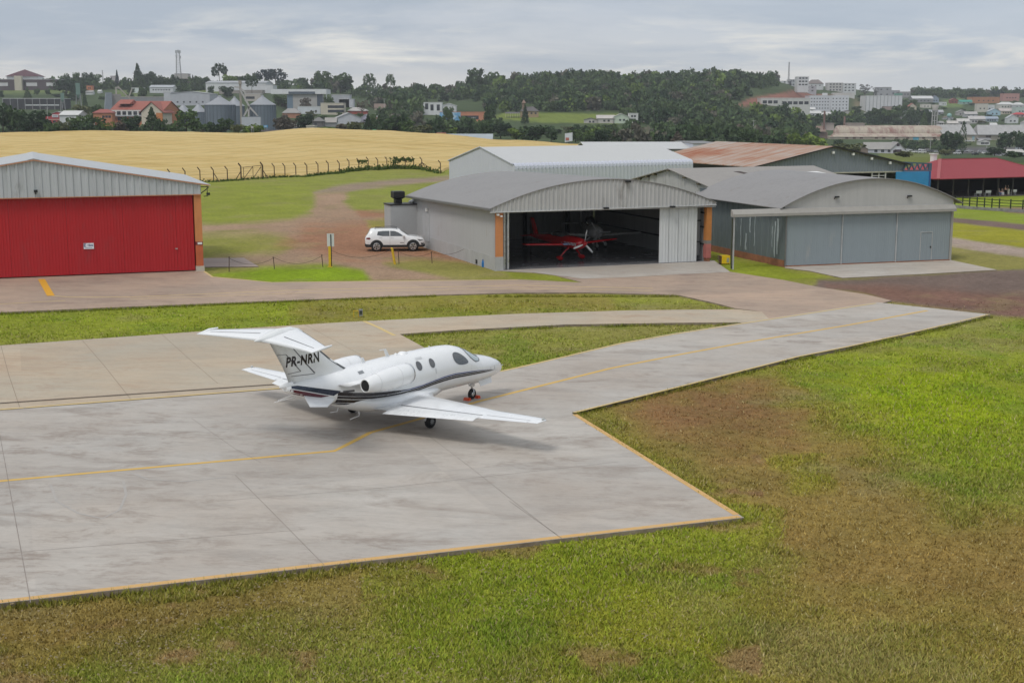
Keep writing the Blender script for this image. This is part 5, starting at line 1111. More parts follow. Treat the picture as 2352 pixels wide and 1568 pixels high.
def greys():
    c = at(1368, 572); T = thing('light_plane', 'grey low-wing light plane standing behind the red one in the hangar', 'airplane', (c.x - .1, c.y + 1.2, .01), R(-82))
    B, xn = lightplane(T, M_GPL, 9.4, 7.2, .98, 1.30, .56, M_GPL, M_GPL, 3.4, (-.2, -2.3, .85), M_GPL, 3, .05)
    b = MB(); b.tube([(xn - .5, 0, .9), (xn - .3, 0, .3)], .05, 8); b.build('gear_leg', M_GPL, T); b = MB(); b.lathe([(.05, -.06), (.15, -.06), (.17, 0), (.15, .06), (.05, .06)], (xn - .25, 0, .17), 'Y', 16); b.build('nose_wheel', M_RUB, T)
    b = MB(); b.loft([[Vector((xn - .25 + x, math.sin(2 * PI * i / 12) * w, .26 + math.cos(2 * PI * i / 12) * h)) for i in range(12)] for x, w, h in ((.38, .02, .03), (.2, .10, .14), (0, .12, .17), (-.35, .05, .08))]); b.build('wheel_fairing', M_GPL, T, recalc=True)
greys()
# ---------------------------------------------------------------- posts, chain, boxes
M_YPO = pm('yellow_post_paint', (.62, .40, .02), .55, var=.2, scale=5); M_RST = pm('rusty_steel', (.10, .065, .05), .8, var=.3); M_CHN = pm('chain_steel', (.07, .06, .055), .6, .3)
zg = lambda p: Vector((p.x, p.y, float(terrain(p.x, p.y))))
def spost():
    g = zg(at(761, 611)); T = thing('sign_post', 'yellow post carrying a white sign board seen from behind by the gravel track', 'sign', g, 0)
    b = MB(); b.bx(-.17, .0, -.08, .08, -.3, 1.42); b.bx(-.24, .07, -.1, .1, -.3, .03); b.build('post', M_YPO, T); b = MB(); b.bx(-.0, .05, -.05, .02, -.2, 2.2); b.build('rear_bar', M_DST, T)
    b = MB(); b.bx(-.25, .23, -.03, -.0, 1.40, 2.28); s = b.build('board', pm('sign_back', (.56, .57, .58), .5), T); b = MB(); b.bx(-.02, .03, -.055, -.03, 1.40, 2.24); b.build('board_bar', M_DST, s)
spost()
def ypost():
    a, c = zg(at(908, 604.5)), at(902.5, 570, 1.1); T = thing('bollard', 'leaning yellow bollard in front of the white car', 'bollard', a, 0); b = MB(); b.tube([Vector((0, 0, -.2)), Vector((-.22, 0, 1.12))], .085, 12); b.build('shaft', M_YPO, T); b = MB(); b.lathe([(.001, .0), (.075, -.01), (.088, -.06)], (-.222, 0, 1.15), 'Z', 12); b.build('cap', pm('yellow_cap', (.66, .44, .05), .5), T)
ypost()
CP = [((526, 622), .98, 'beside the concrete pad'), ((631, 616), .80, 'between the concrete pad and the sign'), ((742, 611), .82, 'leaning beside the yellow sign post'), ((917, 603), .85, 'just right of the yellow bollard'), ((993, 603), .8, 'between the bollard and the grey wall'), ((1070, 597), .95, 'against the grey hangar plinth')]
for (px, row), h, where in CP:
    g = zg(at(px, row)); lean = random.uniform(-.10, .05); b = MB(); b.tube([(0, 0, -.2), (lean, 0, h)], .028, 8); b.lathe([(.05, .0), (.05, .03), (.02, .05)], (lean, 0, h - .02), 'Z', 8); o = b.build('chain_post', M_RST, loc=g); tag(o, 'thin rusty chain post ' + where, 'post', 'rusty posts of the chain barrier')
def chain(a, ha, c, hc, sag, label):
    A, B_ = zg(at(*a)) + Vector((0, 0, ha)), zg(at(*c)) + Vector((0, 0, hc)); n = 16; b = MB(); b.tube([A.lerp(B_, i / n) - Vector((0, 0, sag * 4 * (i / n) * (1 - i / n))) for i in range(n + 1)], .011, 5); tag(b.build('barrier_chain', M_CHN), label, 'chain', 'sagging chains along the gravel')
chain((526, 622), .92, (631, 616), .78, .45, 'chain sagging from the post by the concrete pad'); chain((763, 611), 1.1, (905, 604.5), 1.1, .55, 'long chain sagging between sign post and yellow bollard')
chain((917, 603), .8, (993, 603), .78, .3, 'chain hanging between the two posts right of the bollard'); chain((993, 603), .78, (1070, 597), .92, .3, 'chain running up to the grey hangar plinth'); chain((631, 616), .78, (742, 611), .8, .5, 'chain drooping low left of the leaning post')
def canister():
    g = zg(at(1112, 612)); T = thing('jerrycan', 'blue plastic jerrycan at the foot of the grey wall', 'canister', g, R(8)); M = pm('blue_plastic', (.015, .18, .50), .4, var=.15); b = MB(); b.loft([[Vector((x * s, y * s, z)) for x, y in ((-.16, -.12), (.16, -.12), (.16, .12), (-.16, .12))] for s, z in ((.95, 0), (1, .04), (1, .34), (.8, .42), (.5, .45))], smooth=False); b.build('body', M, T); b = MB(); b.tube([(-.12, 0, .43), (-.1, 0, .52), (.06, 0, .52), (.1, 0, .43)], .02, 6); b.build('handle', M, T); b = MB(); b.lathe([(.04, 0), (.04, .06), (.001, .06)], (-.08, .0, .45), 'Z', 10); b.build('cap', M_DST, T)
canister()
def metercase():
    g = zg(at(1095, 607)); T = thing('meter_box', 'small dark box on the plinth near the blue jerrycan', 'box', g + Vector((0, 0, .12)), R(107)); b = MB(); b.bx(-.14, .14, -.08, .08, 0, .26); b.build('case', M_DST, T); b = MB(); b.bx(-.12, .12, .08, .095, .03, .23); b.build('lid', M_STEEL, T)
metercase()
def ybox():
    g = zg(at(1664, 605)); T = thing('extinguisher_box', 'bright yellow equipment box on the grass between the two arched hangars', 'box', g, R(14)); b = MB(); b.bx(-.30, .30, -.25, .25, .06, .62); b.build('case', pm('yellow_case', (.72, .48, .01), .4, var=.06), T); b = MB(); b.bx(.05, .24, -.265, -.25, .14, .46); b.build('label', pm('grey_label', (.35, .34, .25), .6, var=.4, scale=20), T); b = MB()
    for z in (.12, .24, .36, .48, .58): b.bx(-.48, -.32, -.2, .2, z, z + .03)
    b.bx(-.50, -.46, -.2, -.16, 0, .62); b.bx(-.34, -.30, -.2, -.16, 0, .62); b.build('side_rack', M_RST, T)
    b = MB()
    for x in (-.25, .25):
        for y in (-.2, .2): b.bx(x - .03, x + .03, y - .03, y + .03, 0, .06)
    b.build('feet', M_DST, T)
ybox()
def lightbox():
    g = zg(at(826, 724)); T = thing('ground_light', 'small grey light box with yellow legs in the grass strip behind the jet', 'light', g, R(10)); b = MB(); b.box((.06, 0, .26), (.20, .16, .34)); b.build('case', M_STEEL, T); b = MB(); b.box((.06, -.085, .27), (.14, .02, .2)); b.build('lens', M_GLS, T); b = MB()
    for x in (-.3, -.06): b.tube([(x, 0, 0), (x, 0, .36)], .02, 6)
    b.tube([(-.32, 0, .36), (.0, 0, .36)], .02, 6); b.build('frame', M_YPO, T)
lightbox()
# ---------------------------------------------------------------- field fence and gate
M_POST = pm('fence_post_wood', (.10, .068, .040), .9, var=.3, scale=2)
FP = [(391.6, 418), (425.9, 415), (460, 412.6), (491, 412), (522.7, 410), (554, 408), (603.8, 404.5), (630.4, 402), (654.8, 401.5), (679.8, 400.5), (705.3, 400), (730.8, 396.5), (754.4, 394), (779.7, 393), (802, 389), (824.4, 387.8), (846, 385), (868, 386), (888.8, 384.5), (909, 383.5), (931, 383.7), (950.4, 383.7), (969, 385), (1011.8, 393)]
for j in range(9): FP.insert(0, (FP[0][0] - 36, FP[0][1] + 2.6))
FPT = [gp(px, 10.5 * F / (row - 255) * .987) for px, row in FP]
def fence():
    T = thing('field_fence', 'post and wire fence with bent post tops along the wheat field', 'fence', FPT[0], 0); o0 = FPT[0]; tops = []
    for i, g in enumerate(FPT):
        p = g - o0; big = abs(FP[i][0] - 554) < 1 or abs(FP[i][0] - 603.8) < 1; hgt = 2.15 if not big else 2.5; l = -.28
        b = MB(); b.tube([p + Vector((0, 0, -.3)), p + Vector((0, 0, hgt - .38)), p + Vector((l * .4, 0, hgt - .25)), p + Vector((l * 1.3, -.05, hgt + .12))], .12 if big else .085, 6, smooth=False)
        if round(FP[i][0], 1) in (491, 554, 603.8, 969): b.tube([p + Vector((0, 0, 1.4)), p + Vector((.9 if FP[i][0] != 554 else -.95, 0, -.1))], .07, 5)
        if FP[i][0] == 969: b.tube([p + Vector((0, 0, 1.4)), p + Vector((-.8, 0, -.1))], .07, 5); b.tube([p + Vector((0, 0, 1.3)), p + Vector((1.9, .8, -.1))], .06, 5)
        b.build('post', M_POST, T); tops.append(p)
    b = MB()
    for a, c, f0, f1 in zip(tops[:-1], tops[1:], FP[:-1], FP[1:]):
        if f0[0] == 554: b.build('wire', pm('fence_wire', (.22, .19, .15), .6, .3), T); b = MB(); continue
        for z in (.35, .75, 1.15, 1.55, 1.9): b.tube([a + Vector((0, 0, z)), c + Vector((0, 0, z))], .011, 3, smooth=False, caps=False)
    b.build('wire', pm('fence_wire', (.22, .19, .15), .6, .3), T)
fence()
def gate():
    a, c = FPT[FP.index((554, 408))], FPT[FP.index((603.8, 404.5))]; T = thing('field_gate', 'braced wooden gate in the wheat field fence', 'gate', a, 0); d = c - a; u = lambda t, z: d * t + Vector((0, 0, z)); b = MB()
    for p, q in ((u(.06, 1.95), u(.97, 2.1)), (u(.06, .25), u(.97, .25)), (u(.12, .2), u(.12, 1.95)), (u(.55, .2), u(.55, 2.05)), (u(.14, .3), u(.54, 1.95)), (u(.58, .3), u(.93, 1.9)), (u(.93, .2), u(.93, 2.05))): b.bar(p, q, .07)
    b.build('frame', M_POST, T); b = MB()
    for z in (.6, 1.0, 1.4, 1.7): b.bar(u(.06, z), u(.95, z), .02)
    b.build('rails', pm('fence_wire', (.22, .19, .15), .6, .3), T)
gate()
# ---------------------------------------------------------------- wheat
def wheat():
    dfx = [-420] + [p[0] for p in FP] + [1060, 1500]; dfy = [190] + [g.y for g in FPT] + [262, 262]
    nx, nd = 300, 150; px = np.linspace(-420, 1420, nx); t = np.linspace(0, 1, nd) ** 1.0
    PX, T_ = np.meshgrid(px, t); d0 = np.interp(PX, dfx, dfy) + 2.2; D = d0 + (465 - d0) * T_
    X = (PX - CX) / F * (D * C_ + H * S_)
    Z = terrain(X, D) + .42 + (fbm(X, D, 14, 3.3) - .5) * .5 * np.clip((D - 215) / 60, 0, 1) + (fbm(X, D, 2.5, 9.0) - .5) * .16
    Z[0, :] -= .75; Z[:, 0] -= .6; Z[:, -1] -= .6
    i = np.arange((nd - 1) * (nx - 1)); r = i // (nx - 1); c = i % (nx - 1); b = r * nx + c; Fq = np.stack([b, b + 1, b + nx + 1, b + nx], 1)
    k = NT('ripe_wheat'); g = k.geo(); mp = k.n('ShaderNodeMapping'); mp.inputs['Rotation'].default_value = (0, 0, .5); k.l(g, mp.inputs[0]); m_ = mp.outputs[0]
    a = k.noise(.055, 6, .65, vec=m_, st=(.5, 1.6, 1), dist=1.2); b_ = k.noise(.35, 8, .75, vec=m_, st=(.3, 1.4, 1)); c_ = k.noise(.02, 3, .5, vec=m_)
    f = k.math('ADD', k.math('MULTIPLY', a, .42), k.math('ADD', k.math('MULTIPLY', b_, .43), k.math('MULTIPLY', c_, .15)))
    col = k.ramp(f, [(.34, (.36, .25, .07)), (.43, (.50, .355, .13)), (.50, (.575, .425, .18)), (.57, (.60, .46, .21)), (.68, (.50, .35, .13))])
    gr = k.ramp(k.noise(.09, 4, .6, vec=m_, st=(.4, 1.5, 1)), [(.62, 0.0), (.74, 1.0)]); col = k.mix(k.math('MULTIPLY', gr, .6), col, (.38, .31, .07))
    wv = k.n('ShaderNodeTexWave', wave_type='BANDS', bands_direction='X'); wv.inputs['Scale'].default_value = .035; wv.inputs['Distortion'].default_value = 3.5; wv.inputs['Detail'].default_value = 3; wv.inputs['Detail Scale'].default_value = .6; k.l(m_, wv.inputs['Vector']); tr = k.ramp(wv.outputs[0], [(.86, 0.0), (.97, 1.0)]); col = k.mix(k.math('MULTIPLY', tr, .35), col, (.34, .25, .08))
    k.bump(b_, .9, .5)
    tag(npmesh('wheat_field', np.stack([X.ravel(), D.ravel(), Z.ravel()], 1), Fq, k.out(col, .9, 0, .1), smooth=True), 'ripe golden wheat rising to the crest behind the fence', 'wheat', kind='stuff')
wheat()
# rough green growth along the fence foot and the vine on its right end
def leafcloud(pts, size, rng=RNG, flat=.5):
    """numpy leaf quads around points (n x 3)"""
    n = len(pts); a = rng.normal(size=(n, 3)); a /= np.linalg.norm(a, axis=1)[:, None]; a[:, 2] *= flat; t = rng.normal(size=(n, 3)); u = np.cross(a, t); u /= np.linalg.norm(u, axis=1)[:, None] + 1e-9
    w = np.cross(a, u); w /= np.linalg.norm(w, axis=1)[:, None] + 1e-9; s = (size * rng.uniform(.6, 1.3, n))[:, None]
    V = np.stack([pts - u * s - w * s * .6, pts + u * s - w * s * .6, pts + u * s * .7 + w * s, pts - u * s * .7 + w * s * .8], 1).reshape(-1, 3); return V, np.arange(4 * n).reshape(-1, 4)
def leafmat(name, c0, c1, rnd=True):
    k = NT(name); n1 = k.noise(.9, 4, .7); oi = k.n('ShaderNodeObjectInfo').outputs['Random']; f = k.math('ADD', k.math('MULTIPLY', n1, .75), k.math('MULTIPLY', oi, .25))
    return k.out(k.ramp(f, [(.3, c0), (.62, c1)]), .75, 0, .2)
M_HEDGE = leafmat('rank_grass', (.045, .075, .012), (.10, .15, .025)); M_VINE = leafmat('vine_leaves', (.035, .065, .012), (.085, .13, .03))
def verge():
    P_ = []
    for a, c, fp in zip(FPT[8:-1], FPT[9:], FP[8:-1]):
        n = int(70 + (fp[0] > 700) * 120 + (fp[0] > 860) * 60); t = RNG.random(n)[:, None]; q = np.array(a) * (1 - t) + np.array(c) * t; q[:, 1] += RNG.normal(0, .6, n) - .3; q[:, 0] += RNG.normal(0, .3, n); q[:, 2] += np.abs(RNG.normal(0, .14 + .18 * (fp[0] > 760), n)); P_.append(q)
    V, Fq = leafcloud(np.concatenate(P_), .13); tag(npmesh('rough_verge', V, Fq, M_HEDGE), 'rank green growth along the foot of the wheat fence', 'undergrowth', kind='stuff')
verge()
def vine():
    a, c = FPT[FP.index((909, 383.5))], FPT[FP.index((950.4, 383.7))]; P_ = []
    n = 420; t = RNG.random(n)[:, None]; q = np.array(a) * (1 - t) + np.array(c) * t; q[:, 2] += 2.1 - np.abs(RNG.normal(0, .22, n)) - .35 * np.abs(np.sin(t[:, 0] * 9)); q[:, :2] += RNG.normal(0, .12, (n, 2)); P_.append(q)
    q = np.repeat(np.array(a)[None], 160, 0); q[:, 2] += RNG.uniform(.2, 2.1, 160); q[:, :2] += RNG.normal(0, .45, (160, 2)) - np.array([.4, 0]); P_.append(q)
    V, Fq = leafcloud(np.concatenate(P_), .13); o = npmesh('climbing_vine', V - np.array(a), Fq, M_VINE); o.location = a; tag(o, 'leafy vine hanging over the right end of the field fence', 'vine')
    a = FPT[FP.index((824.4, 387.8))]; q = np.repeat(np.array(a)[None], 120, 0); q[:, 0] += RNG.uniform(-.3, 1.6, 120); q[:, 2] += 1.9 - np.abs(RNG.normal(0, .25, 120)); V, Fq = leafcloud(q, .12); o = npmesh('climbing_vine', V - np.array(a), Fq, M_VINE); o.location = a; tag(o, 'small tuft of vine on two posts in the middle of the field fence', 'vine')
vine()
# ---------------------------------------------------------------- red roofed pavilion, low wall, people
M_RRF = sheetmetal('red_tile_roof', (.275, .042, .052), streak=.12, rough=.7); M_DWD = pm('shade_dark_timber', (.018, .015, .013), .8, var=.3)
PV = Fr(at(2155, 411, -.34), R(25)); PZ = -3.5
def pavilion():
    T = thing('pavilion', 'open sided pavilion under a wide red hipped roof beyond the blue-grey hangars', 'pavilion', (PV.O.x, PV.O.y, PZ), PV.a); W, D = 27.0, 14.0; ez = -.34 - PZ; rz_ = 2.5 - PZ; A, B_ = (6.6, 7.0), (19.2, 7.0)
    c = [Vector((0, 0, ez)), Vector((W, 0, ez)), Vector((W, D, ez)), Vector((0, D, ez))]; r = [Vector((*A, rz_)), Vector((*B_, rz_))]; dn = Vector((0, 0, .12)); b = MB()
    b.add(c + r + [p - dn for p in c] + [p - dn * 2 for p in r], [(0, 1, 5, 4), (1, 2, 5), (2, 3, 4, 5), (3, 0, 4), (7, 6, 10, 11), (8, 7, 11), (9, 8, 11, 10), (6, 9, 10), (0, 6, 7, 1), (1, 7, 8, 2), (2, 8, 9, 3), (3, 9, 6, 0)]); rf = b.build('roof', M_RRF, T, recalc=True)
    b = MB(); lift = Vector((0, 0, .03))
    for p, q in ((c[0], r[0]), (c[1], r[1]), (r[0], r[1])): b.bar(p + lift, q + lift, .55 if p is c[0] else .25, .06)
    b.build('hip_cap', pm('paler_red_cap', (.34, .09, .095), .7), rf)
    b = MB(); b.bx(7.2, 8.0, 9.2, 10.0, rz_ - .8, rz_ + .7); b.bx(7.05, 8.15, 9.05, 10.15, rz_ + .7, rz_ + .85); b.build('chimney', M_WHT, rf)
    b = MB(); b.bx(.4, W - .4, .4, D - .4, -.5, .05); b.build('floor', pm('pavilion_floor', (.10, .09, .085), .8), T)
    for i, x in enumerate(np.linspace(.5, W - .5, 9)):
        for y in (.5, D - .5): b = MB(); b.bx(x - .09, x + .09, y - .09, y + .09, 0, ez - .1); b.build('post', pm('post_timber', (.028, .025, .022), .8), T)
    b = MB(); b.bx(.4, W - .4, D - .7, D - .5, 0, ez - .12); b.bx(W - .7, W - .5, 3, D - .7, 0, ez - .12); b.build('back_wall', M_DWD, T)  # near-black walls added so the open interior reads as deep shade
pavilion()
def lowwall():
    L_ = [gp(px, (10.5 + 3.5) * F / (row - 255) * .985) for px, row in ((2178, 468.5), (2230, 473), (2295, 478), (2352, 482), (2440, 490))]
    o = L_[0]; T = thing('low_wall', 'low grey stone wall with dark post and rail fence in front of the pavilion', 'wall', o, 0); b = MB()
    for a, c in zip(L_[:-1], L_[1:]): b.bar(a - o + Vector((0, 0, .05)), c - o + Vector((0, 0, .05)), .3, .75)
    b.build('stone_base', pm('pale_stone', (.26, .255, .25), .9, var=.35, scale=1.5), T); ln = [p - o + Vector((0, 0, .42)) for p in L_]
    xs = [2193, 2211, 2226.7, 2243.9, 2261, 2278, 2295, 2321, 2349, 2378, 2405]; pts = []
    for x in xs:
        px_ = [proj(*(p + o))[0] for p in ln]; i = max(0, min(len(ln) - 2, int(np.searchsorted(px_, x)) - 1)); t = (x - px_[i]) / (px_[i + 1] - px_[i]); p = ln[i].lerp(ln[i + 1], t); pts.append(p)
        b = MB(); b.bx(p.x - .07, p.x + .07, p.y - .07, p.y + .07, p.z - .1, p.z + 1.35); b.build('post', pm('dark_green_post', (.018, .030, .010), .7), T)
    for z in (.35, .75, 1.15):
        b = MB()
        for a, c in zip(pts[:-1], pts[1:]): b.bar(a + Vector((0, 0, z)), c + Vector((0, 0, z)), .05, .09)
        b.build('rail', pm('dark_green_post', (.018, .030, .010), .7), T)
lowwall()
def bench(px, label):
    x = PV.x(px, PZ + .5, 1.2); p = PV.w(x, 1.2, PZ + .05); T = thing('bench', label, 'bench', p, PV.a, 'white benches at the pavilion'); b = MB(); b.bx(-.6, .6, -.03, .03, .50, .88); b.build('backrest', M_WHT, T); b = MB(); b.bx(-.6, .6, .05, .45, .40, .45); b.build('seat', M_WHT, T)
    for x in (-.5, .5):
        for y in (.1, .4): b = MB(); b.bx(x - .03, x + .03, y - .03, y + .03, 0, .40); b.build('leg', M_WHT, T)
for px, l in ((2248.5, 'white bench standing farthest from the people at the pavilion'), (2270, 'white bench close behind the seated people at the pavilion'), (2329, 'white bench on the far side of the standing people at the pavilion')): bench(px, l)
def person(px, y, label, J, skin, shirt, trou, hair, rz):
    x = PV.x(px, PZ + .8, y); T = thing('person', label, 'person', PV.w(x, y, PZ + .05), rz, 'people at the pavilion')
    def skinmesh(name, verts, edges, rad, mat, root=0):
        me = bpy.data.meshes.new(name); me.from_pydata(verts, edges, []); o = bpy.data.objects.new(name, me); COL.objects.link(o); o.parent = T; m = o.modifiers.new('skin', 'SKIN'); m.use_smooth_shade = True
        sv = me.skin_vertices[0].data if me.skin_vertices else None
        if sv is None:
            bm = bmesh.new(); bm.from_mesh(me); bm.verts.layers.skin.verify(); bm.to_mesh(me); bm.free(); sv = me.skin_vertices[0].data
        for i, r in enumerate(rad): sv[i].radius = (r, r * .9); sv[i].use_root = (i == root)
        o.modifiers.new('sub', 'SUBSURF').levels = 1; o.modifiers['sub'].render_levels = 1; me.materials.append(mat); return o
    P_ = J; V = [P_['pelvis'], P_['chest'], P_['neck'], P_['head0'], P_['head1']]; E = [(0, 1), (1, 2), (2, 3), (3, 4)]; Rr = [.14, .15, .055, .085, .08]
    for s in ('l', 'r'):
        a = len(V); V += [P_['sh' + s], P_['el' + s], P_['wr' + s]]; E += [(1, a), (a, a + 1), (a + 1, a + 2)]; Rr += [.06, .045, .03]
        w, e = Vector(P_['wr' + s]), Vector(P_['el' + s]); d = (w - e).normalized(); q = d.orthogonal().normalized(); pm_ = len(V); V.append(tuple(w + d * .07)); E.append((a + 2, pm_)); Rr.append(.035)
        for k_ in range(4):
            f0 = len(V); o_ = w + d * .11 + q * (.02 * (k_ - 1.5)); V += [tuple(o_), tuple(o_ + d * (.06 - .006 * abs(k_ - 1)) + d.cross(q) * .015)]; E += [(pm_, f0), (f0, f0 + 1)]; Rr += [.009, .008]
        f0 = len(V); o_ = w + d * .05 + q * .04; V += [tuple(o_), tuple(o_ + d * .03 + q * .02)]; E += [(pm_, f0), (f0, f0 + 1)]; Rr += [.010, .009]
        h = len(V); V += [P_['hip' + s], P_['kn' + s], P_['an' + s], P_['to' + s]]; E += [(0, h), (h, h + 1), (h + 1, h + 2), (h + 2, h + 3)]; Rr += [.09, .06, .045, .04]
    skinmesh('body', V, E, Rr, skin)
    skinmesh('shirt', [P_['pelvis'], P_['chest'], tuple(Vector(P_['chest']).lerp(Vector(P_['neck']), .8)), P_['shl'], P_['ell'], P_['shr'], P_['elr']], [(0, 1), (1, 2), (1, 3), (3, 4), (1, 5), (5, 6)], [.165, .185, .07, .085, .065, .085, .065], shirt)
    skinmesh('trousers', [P_['pelvis'], P_['hipl'], P_['knl'], P_['anl'], P_['hipr'], P_['knr'], P_['anr']], [(0, 1), (1, 2), (2, 3), (0, 4), (4, 5), (5, 6)], [.16, .11, .085, .07, .11, .085, .07], trou)
    b = MB(); h1 = Vector(P_['head1']); b.loft([[Vector((math.cos(2 * PI * i / 12) * r, math.sin(2 * PI * i / 12) * r - .01, z)) + h1 for i in range(12)] for r, z in ((.098, -.03), (.105, .02), (.085, .075), (.03, .10))]); b.build('hair', hair, T)
    f = Vector(P_['head0']).lerp(h1, .5); b = MB()
    for s in (-1, 1): b.box(f + Vector((s * .033, -.085, .03)), (.018, .012, .012))
    b.box(f + Vector((0, -.095, 0)), (.02, .03, .035)); b.box(f + Vector((0, -.085, -.045)), (.045, .01, .012)); b.build('face', pm('face_marks', (.16, .08, .06), .7), T)
def stand(bend=0.0):
    j = dict(pelvis=(0, 0, .93), chest=(0, -.02 - bend, 1.25), neck=(0, -.02 - bend * 1.5, 1.45), head0=(0, -.03 - bend * 1.7, 1.55), head1=(0, -.03 - bend * 1.8, 1.64))
    for s, k_ in (('l', 1), ('r', -1)): j.update({'sh' + s: (k_ * .19, -.02 - bend * 1.2, 1.39), 'el' + s: (k_ * .25, -.05 - bend, 1.12), 'wr' + s: (k_ * .20, -.22 - bend, .98), 'hip' + s: (k_ * .10, 0, .88), 'kn' + s: (k_ * .11, -.03, .50), 'an' + s: (k_ * .12, 0, .08), 'to' + s: (k_ * .14, -.16, .04)})
    return j
def sit():
    j = dict(pelvis=(0, 0, .52), chest=(0, -.05, .84), neck=(0, -.08, 1.03), head0=(0, -.10, 1.13), head1=(0, -.11, 1.22))
    for s, k_ in (('l', 1), ('r', -1)): j.update({'sh' + s: (k_ * .19, -.06, .97), 'el' + s: (k_ * .24, -.14, .72), 'wr' + s: (k_ * .14, -.36, .62), 'hip' + s: (k_ * .10, -.03, .49), 'kn' + s: (k_ * .13, -.44, .48), 'an' + s: (k_ * .13, -.42, .08), 'to' + s: (k_ * .14, -.58, .04)})
    return j
SKN = pm('skin', (.50, .30, .22), .6, var=.08); cl = lambda n, c: pm(n, c, .85, var=.15)
def stool(px, label):
    x = PV.x(px, PZ + .4, .9); T = thing('stool', label, 'stool', PV.w(x, .9, PZ + .05), PV.a); b = MB(); b.bx(-.19, .19, -.19, .19, .40, .44); b.build('seat', M_WHT, T)
    for a in (-.15, .15):
        for c in (-.15, .15): b = MB(); b.bx(a - .02, a + .02, c - .02, c + .02, 0, .40); b.build('leg', M_WHT, T)
stool(2293, 'stool under the seated person in blue jeans'); stool(2301, 'stool under the seated person in pale trousers')
person(2293, .9, 'seated person in pale shirt and blue jeans nearest the white benches', sit(), SKN, cl('pale_shirt', (.45, .40, .36)), cl('blue_jeans', (.06, .09, .22)), cl('dark_hair', (.02, .015, .012)), R(60))
person(2301, .9, 'seated person in dark top and pale trousers facing the lawn', sit(), SKN, cl('dark_top', (.02, .02, .03)), cl('pale_trousers', (.58, .60, .68)), cl('dark_hair', (.02, .015, .012)), R(10))
person(2309.5, .7, 'standing person all in black beside the seated pair', stand(), SKN, cl('black_top', (.012, .012, .013)), cl('black_trousers', (.012, .012, .014)), cl('grey_hair', (.12, .12, .12)), R(-40))
person(2316.5, .8, 'standing person in white trousers leaning towards the man in black', stand(.07), SKN, cl('black_top', (.012, .012, .013)), cl('white_trousers', (.70, .69, .66)), cl('brown_hair', (.06, .035, .02)), R(-70))
# ---------------------------------------------------------------- the town beyond the field
_DS = np.arange(470, 2500, 4.0)
def find_d(px, row, dmin=470):
    """first distance beyond dmin at which the ground appears on this survey row"""
    x = (px - CX) / F * (_DS * C_ + H * S_); z = terrain(x, _DS); r = proj(x, _DS, z)[1]
    ok = np.where((_DS >= dmin) & (r <= row))[0]
    return float(_DS[ok[0]]) if len(ok) else 1400.0
_WM = {}
def wmat(c, n='wall'):
    k = ('far_%s_%02d%02d%02d' % (n, int(c[0] * 99), int(c[1] * 99), int(c[2] * 99))); return pm(k, c, .8, var=.10, scale=.35, st=(1, 1, .5))
WHITE = (.60, .61, .62); CREAM = (.56, .50, .40); LGREY = (.42, .43, .45); MGREY = (.27, .27, .275); ORANGE = (.50, .19, .09); TERRA = (.36, .12, .08); TEAL = (.33, .56, .55); LILAC = (.48, .45, .55); PINK = (.45, .24, .21); SKY_ = (.36, .52, .62)
RF_G = (.30, .29, .28); RF_R = (.31, .105, .078); RF_D = (.12, .11, .11); RF_W = (.56, .56, .55); RF_B = (.20, .15, .125)
M_WIN = pm('far_window', (.045, .05, .06), .2, var=.2)
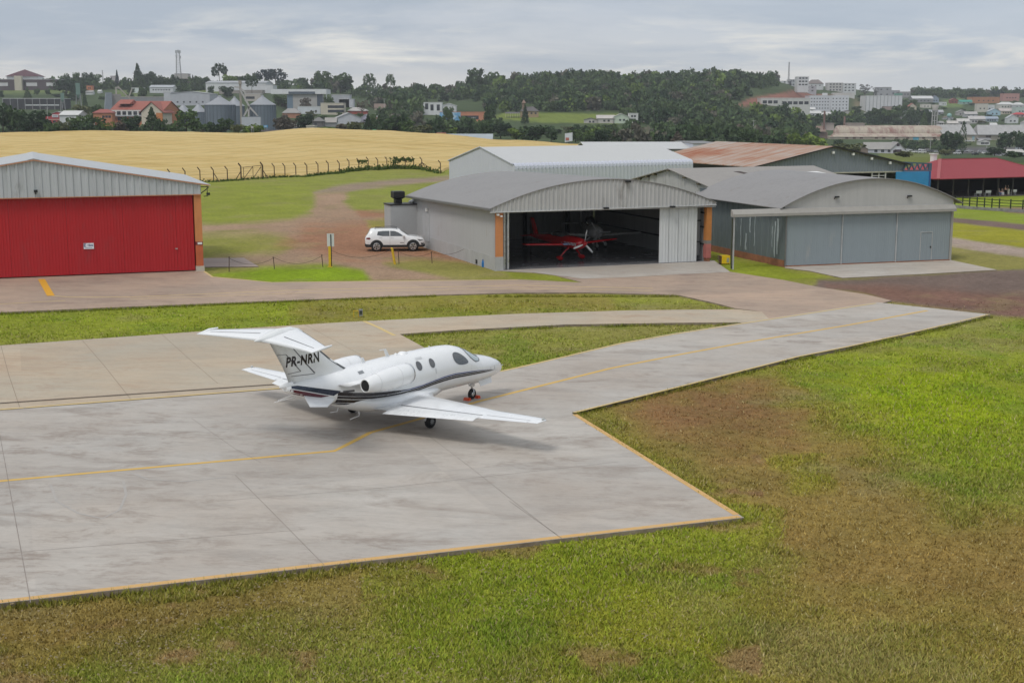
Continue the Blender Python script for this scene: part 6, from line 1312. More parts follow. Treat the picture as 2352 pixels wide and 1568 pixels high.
def bld(name, label, cat, px0, px1, top, base, roof='flat', wall=WHITE, rc=RF_G, eave=None, rz=0.0, depth=None, d=None, wins=(), group=None, wm=None, dmin=470, wsz=(1.3, 1.2)):
    """px0..px1 wide, roof top and base on survey rows; roof: flat | ridge (eaves face us) | gable (gable faces us) | hip
    wins: [(u0, u1, n, v)] windows across the front between u0 and u1 of the width at height fraction v"""
    pc = (px0 + px1) / 2
    if d is None: d = find_d(pc, base, dmin)
    elif d > 720:
        t0 = gp(pc, d); r0 = float(proj(t0.x, t0.y, t0.z)[1])
        if abs(r0 - base) > 4: d = find_d(pc, base, 640)
    m = mpp(d); W = (px1 - px0) * m; O = gp(px0, d); zb = float(row_z(base, d)); Ht = (base - top) * m; He = Ht if roof == 'flat' else (base - eave) * m if eave else Ht * .62
    D = depth or max(6, W * .6); T = thing(name, label, cat, (O.x, O.y, zb), R(rz), group); ov = .035 * W if W < 20 else .5; cf = -6.0
    b = MB(); b.bx(0, W, 0, D, cf, He - (.02 if roof != 'flat' else .0)); wl = b.build('wall', wm or wmat(wall), T)
    rm = wmat(rc, 'roof'); b = MB()
    if roof == 'flat': b.bx(-.15, W + .15, -.15, D + .15, He, He + .35)
    elif roof == 'ridge':
        s = (Ht - He) / (D / 2); b.extr([Vector((-ov, -.5, He - .5 * s)), Vector((-ov, D / 2, Ht)), Vector((-ov, D + .5, He - .5 * s)), Vector((-ov, D + .5, He - .5 * s - .15)), Vector((-ov, D / 2, Ht - .2)), Vector((-ov, -.5, He - .5 * s - .15))], (W + 2 * ov, 0, 0))
    elif roof == 'gable':
        s = (Ht - He) / (W / 2); b.extr([Vector((-ov, -.4, He - ov * s)), Vector((W / 2, -.4, Ht)), Vector((W + ov, -.4, He - ov * s)), Vector((W + ov, -.4, He - ov * s - .2)), Vector((W / 2, -.4, Ht - .25)), Vector((-ov, -.4, He - ov * s - .2))], (0, D + .8, 0))
    elif roof == 'hip':
        e = min(W, D) * .45; c = [(-.5, -.5), (W + .5, -.5), (W + .5, D + .5), (-.5, D + .5)]; b.add([(x, y, He) for x, y in c] + [(e, D / 2, Ht), (W - e, D / 2, Ht)] + [(x, y, He - .15) for x, y in c], [(0, 1, 5, 4), (1, 2, 5), (2, 3, 4, 5), (3, 0, 4), (0, 6, 7, 1), (1, 7, 8, 2), (2, 8, 9, 3), (3, 9, 6, 0), (9, 8, 7, 6)])
    b.build('roof', rm, T, recalc=True)
    if roof in ('gable', 'ridge'):
        b = MB(); g = [Vector((0, 0, He - .05)), Vector((W, 0, He - .05)), Vector((W / 2, 0, Ht - .26))] if roof == 'gable' else None
        if g: b.extr(g, (0, D, 0))
        else: b.extr([Vector((0, 0, He - .05)), Vector((0, D, He - .05)), Vector((0, D / 2, Ht - .22))], (W, 0, 0))
        b.build('gable_wall', wm or wmat(wall), T, recalc=True)
    me = None
    for u0, u1, n, v in wins:
        for i in range(n):
            x = W * (u0 + (u1 - u0) * (i + .5) / n); z = He * v
            if me is None: b = MB(); b.box((0, -.03, 0), (wsz[0], .10, wsz[1])); o = b.build('window', M_WIN, T); me = o.data
            else: o = bpy.data.objects.new('window', me); COL.objects.link(o); o.parent = T
            o.location = (x, 0, z)
    return T, W, D, Ht, He, d
# --- left: campus block on the hill, sheds, shop, batching towers
T, W, D, Ht, He, d = bld('campus_building', 'long dark brick campus block with white parapets and a maroon pyramid roof', 'building', -14, 128, 184, 208, 'flat', (.085, .062, .07), (.62, .63, .64), depth=22, wins=((.10, .22, 3, .55), (.52, .68, 4, .55), (.83, .98, 3, .55)), wsz=(3.2, 3.4))
for o in T.children:
    if o.name.startswith('window'): o.data.materials[0] = wmat((.58, .58, .60), 'window')
m = mpp(d); b = MB(); b.bx((36 + 14) * m, (52 + 14) * m, -4, 0, -6, 14.5); b.build('tower', wmat((.50, .46, .38)), T)
b = MB(); x0, x1 = (10.6 + 14) * m, (86 + 14) * m; b.bx(x0 + 1, x1 - 1, 4, 20, He, He + 3.2); b.build('upper_storey', wmat(WHITE), T); b = MB(); h = He + 3.2; b.add([(x0, 2, h), (x1, 2, h), (x1, 24, h), (x0, 24, h), ((x0 + x1) / 2, 12, h + 7.2)], [(0, 1, 4), (1, 2, 4), (2, 3, 4), (3, 0, 4), (3, 2, 1, 0)]); b.build('pyramid_roof', wmat((.10, .045, .055), 'roof'), T)
T, W, D, Ht, He, d = bld('depot', 'long dark open fronted depot with a thin white roof edge below the grassy bank', 'depot', 8, 140, 228, 252, 'flat', (.045, .045, .05), (.58, .58, .58), depth=20)
b = MB()
for i in range(9): x = W * i / 8; b.bx(x - .2, x + .2, -.5, -.1, -6, He)
b.build('posts', wmat(MGREY), T); b = MB(); b.bx(W * .38, W * .95, -.4, -.02, He * .36, He * .46); b.build('light_strip', wmat(WHITE), T)
T, W, D, Ht, He, d = bld('red_shop', 'red gabled shop with a white name board behind the trees', 'shop', 104, 164, 257, 283, 'gable', (.46, .07, .075), RF_G, eave=267, depth=26, rz=-8, wins=((.3, .9, 4, .2),))
b = MB(); b.bx(W * .30, W * .54, -.5, -.3, He * .80, He * 1.18); s = b.build('name_board', wmat((.60, .61, .64)), T); b = MB()
for i in range(5): b.bx(W * (.335 + i * .038), W * (.335 + i * .038) + W * .022, -.55, -.5, He * .91, He * 1.06)
b.build('board_lettering', wmat((.16, .16, .2)), s); b = MB(); b.bx(W * .02, W * .98, -.3, -.02, He * .46, He * .53); b.build('white_band', wmat(CREAM), T)
bld('white_hall', 'white metal roofed hall joined behind the red shop', 'hall', 138, 180, 255, 272, 'ridge', WHITE, RF_W, eave=264, d=715, depth=16)
def tower(label, px, w, top, mid, base, d=None):
    d = d or find_d(px, base); m = mpp(d); O = gp(px, d); T = thing('batching_tower', label, 'tower', O, R(15)); hz = lambda r: float(row_z(r, d)) - O.z; w *= m; G = pm('faded_green_steel', (.17, .26, .225), .6, var=.12, scale=.5)
    b = MB(); b.bx(-w / 2, w / 2, -w / 2, w / 2, hz(mid), hz(top)); b.build('hopper', G, T); b = MB(); b.loft([[Vector((x * s, y * s, z)) for x, y in ((-1, -1), (1, -1), (1, 1), (-1, 1))] for s, z in ((w / 2, hz(mid)), (w * .15, hz(mid) - w * .8))], smooth=False); b.build('cone', G, T)
    for x in (-1, 1):
        for y in (-1, 1): b = MB(); b.bar((x * w * .45, y * w * .45, hz(mid)), (x * w * .9, y * w * .9, -2), .35); b.build('leg', wmat(MGREY), T)
    b = MB(); b.bar((-w * .7, -w * .7, hz((mid + base) / 2)), (w * .7, -w * .7, hz((mid + base) / 2)), .25); b.bar((-w * .8, -w * .8, 0), (w * .45, -w * .45, hz(mid)), .2); b.build('brace', wmat(MGREY), T)
tower('tall faded green batching tower on splayed legs left of the grassy slope', 182.5, 9, 191, 218, 243, 900); tower('shorter faded green batching tower beside the dark depot', 146, 7.5, 214, 229, 243, 880)
bld('orange_house', 'small orange upper house with white porch high on the left slope', 'house', 199, 212, 198, 208, 'flat', ORANGE, TERRA, wins=((.2, .8, 2, .5),)); bld('white_cabin', 'white cabin just below the small orange house', 'house', 196, 213, 208, 218, 'ridge', WHITE, RF_G); bld('white_cabin', 'lone white cabin on the grass slope left of the grey slab', 'house', 224, 232, 207, 215, 'ridge', WHITE, RF_W); bld('beige_tower_house', 'pale beige block under the antenna on the skyline', 'building', 254, 269, 176, 194, 'flat', (.42, .38, .40), RF_G, d=1450)
def slabt():
    d = 800; m = mpp(d); O = gp(250, d); T = thing('grey_conveyor_tower', 'tall leaning grey clad slab of the grain works left of the orange hotel', 'tower', O, R(20)); z = lambda r: float(row_z(r, d)) - O.z; b = MB(); b.extr([Vector((-12 * m, 0, -3)), Vector((8 * m, 0, -3)), Vector((10 * m, 0, z(213))), Vector((-3 * m, 0, z(213)))], (0, 7, 0)); b.build('cladding', pm('grey_cladding', (.25, .28, .32), .5, var=.1, scale=.4), T, recalc=True)
    b = MB(); b.bx(9 * m, 30 * m, 2, 12, -3, z(216)); b.build('concrete_block', wmat((.30, .28, .27)), T); b = MB(); b.bar((20 * m, 4, z(200)), (20 * m, 4, z(216)), .8); b.bar((24 * m, 4, z(198)), (50 * m, 4, z(228)), .8); b.bar((55 * m, 4, z(203)), (46 * m, 4, z(225)), .7); b.bar((20 * m, 4, z(200)), (26 * m, 4, z(203)), .6); b.build('conveyor', wmat((.40, .37, .33)), T)
slabt()
T, W, D, Ht, He, d = bld('red_roof_hotel', 'orange and white hotel with wide red tiled roofs above the wheat crest', 'hotel', 257, 378, 234, 281, 'ridge', (.46, .17, .075), RF_R, eave=253, depth=24, rz=-6, d=715); m = mpp(d)
b = MB(); b.bx(-.2, W * .82, -.5, -.02, He * .48, He - .2); u = b.build('white_storey', wmat((.60, .60, .58)), T); b = MB(); b.bx(-.6, W * .80, -1.3, -.5, He * .46, He * .54); b.build('balcony', wmat(LGREY), u); me = None
for v, y in ((.72, -.55), (.26, -.08)):
    for i in range(7):
        b = MB(); x = W * (.05 + .105 * i); b.box((x, y, He * v), (2.0, .12, 1.9)); b.build('window', M_WIN, T)
b = MB(); gx0, gx1 = W * .62, W * 1.02; gm = (gx0 + gx1) / 2; b.extr([Vector((gx0, -3, He * .1 - 3)), Vector((gx1, -3, He * .1 - 3)), Vector((gx1, -3, He * .80)), Vector((gm, -3, Ht * .92)), Vector((gx0, -3, He * .80))], (0, 14, 0)); b.build('gable_wall', wmat((.58, .52, .42)), T, recalc=True)
b = MB(); b.extr([Vector((gx0 - 1.2, -3.6, He * .76)), Vector((gm, -3.6, Ht * .97)), Vector((gx1 + 1.2, -3.6, He * .76)), Vector((gx1 + 1.2, -3.6, He * .76 - .3)), Vector((gm, -3.6, Ht * .97 - .4)), Vector((gx0 - 1.2, -3.6, He * .76 - .3))], (0, 16, 0)); b.build('roof', wmat(RF_R, 'roof'), T, recalc=True); b = MB(); b.bx(gx1 - 3.4, gx1 + .05, -3.08, -2.5, -3, He * .74); b.build('orange_corner', wmat((.52, .20, .07)), T); b = MB(); b.box((gm, -3.06, He * .98), (1.6, .15, 1.8)); b.build('window', M_WIN, T)
b = MB(); b.extr([Vector((W * .08, 2, Ht * .86)), Vector((W * .08, 8, Ht * 1.07)), Vector((W * .08, 14, Ht * .86))], (W * .26, 0, 0)); b.build('roof_dormer', wmat(RF_R, 'roof'), T, recalc=True)
bld('hotel_annex', 'low annex with a red roof at the left end of the orange hotel', 'annex', 216, 258, 252, 279, 'hip', (.46, .19, .10), (.30, .10, .085), eave=260, d=705, wins=((.45, .95, 3, .55),))
# --- silos
M_SIL = NT('corrugated_silo'); _w = M_SIL.n('ShaderNodeTexWave', wave_type='BANDS', bands_direction='Z'); _w.inputs['Scale'].default_value = .55; _w.inputs['Distortion'].default_value = .3; M_SIL.l(M_SIL.obj(), _w.inputs['Vector']); _n = M_SIL.noise(.25, 4, .6, st=(1, 1, .3))
M_SIL = M_SIL.out(M_SIL.mix(.5, M_SIL.ramp(_w.outputs[0], [(.2, (.135, .165, .20)), (.8, (.21, .245, .285))]), M_SIL.ramp(_n, [(.3, (.13, .16, .195)), (.7, (.20, .235, .275))])), .5, .3); M_SIR = pm('silo_roof', (.32, .335, .36), .5, .3, var=.1, scale=.5)
def silo(px0, px1, apex, eave, base, label, d=690):
    m = mpp(d); r = (px1 - px0) / 2 * m; O = gp((px0 + px1) / 2, d); z = lambda w: float(row_z(w, d)) - O.z; T = thing('grain_silo', label, 'silo', O, 0, 'steel grain silos'); b = MB(); b.lathe([(r, -3), (r, z(eave))], (0, 0, 0), 'Z', 36); w = b.build('wall', M_SIL, T); b = MB()
    for i in range(24): a = 2 * PI * i / 24; b.bar((math.cos(a) * (r + .1), math.sin(a) * (r + .1), -3), (math.cos(a) * (r + .1), math.sin(a) * (r + .1), z(eave)), .18)
    b.build('stiffener', wmat((.13, .155, .185), 'steel'), w); b = MB(); b.lathe([(r + .35, z(eave) - .15), (r * .55, z(eave) + (z(apex) - z(eave)) * .45), (r * .12, z(apex) - .2), (r * .10, z(apex) + .5), (.01, z(apex) + .6)], (0, 0, 0), 'Z', 24, smooth=False); b.build('roof', M_SIR, T)
silo(474, 541, 222, 240.5, 285, 'big left grey grain silo with a pale conical roof'); silo(577, 634, 221.5, 240.5, 293, 'big right grey grain silo beyond the elevator tower', 680); silo(404, 441, 240, 257.5, 280, 'small dark silo right of the orange hotel', 760); silo(439, 476, 239, 257, 280, 'small silo tucked against the big left silo', 790); silo(370, 406, 243, 249.5, 280, 'dark flat topped bin close behind the orange hotel gable', 780); silo(520, 562, 224, 243, 283, 'pale middle silo half hidden behind the elevator tower', 760)
def elev():
    d = 675; m = mpp(d); O = gp(555, d); T = thing('grain_elevator', 'thin grain elevator tower with slanting chutes between the big silos', 'tower', O, 0); z = lambda w: float(row_z(w, d)) - O.z; s = lambda p: (p - 555) * m; C = wmat((.33, .30, .26), 'steel'); b = MB(); b.bx(-2.2 * m, 2.2 * m, 0, 4 * m, -3, z(188)); b.bx(-3.2 * m, 3 * m, -.3, 4.5 * m, z(194), z(185)); b.build('shaft', C, T)
    P_ = lambda x, r: Vector((s(x), -1.0, z(r)))
    for a, c in ((P_(555, 205), P_(575, 245)), (P_(575, 245), P_(562, 267)), (P_(575, 246), P_(594, 267)), (P_(574, 246), P_(573, 268)), (P_(557, 203), P_(568, 214)), (P_(543, 200), P_(553, 201))): b = MB(); b.bar(a, c, .75); b.build('chute', wmat((.44, .42, .41), 'steel'), T)
    b = MB(); b.bx(s(557), s(601), -1.6, 4, -3, z(269)); b.build('hopper_house', wmat((.45, .47, .50)), T)
elev()
# --- skyline of the left hill
bld('long_warehouse', 'very long white warehouse on the skyline under the araucaria trees', 'warehouse', 473, 607, 186, 209, 'ridge', (.62, .63, .65), (.36, .375, .39), eave=191, d=1300, depth=40); bld('warehouse_extension', 'lower white extension running right from the long skyline warehouse', 'warehouse', 588, 627, 197, 212, 'flat', WHITE, RF_W, d=1260, depth=20)
bld('white_block', 'white two storey block with small dark windows behind the orange hotel', 'building', 344, 396, 196, 214, 'ridge', (.60, .61, .63), (.38, .40, .42), eave=201, wins=((.1, .9, 7, .55),), d=1150, depth=16); bld('flat_hall', 'long flat brown hall below the lattice mast', 'hall', 360, 440, 182, 198, 'flat', (.20, .17, .15), (.42, .39, .33), d=1300, depth=14); bld('tower_house', 'beige block with dark flat roof at the foot of the lattice mast', 'building', 402, 432, 171, 186, 'flat', (.42, .40, .38), (.14, .13, .13), d=1340, depth=12)
bld('grey_works', 'wide pale grey gabled works behind the small silos', 'factory', 392, 480, 211, 243, 'gable', (.45, .46, .50), LGREY, eave=216, d=860, depth=30, wins=((.1, .9, 5, .3),)); bld('grey_works', 'narrow ribbed bay at the left end of the pale grey works', 'factory', 377, 393, 213, 240, 'flat', (.50, .51, .54), RF_W, d=855, depth=26)
bld('flat_shed', 'long thin flat roofed shed directly behind the red hotel roof', 'shed', 274, 376, 224, 240, 'flat', (.24, .24, .25), (.46, .44, .40), d=820, depth=14); bld('white_shed', 'cluster of pale flat sheds below the tall dark skyline tree', 'shed', 302, 330, 203, 214, 'flat', (.58, .62, .63), RF_W, d=1180); bld('cream_store', 'cream flat store with dark doors left of the long warehouse', 'store', 440, 476, 194, 207, 'flat', LGREY, (.52, .50, .46), wins=((.2, .8, 3, .4),), d=1250)
bld('curved_store', 'white roofed store between the big silos and the long warehouse', 'store', 503, 551, 208, 216, 'flat', (.30, .27, .25), RF_W, d=1180, depth=12); bld('curved_store', 'second white roofed store right of the elevator top', 'store', 560, 602, 208, 216, 'flat', (.30, .27, .25), (.48, .46, .43), d=1180, depth=12); bld('brown_store', 'low building with dark windows behind the right silo roof', 'store', 562, 598, 217, 233, 'flat', (.46, .42, .38), RF_W, d=1050, wins=((.1, .6, 2, .5),), wsz=(4, 2))
def mast(px, top, base, d, w, label, lat=True):
    m = mpp(d); O = gp(px, d); O.z = float(row_z(base, d)); h = (base - top) * m; T = thing('radio_mast', label, 'mast', O, R(20)); n = 10; S = wmat((.30, .30, .31), 'steel'); f = lambda z: w * m / 2 * (1 - .45 * z / h)
    for x, y in ((-1, -1), (1, -1), (1, 1), (-1, 1)): b = MB(); b.bar((x * f(0), y * f(0), -4), (x * f(h), y * f(h), h), .32 if lat else .2); b.build('leg', S, T)
    b = MB()
    for i in range(n):
        z0, z1 = h * i / n, h * (i + 1) / n
        for k_ in range(4):
            c = ((-1, -1), (1, -1), (1, 1), (-1, 1)); p, q = c[k_], c[(k_ + 1) % 4]; b.bar((p[0] * f(z0), p[1] * f(z0), z0), (q[0] * f(z1), q[1] * f(z1), z1), .12); b.bar((p[0] * f(z1), p[1] * f(z1), z1), (q[0] * f(z1), q[1] * f(z1), z1), .12)
    b.build('bracing', S, T)
    if lat:
        for x, z in ((-1.4, .97), (1.4, .97), (-1.3, .78), (1.5, .74), (0, .99)): b = MB(); b.bx(x * f(h) - .7, x * f(h) + .7, -f(h) - 1.4, -f(h), h * z - 1.6, h * z + 1.2); b.build('antenna', wmat(LGREY), T)
    return T
mast(412, 120, 171, 1345, 11, 'tall grey lattice mast with antennas on the left skyline'); mast(1811, 145, 188, 1560, 3, 'thin radio mast on the wooded hill top', False); mast(237, 163, 192, 1450, 3, 'slim antenna mast left of the skyline notch', False)
# --- middle town
T, W, D, Ht, He, d = bld('modern_clinic', 'modern grey concrete block under a long white slab roof', 'building', 661, 727, 219, 252, 'flat', (.40, .385, .37), RF_G, d=1010, depth=24); m = mpp(d)
b = MB(); b.bx(-36 * m, 88 * m, -1.5, 22, He + .4, He + 4.0); b.build('white_slab', wmat((.66, .67, .68)), T); b = MB(); b.bx(.05 * W, .95 * W, -1.56, -1.5, He + .5, He + 2.2); b.bx(66 * m, 78 * m, .4, 8, -2, He + .35); b.build('glass_front', pm('far_glass', (.09, .115, .15), .15, var=.3), T); b = MB(); b.bx(-1 * m, 12 * m, -.12, -.02, -2, He); b.build('glazed_stair', pm('far_blue_glass', (.16, .22, .28), .2, var=.2), T); b = MB(); b.bx(86 * m, 88 * m, 0, 1, -3, He + .4); b.build('column', wmat(WHITE), T)
bld('white_annex', 'grey and white box building right of the white slab roof', 'building', 762, 801, 219.5, 246, 'flat', (.42, .43, .46), RF_W, d=1000, depth=18); bld('white_annex', 'lower pale box in front of the grey and white building', 'building', 779, 811, 229, 247, 'flat', (.54, .55, .59), RF_W, d=975, depth=10, wins=((.05, .4, 1, .3),), wsz=(4, 1.6))
bld('teal_house', 'turquoise gabled house on a white lower storey', 'house', 684, 709, 236, 246, 'gable', TEAL, (.30, .38, .36), d=925, wins=((.15, .9, 2, .6),)); bld('white_block', 'plain white building under the turquoise gable', 'building', 684, 735, 246, 262, 'flat', (.56, .585, .62), RF_W, d=915, depth=9, wins=((.5, .9, 2, .4),))
bld('cream_office', 'cream three storey office with dark ribbon windows in the middle town', 'office', 737, 788, 238.5, 264, 'flat', (.55, .50, .41), (.5, .47, .4), d=905, depth=14, wins=((.34, .66, 3, .70), (.72, .98, 3, .70), (.34, .66, 3, .32), (.72, .98, 3, .32)), wsz=(2.7, 1.9))
bld('brick_house', 'orange brick house with a broad grey hipped roof left of the dark round tree', 'house', 649, 687, 250, 272, 'hip', (.40, .19, .12), RF_G, eave=260, d=850); bld('grey_gable_house', 'big pale gabled house in front of the cream office', 'house', 774, 829, 260, 287, 'gable', (.52, .52, .56), (.36, .355, .36), eave=271, d=800, rz=12, wins=((.5, .9, 2, .3),), depth=18); bld('lilac_house', 'lilac house right beside the big pale gabled house', 'house', 829, 852, 263, 282, 'gable', LILAC, LGREY, eave=270, d=810, wins=((.2, .8, 2, .4),))
bld('red_wall_house', 'house with red walls and a pale layered roof behind the big gabled house', 'house', 799, 842, 247, 263, 'hip', (.42, .10, .08), (.42, .40, .38), eave=255, d=890); bld('white_roof_house', 'low house with a bright white roof right of the lilac house', 'house', 862, 890, 261, 274, 'ridge', (.38, .22, .15), (.66, .67, .68), eave=267, d=830); bld('white_house', 'small white house with a dark gable above the bright white roof', 'house', 872, 896, 253, 266, 'gable', WHITE, (.16, .12, .12), eave=259, d=880, wins=((.2, .8, 2, .4),))
bld('brown_roof_house', 'long low house with a brown roof under the street lamps', 'house', 860, 893, 239, 253, 'ridge', CREAM, RF_B, eave=247, d=960); bld('grey_roof_house', 'plain house with grey roof left of the dark road in the middle town', 'house', 726, 745, 250, 262, 'gable', (.5, .48, .5), RF_G, d=900); bld('dark_house', 'dark barn like house low above the wheat crest', 'house', 717, 743, 270, 288, 'hip', (.13, .12, .12), (.17, .165, .16), eave=279, d=740, wins=((.1, .5, 1, .3),)); bld('grey_roof_house', 'grey roofed house beside the dark barn like house', 'house', 746, 772, 271, 288, 'ridge', MGREY, (.33, .31, .29), eave=280, d=750); bld('beige_hut', 'flat beige hut on the wheat crest', 'hut', 704, 722, 291, 299, 'flat', (.48, .45, .38), (.5, .47, .4), d=500); bld('grey_roof_house', 'low grey roofs peeping over the crest left of the flat beige hut', 'house', 655, 684, 284, 297, 'hip', MGREY, (.35, .33, .32), eave=291, d=600)
bld('white_villa', 'white modern villa with tall dark windows below the wooded hill', 'villa', 972, 1014, 237, 261, 'flat', (.66, .67, .68), RF_W, d=960, depth=14, wins=((.08, .3, 1, .65), (.4, .55, 1, .55), (.72, .9, 1, .55)), wsz=(2.2, 4.2)); bld('white_villa', 'white vaulted wing at the right of the modern villa', 'villa', 1013, 1047, 238, 259, 'gable', (.60, .61, .62), (.62, .62, .61), eave=243, d=965, depth=14)
T, W, D, Ht, He, d = bld('mural_hall', 'hall with a blue painted wall and orange brick half', 'hall', 1010, 1113, 259, 280, 'flat', (.52, .22, .13), (.42, .17, .11), d=880, depth=16, wins=((.49, .82, 3, .45),), wsz=(5, 2.4)); k = NT('blue_mural'); n1 = k.noise(.5, 4, .6, dist=1.5); Mm = k.out(k.ramp(n1, [(.35, (.09, .26, .46)), (.5, (.17, .38, .58)), (.65, (.45, .56, .62))]), .7); b = MB(); b.bx(0, W * .455, -.12, -.02, -3, He); b.build('painted_wall', Mm, T)
b = MB(); b.extr([Vector((-3, -7, He * .22)), Vector((W * .1, -7, He * .52)), Vector((W * .28, -7, He * .2)), Vector((W * .28, -7, He * .14)), Vector((W * .1, -7, He * .45)), Vector((-3, -7, He * .16))], (0, 7, 0)); b.build('blue_canopy', wmat((.14, .20, .32), 'roof'), T)
T, W, D, Ht, He, d = bld('stone_house', 'old stone house with a lantern roof and long verandah above the bright vineyard', 'house', 1195, 1236, 246, 268, 'hip', (.34, .25, .15), RF_D, eave=256, d=930, wins=((.05, .95, 4, .6),)); m = mpp(d); b = MB(); b.bx(4 * m, 12 * m, 1, 6, He, He + 5.5); b.add([(3 * m, .5, He + 5.5), (13 * m, .5, He + 5.5), (13 * m, 7, He + 5.5), (3 * m, 7, He + 5.5), (8 * m, 3.5, He + 8)], [(0, 1, 4), (1, 2, 4), (2, 3, 4), (3, 0, 4)]); b.build('lantern', wmat((.22, .15, .11)), T); b = MB(); b.extr([Vector((-34 * m, -2, He * .55)), Vector((-34 * m, 4, He * .85)), Vector((-34 * m, 9, He * .55))], (33 * m, 0, 0)); b.build('verandah_roof', wmat((.115, .11, .115), 'roof'), T); b = MB()
for i in range(7): b.bx((-33 + i * 5.3) * m, (-32.5 + i * 5.3) * m, -1.8, -1.3, -3, He * .56)
b.build('verandah_posts', wmat(CREAM), T)
bld('white_greenhouse', 'long low white and grey roofs beside the road at the end of the wheat', 'shed', 1022, 1126, 309, 331, 'ridge', (.60, .61, .62), (.36, .40, .42), eave=320, d=520, depth=14); bld('orange_kiosk', 'small orange block at the left end of the long low white roofs', 'kiosk', 1003, 1022, 308, 322, 'flat', (.45, .16, .10), (.40, .15, .10), d=515, wins=((.3, .7, 1, .3),)); bld('red_kiosk', 'low red roof peeping over the right shoulder of the wheat', 'kiosk', 938, 956, 316 - 4, 322, 'ridge', (.33, .10, .07), (.36, .10, .07), d=500)
for a in ((1342, 1372, 271, 283, 'grey gabled house left of the pale green house below the hill', (.48, .46, .43), RF_D), (1371, 1410, 265, 282, 'long pale roofed house next to the pale green gable', (.5, .48, .45), (.48, .45, .42)), (1409, 1444, 261, 281, 'pale green gabled house below the wooded hill', (.50, .58, .47), (.52, .52, .48))): bld('house', a[4], 'house', a[0], a[1], a[2], a[3], 'gable' if a[0] != 1371 else 'ridge', a[5], a[6], d=870, wins=((.3, .8, 2, .4),))
bld('white_house', 'white two storey house right of the pale green gable', 'house', 1444, 1465, 262, 281, 'flat', (.62, .62, .60), RF_W, d=870, wins=((.2, .8, 2, .3), (.2, .8, 2, .7))); bld('red_house', 'little red house with white roof edges in the belt of trees', 'house', 1480, 1512, 272, 284, 'gable', (.42, .07, .05), (.55, .52, .5), d=850, eave=279)
def billboard():
    d = 500; O = gp(1306, d); m = mpp(d); z = lambda r: float(row_z(r, d)) - O.z; T = thing('billboard', 'white advertising board tilted on dark posts beyond the steel hangar', 'billboard', O, R(-28)); b = MB(); b.extr([Vector((-9.5 * m, 0, z(327))), Vector((9 * m, 0, z(324))), Vector((9 * m, 0, z(304.5))), Vector((-9.5 * m, 0, z(307)))], (0, .3, 0)); s = b.build('panel', wmat((.60, .62, .64)), T, recalc=True); b = MB(); b.box((-3 * m, -.06, z(319.5)), (8 * m, .1, 6 * m)); b.build('printed_patch', wmat((.42, .14, .10)), s)
    for x in (-7, 0, 7): b = MB(); b.bx(x * m - .15, x * m + .15, .3, .6, -2, z(326)); b.build('post', wmat(RF_D), T)
billboard()
# --- right hill town
T, W, D, Ht, He, d = bld('white_hotel_block', 'large white five storey hotel block on the right hillside', 'hotel', 1858, 1906, 221.5, 257, 'flat', (.61, .62, .66), RF_W, d=1500, depth=20, wins=tuple((.05, .95, 7, v) for v in (.22, .42, .62, .82)), wsz=(1.1, 1.0)); b = MB(); m = mpp(d); b.bx(W + .05, W + 40 * m, -1.5, 18, -6, He + .3); w = b.build('wing', wmat((.62, .63, .665)), T); b = MB(); b.bx(W * .72, W * .9, 5, 12, He, He + 6 * m); b.build('roof_house', wmat(WHITE), T)
for v in (.22, .42, .62, .82):
    for i in range(5): b = MB(); b.box((W + (5 + i * 7.5) * m, -1.53, He * v), (1.1, .1, 1.0)); b.build('window', M_WIN, w)
T, W, D, Ht, He, d = bld('white_ribbed_block', 'tall white windowless ribbed block right of the hotel block', 'building', 1988, 2069, 222, 262, 'flat', (.62, .625, .64), RF_W, d=1480, depth=24); b = MB()
for i in range(11): b.bx(W * i / 10 - .2, W * i / 10 + .2, -.35, -.02, -6, He)
b.build('rib', wmat((.30, .31, .33)), T); b = MB(); b.bx(W * .8, W, -.2, 5, He + .35, He + 2.6); b.build('green_parapet', wmat((.16, .30, .25)), T)
bld('long_white_hall', 'long white and blue hall at the foot of the red cutting', 'hall', 1748, 1858, 227, 247, 'flat', (.55, .55, .53), (.64, .64, .63), d=1420, depth=18, wins=((.02, .35, 3, .6), (.42, .98, 5, .5)), wsz=(3.5, 2.5))
for a in ((1831, 1856, 178, 199, 'white apartment tower on the right skyline beside the woods', WHITE, 3, 3), (1796, 1816, 187, 198, 'small white block at the edge of the woods on the skyline', WHITE, 2, 2), (1812, 1832, 184, 199, 'pale apartment block left of the white skyline tower', LGREY, 3, 2), (1826, 1874, 199, 213, 'low grey apartment block under the white skyline tower', (.40, .40, .43), 4, 2), (1901, 1935, 192, 211, 'pale apartment block with balconies on the right skyline', (.52, .50, .49), 4, 3), (1935, 1965, 193, 212, 'white apartment block with dark strip windows on the right skyline', WHITE, 3, 3), (2014, 2046, 202, 224, 'grey concrete house stepping down the right skyline', (.36, .36, .38), 2, 2), (2045, 2066, 209, 224, 'low grey terrace right of the grey concrete house', (.34, .34, .36), 2, 1), (2066, 2090, 212, 225, 'pair of small dark windowed houses on the right skyline', (.30, .29, .30), 3, 1)):
    bld('apartment_block', a[4], 'building', a[0], a[1], a[2], a[3], 'flat', a[5], RF_W if a[5] == WHITE else RF_G, d=1720, depth=14, wins=tuple((.08, .92, a[6], (j + .6) / a[7]) for j in range(a[7])), wsz=(2.2, 1.5))
bld('brown_roof_villa', 'white villa with a brown hipped roof on the right skyline', 'villa', 1856, 1890, 184, 203, 'hip', WHITE, (.20, .17, .16), eave=193, d=1730, wins=((.1, .9, 3, .6),)); bld('white_row', 'thin white wall like building above the hotel block', 'building', 1913, 1962, 214, 222, 'flat', (.56, .55, .53), RF_W, d=1620, depth=8)
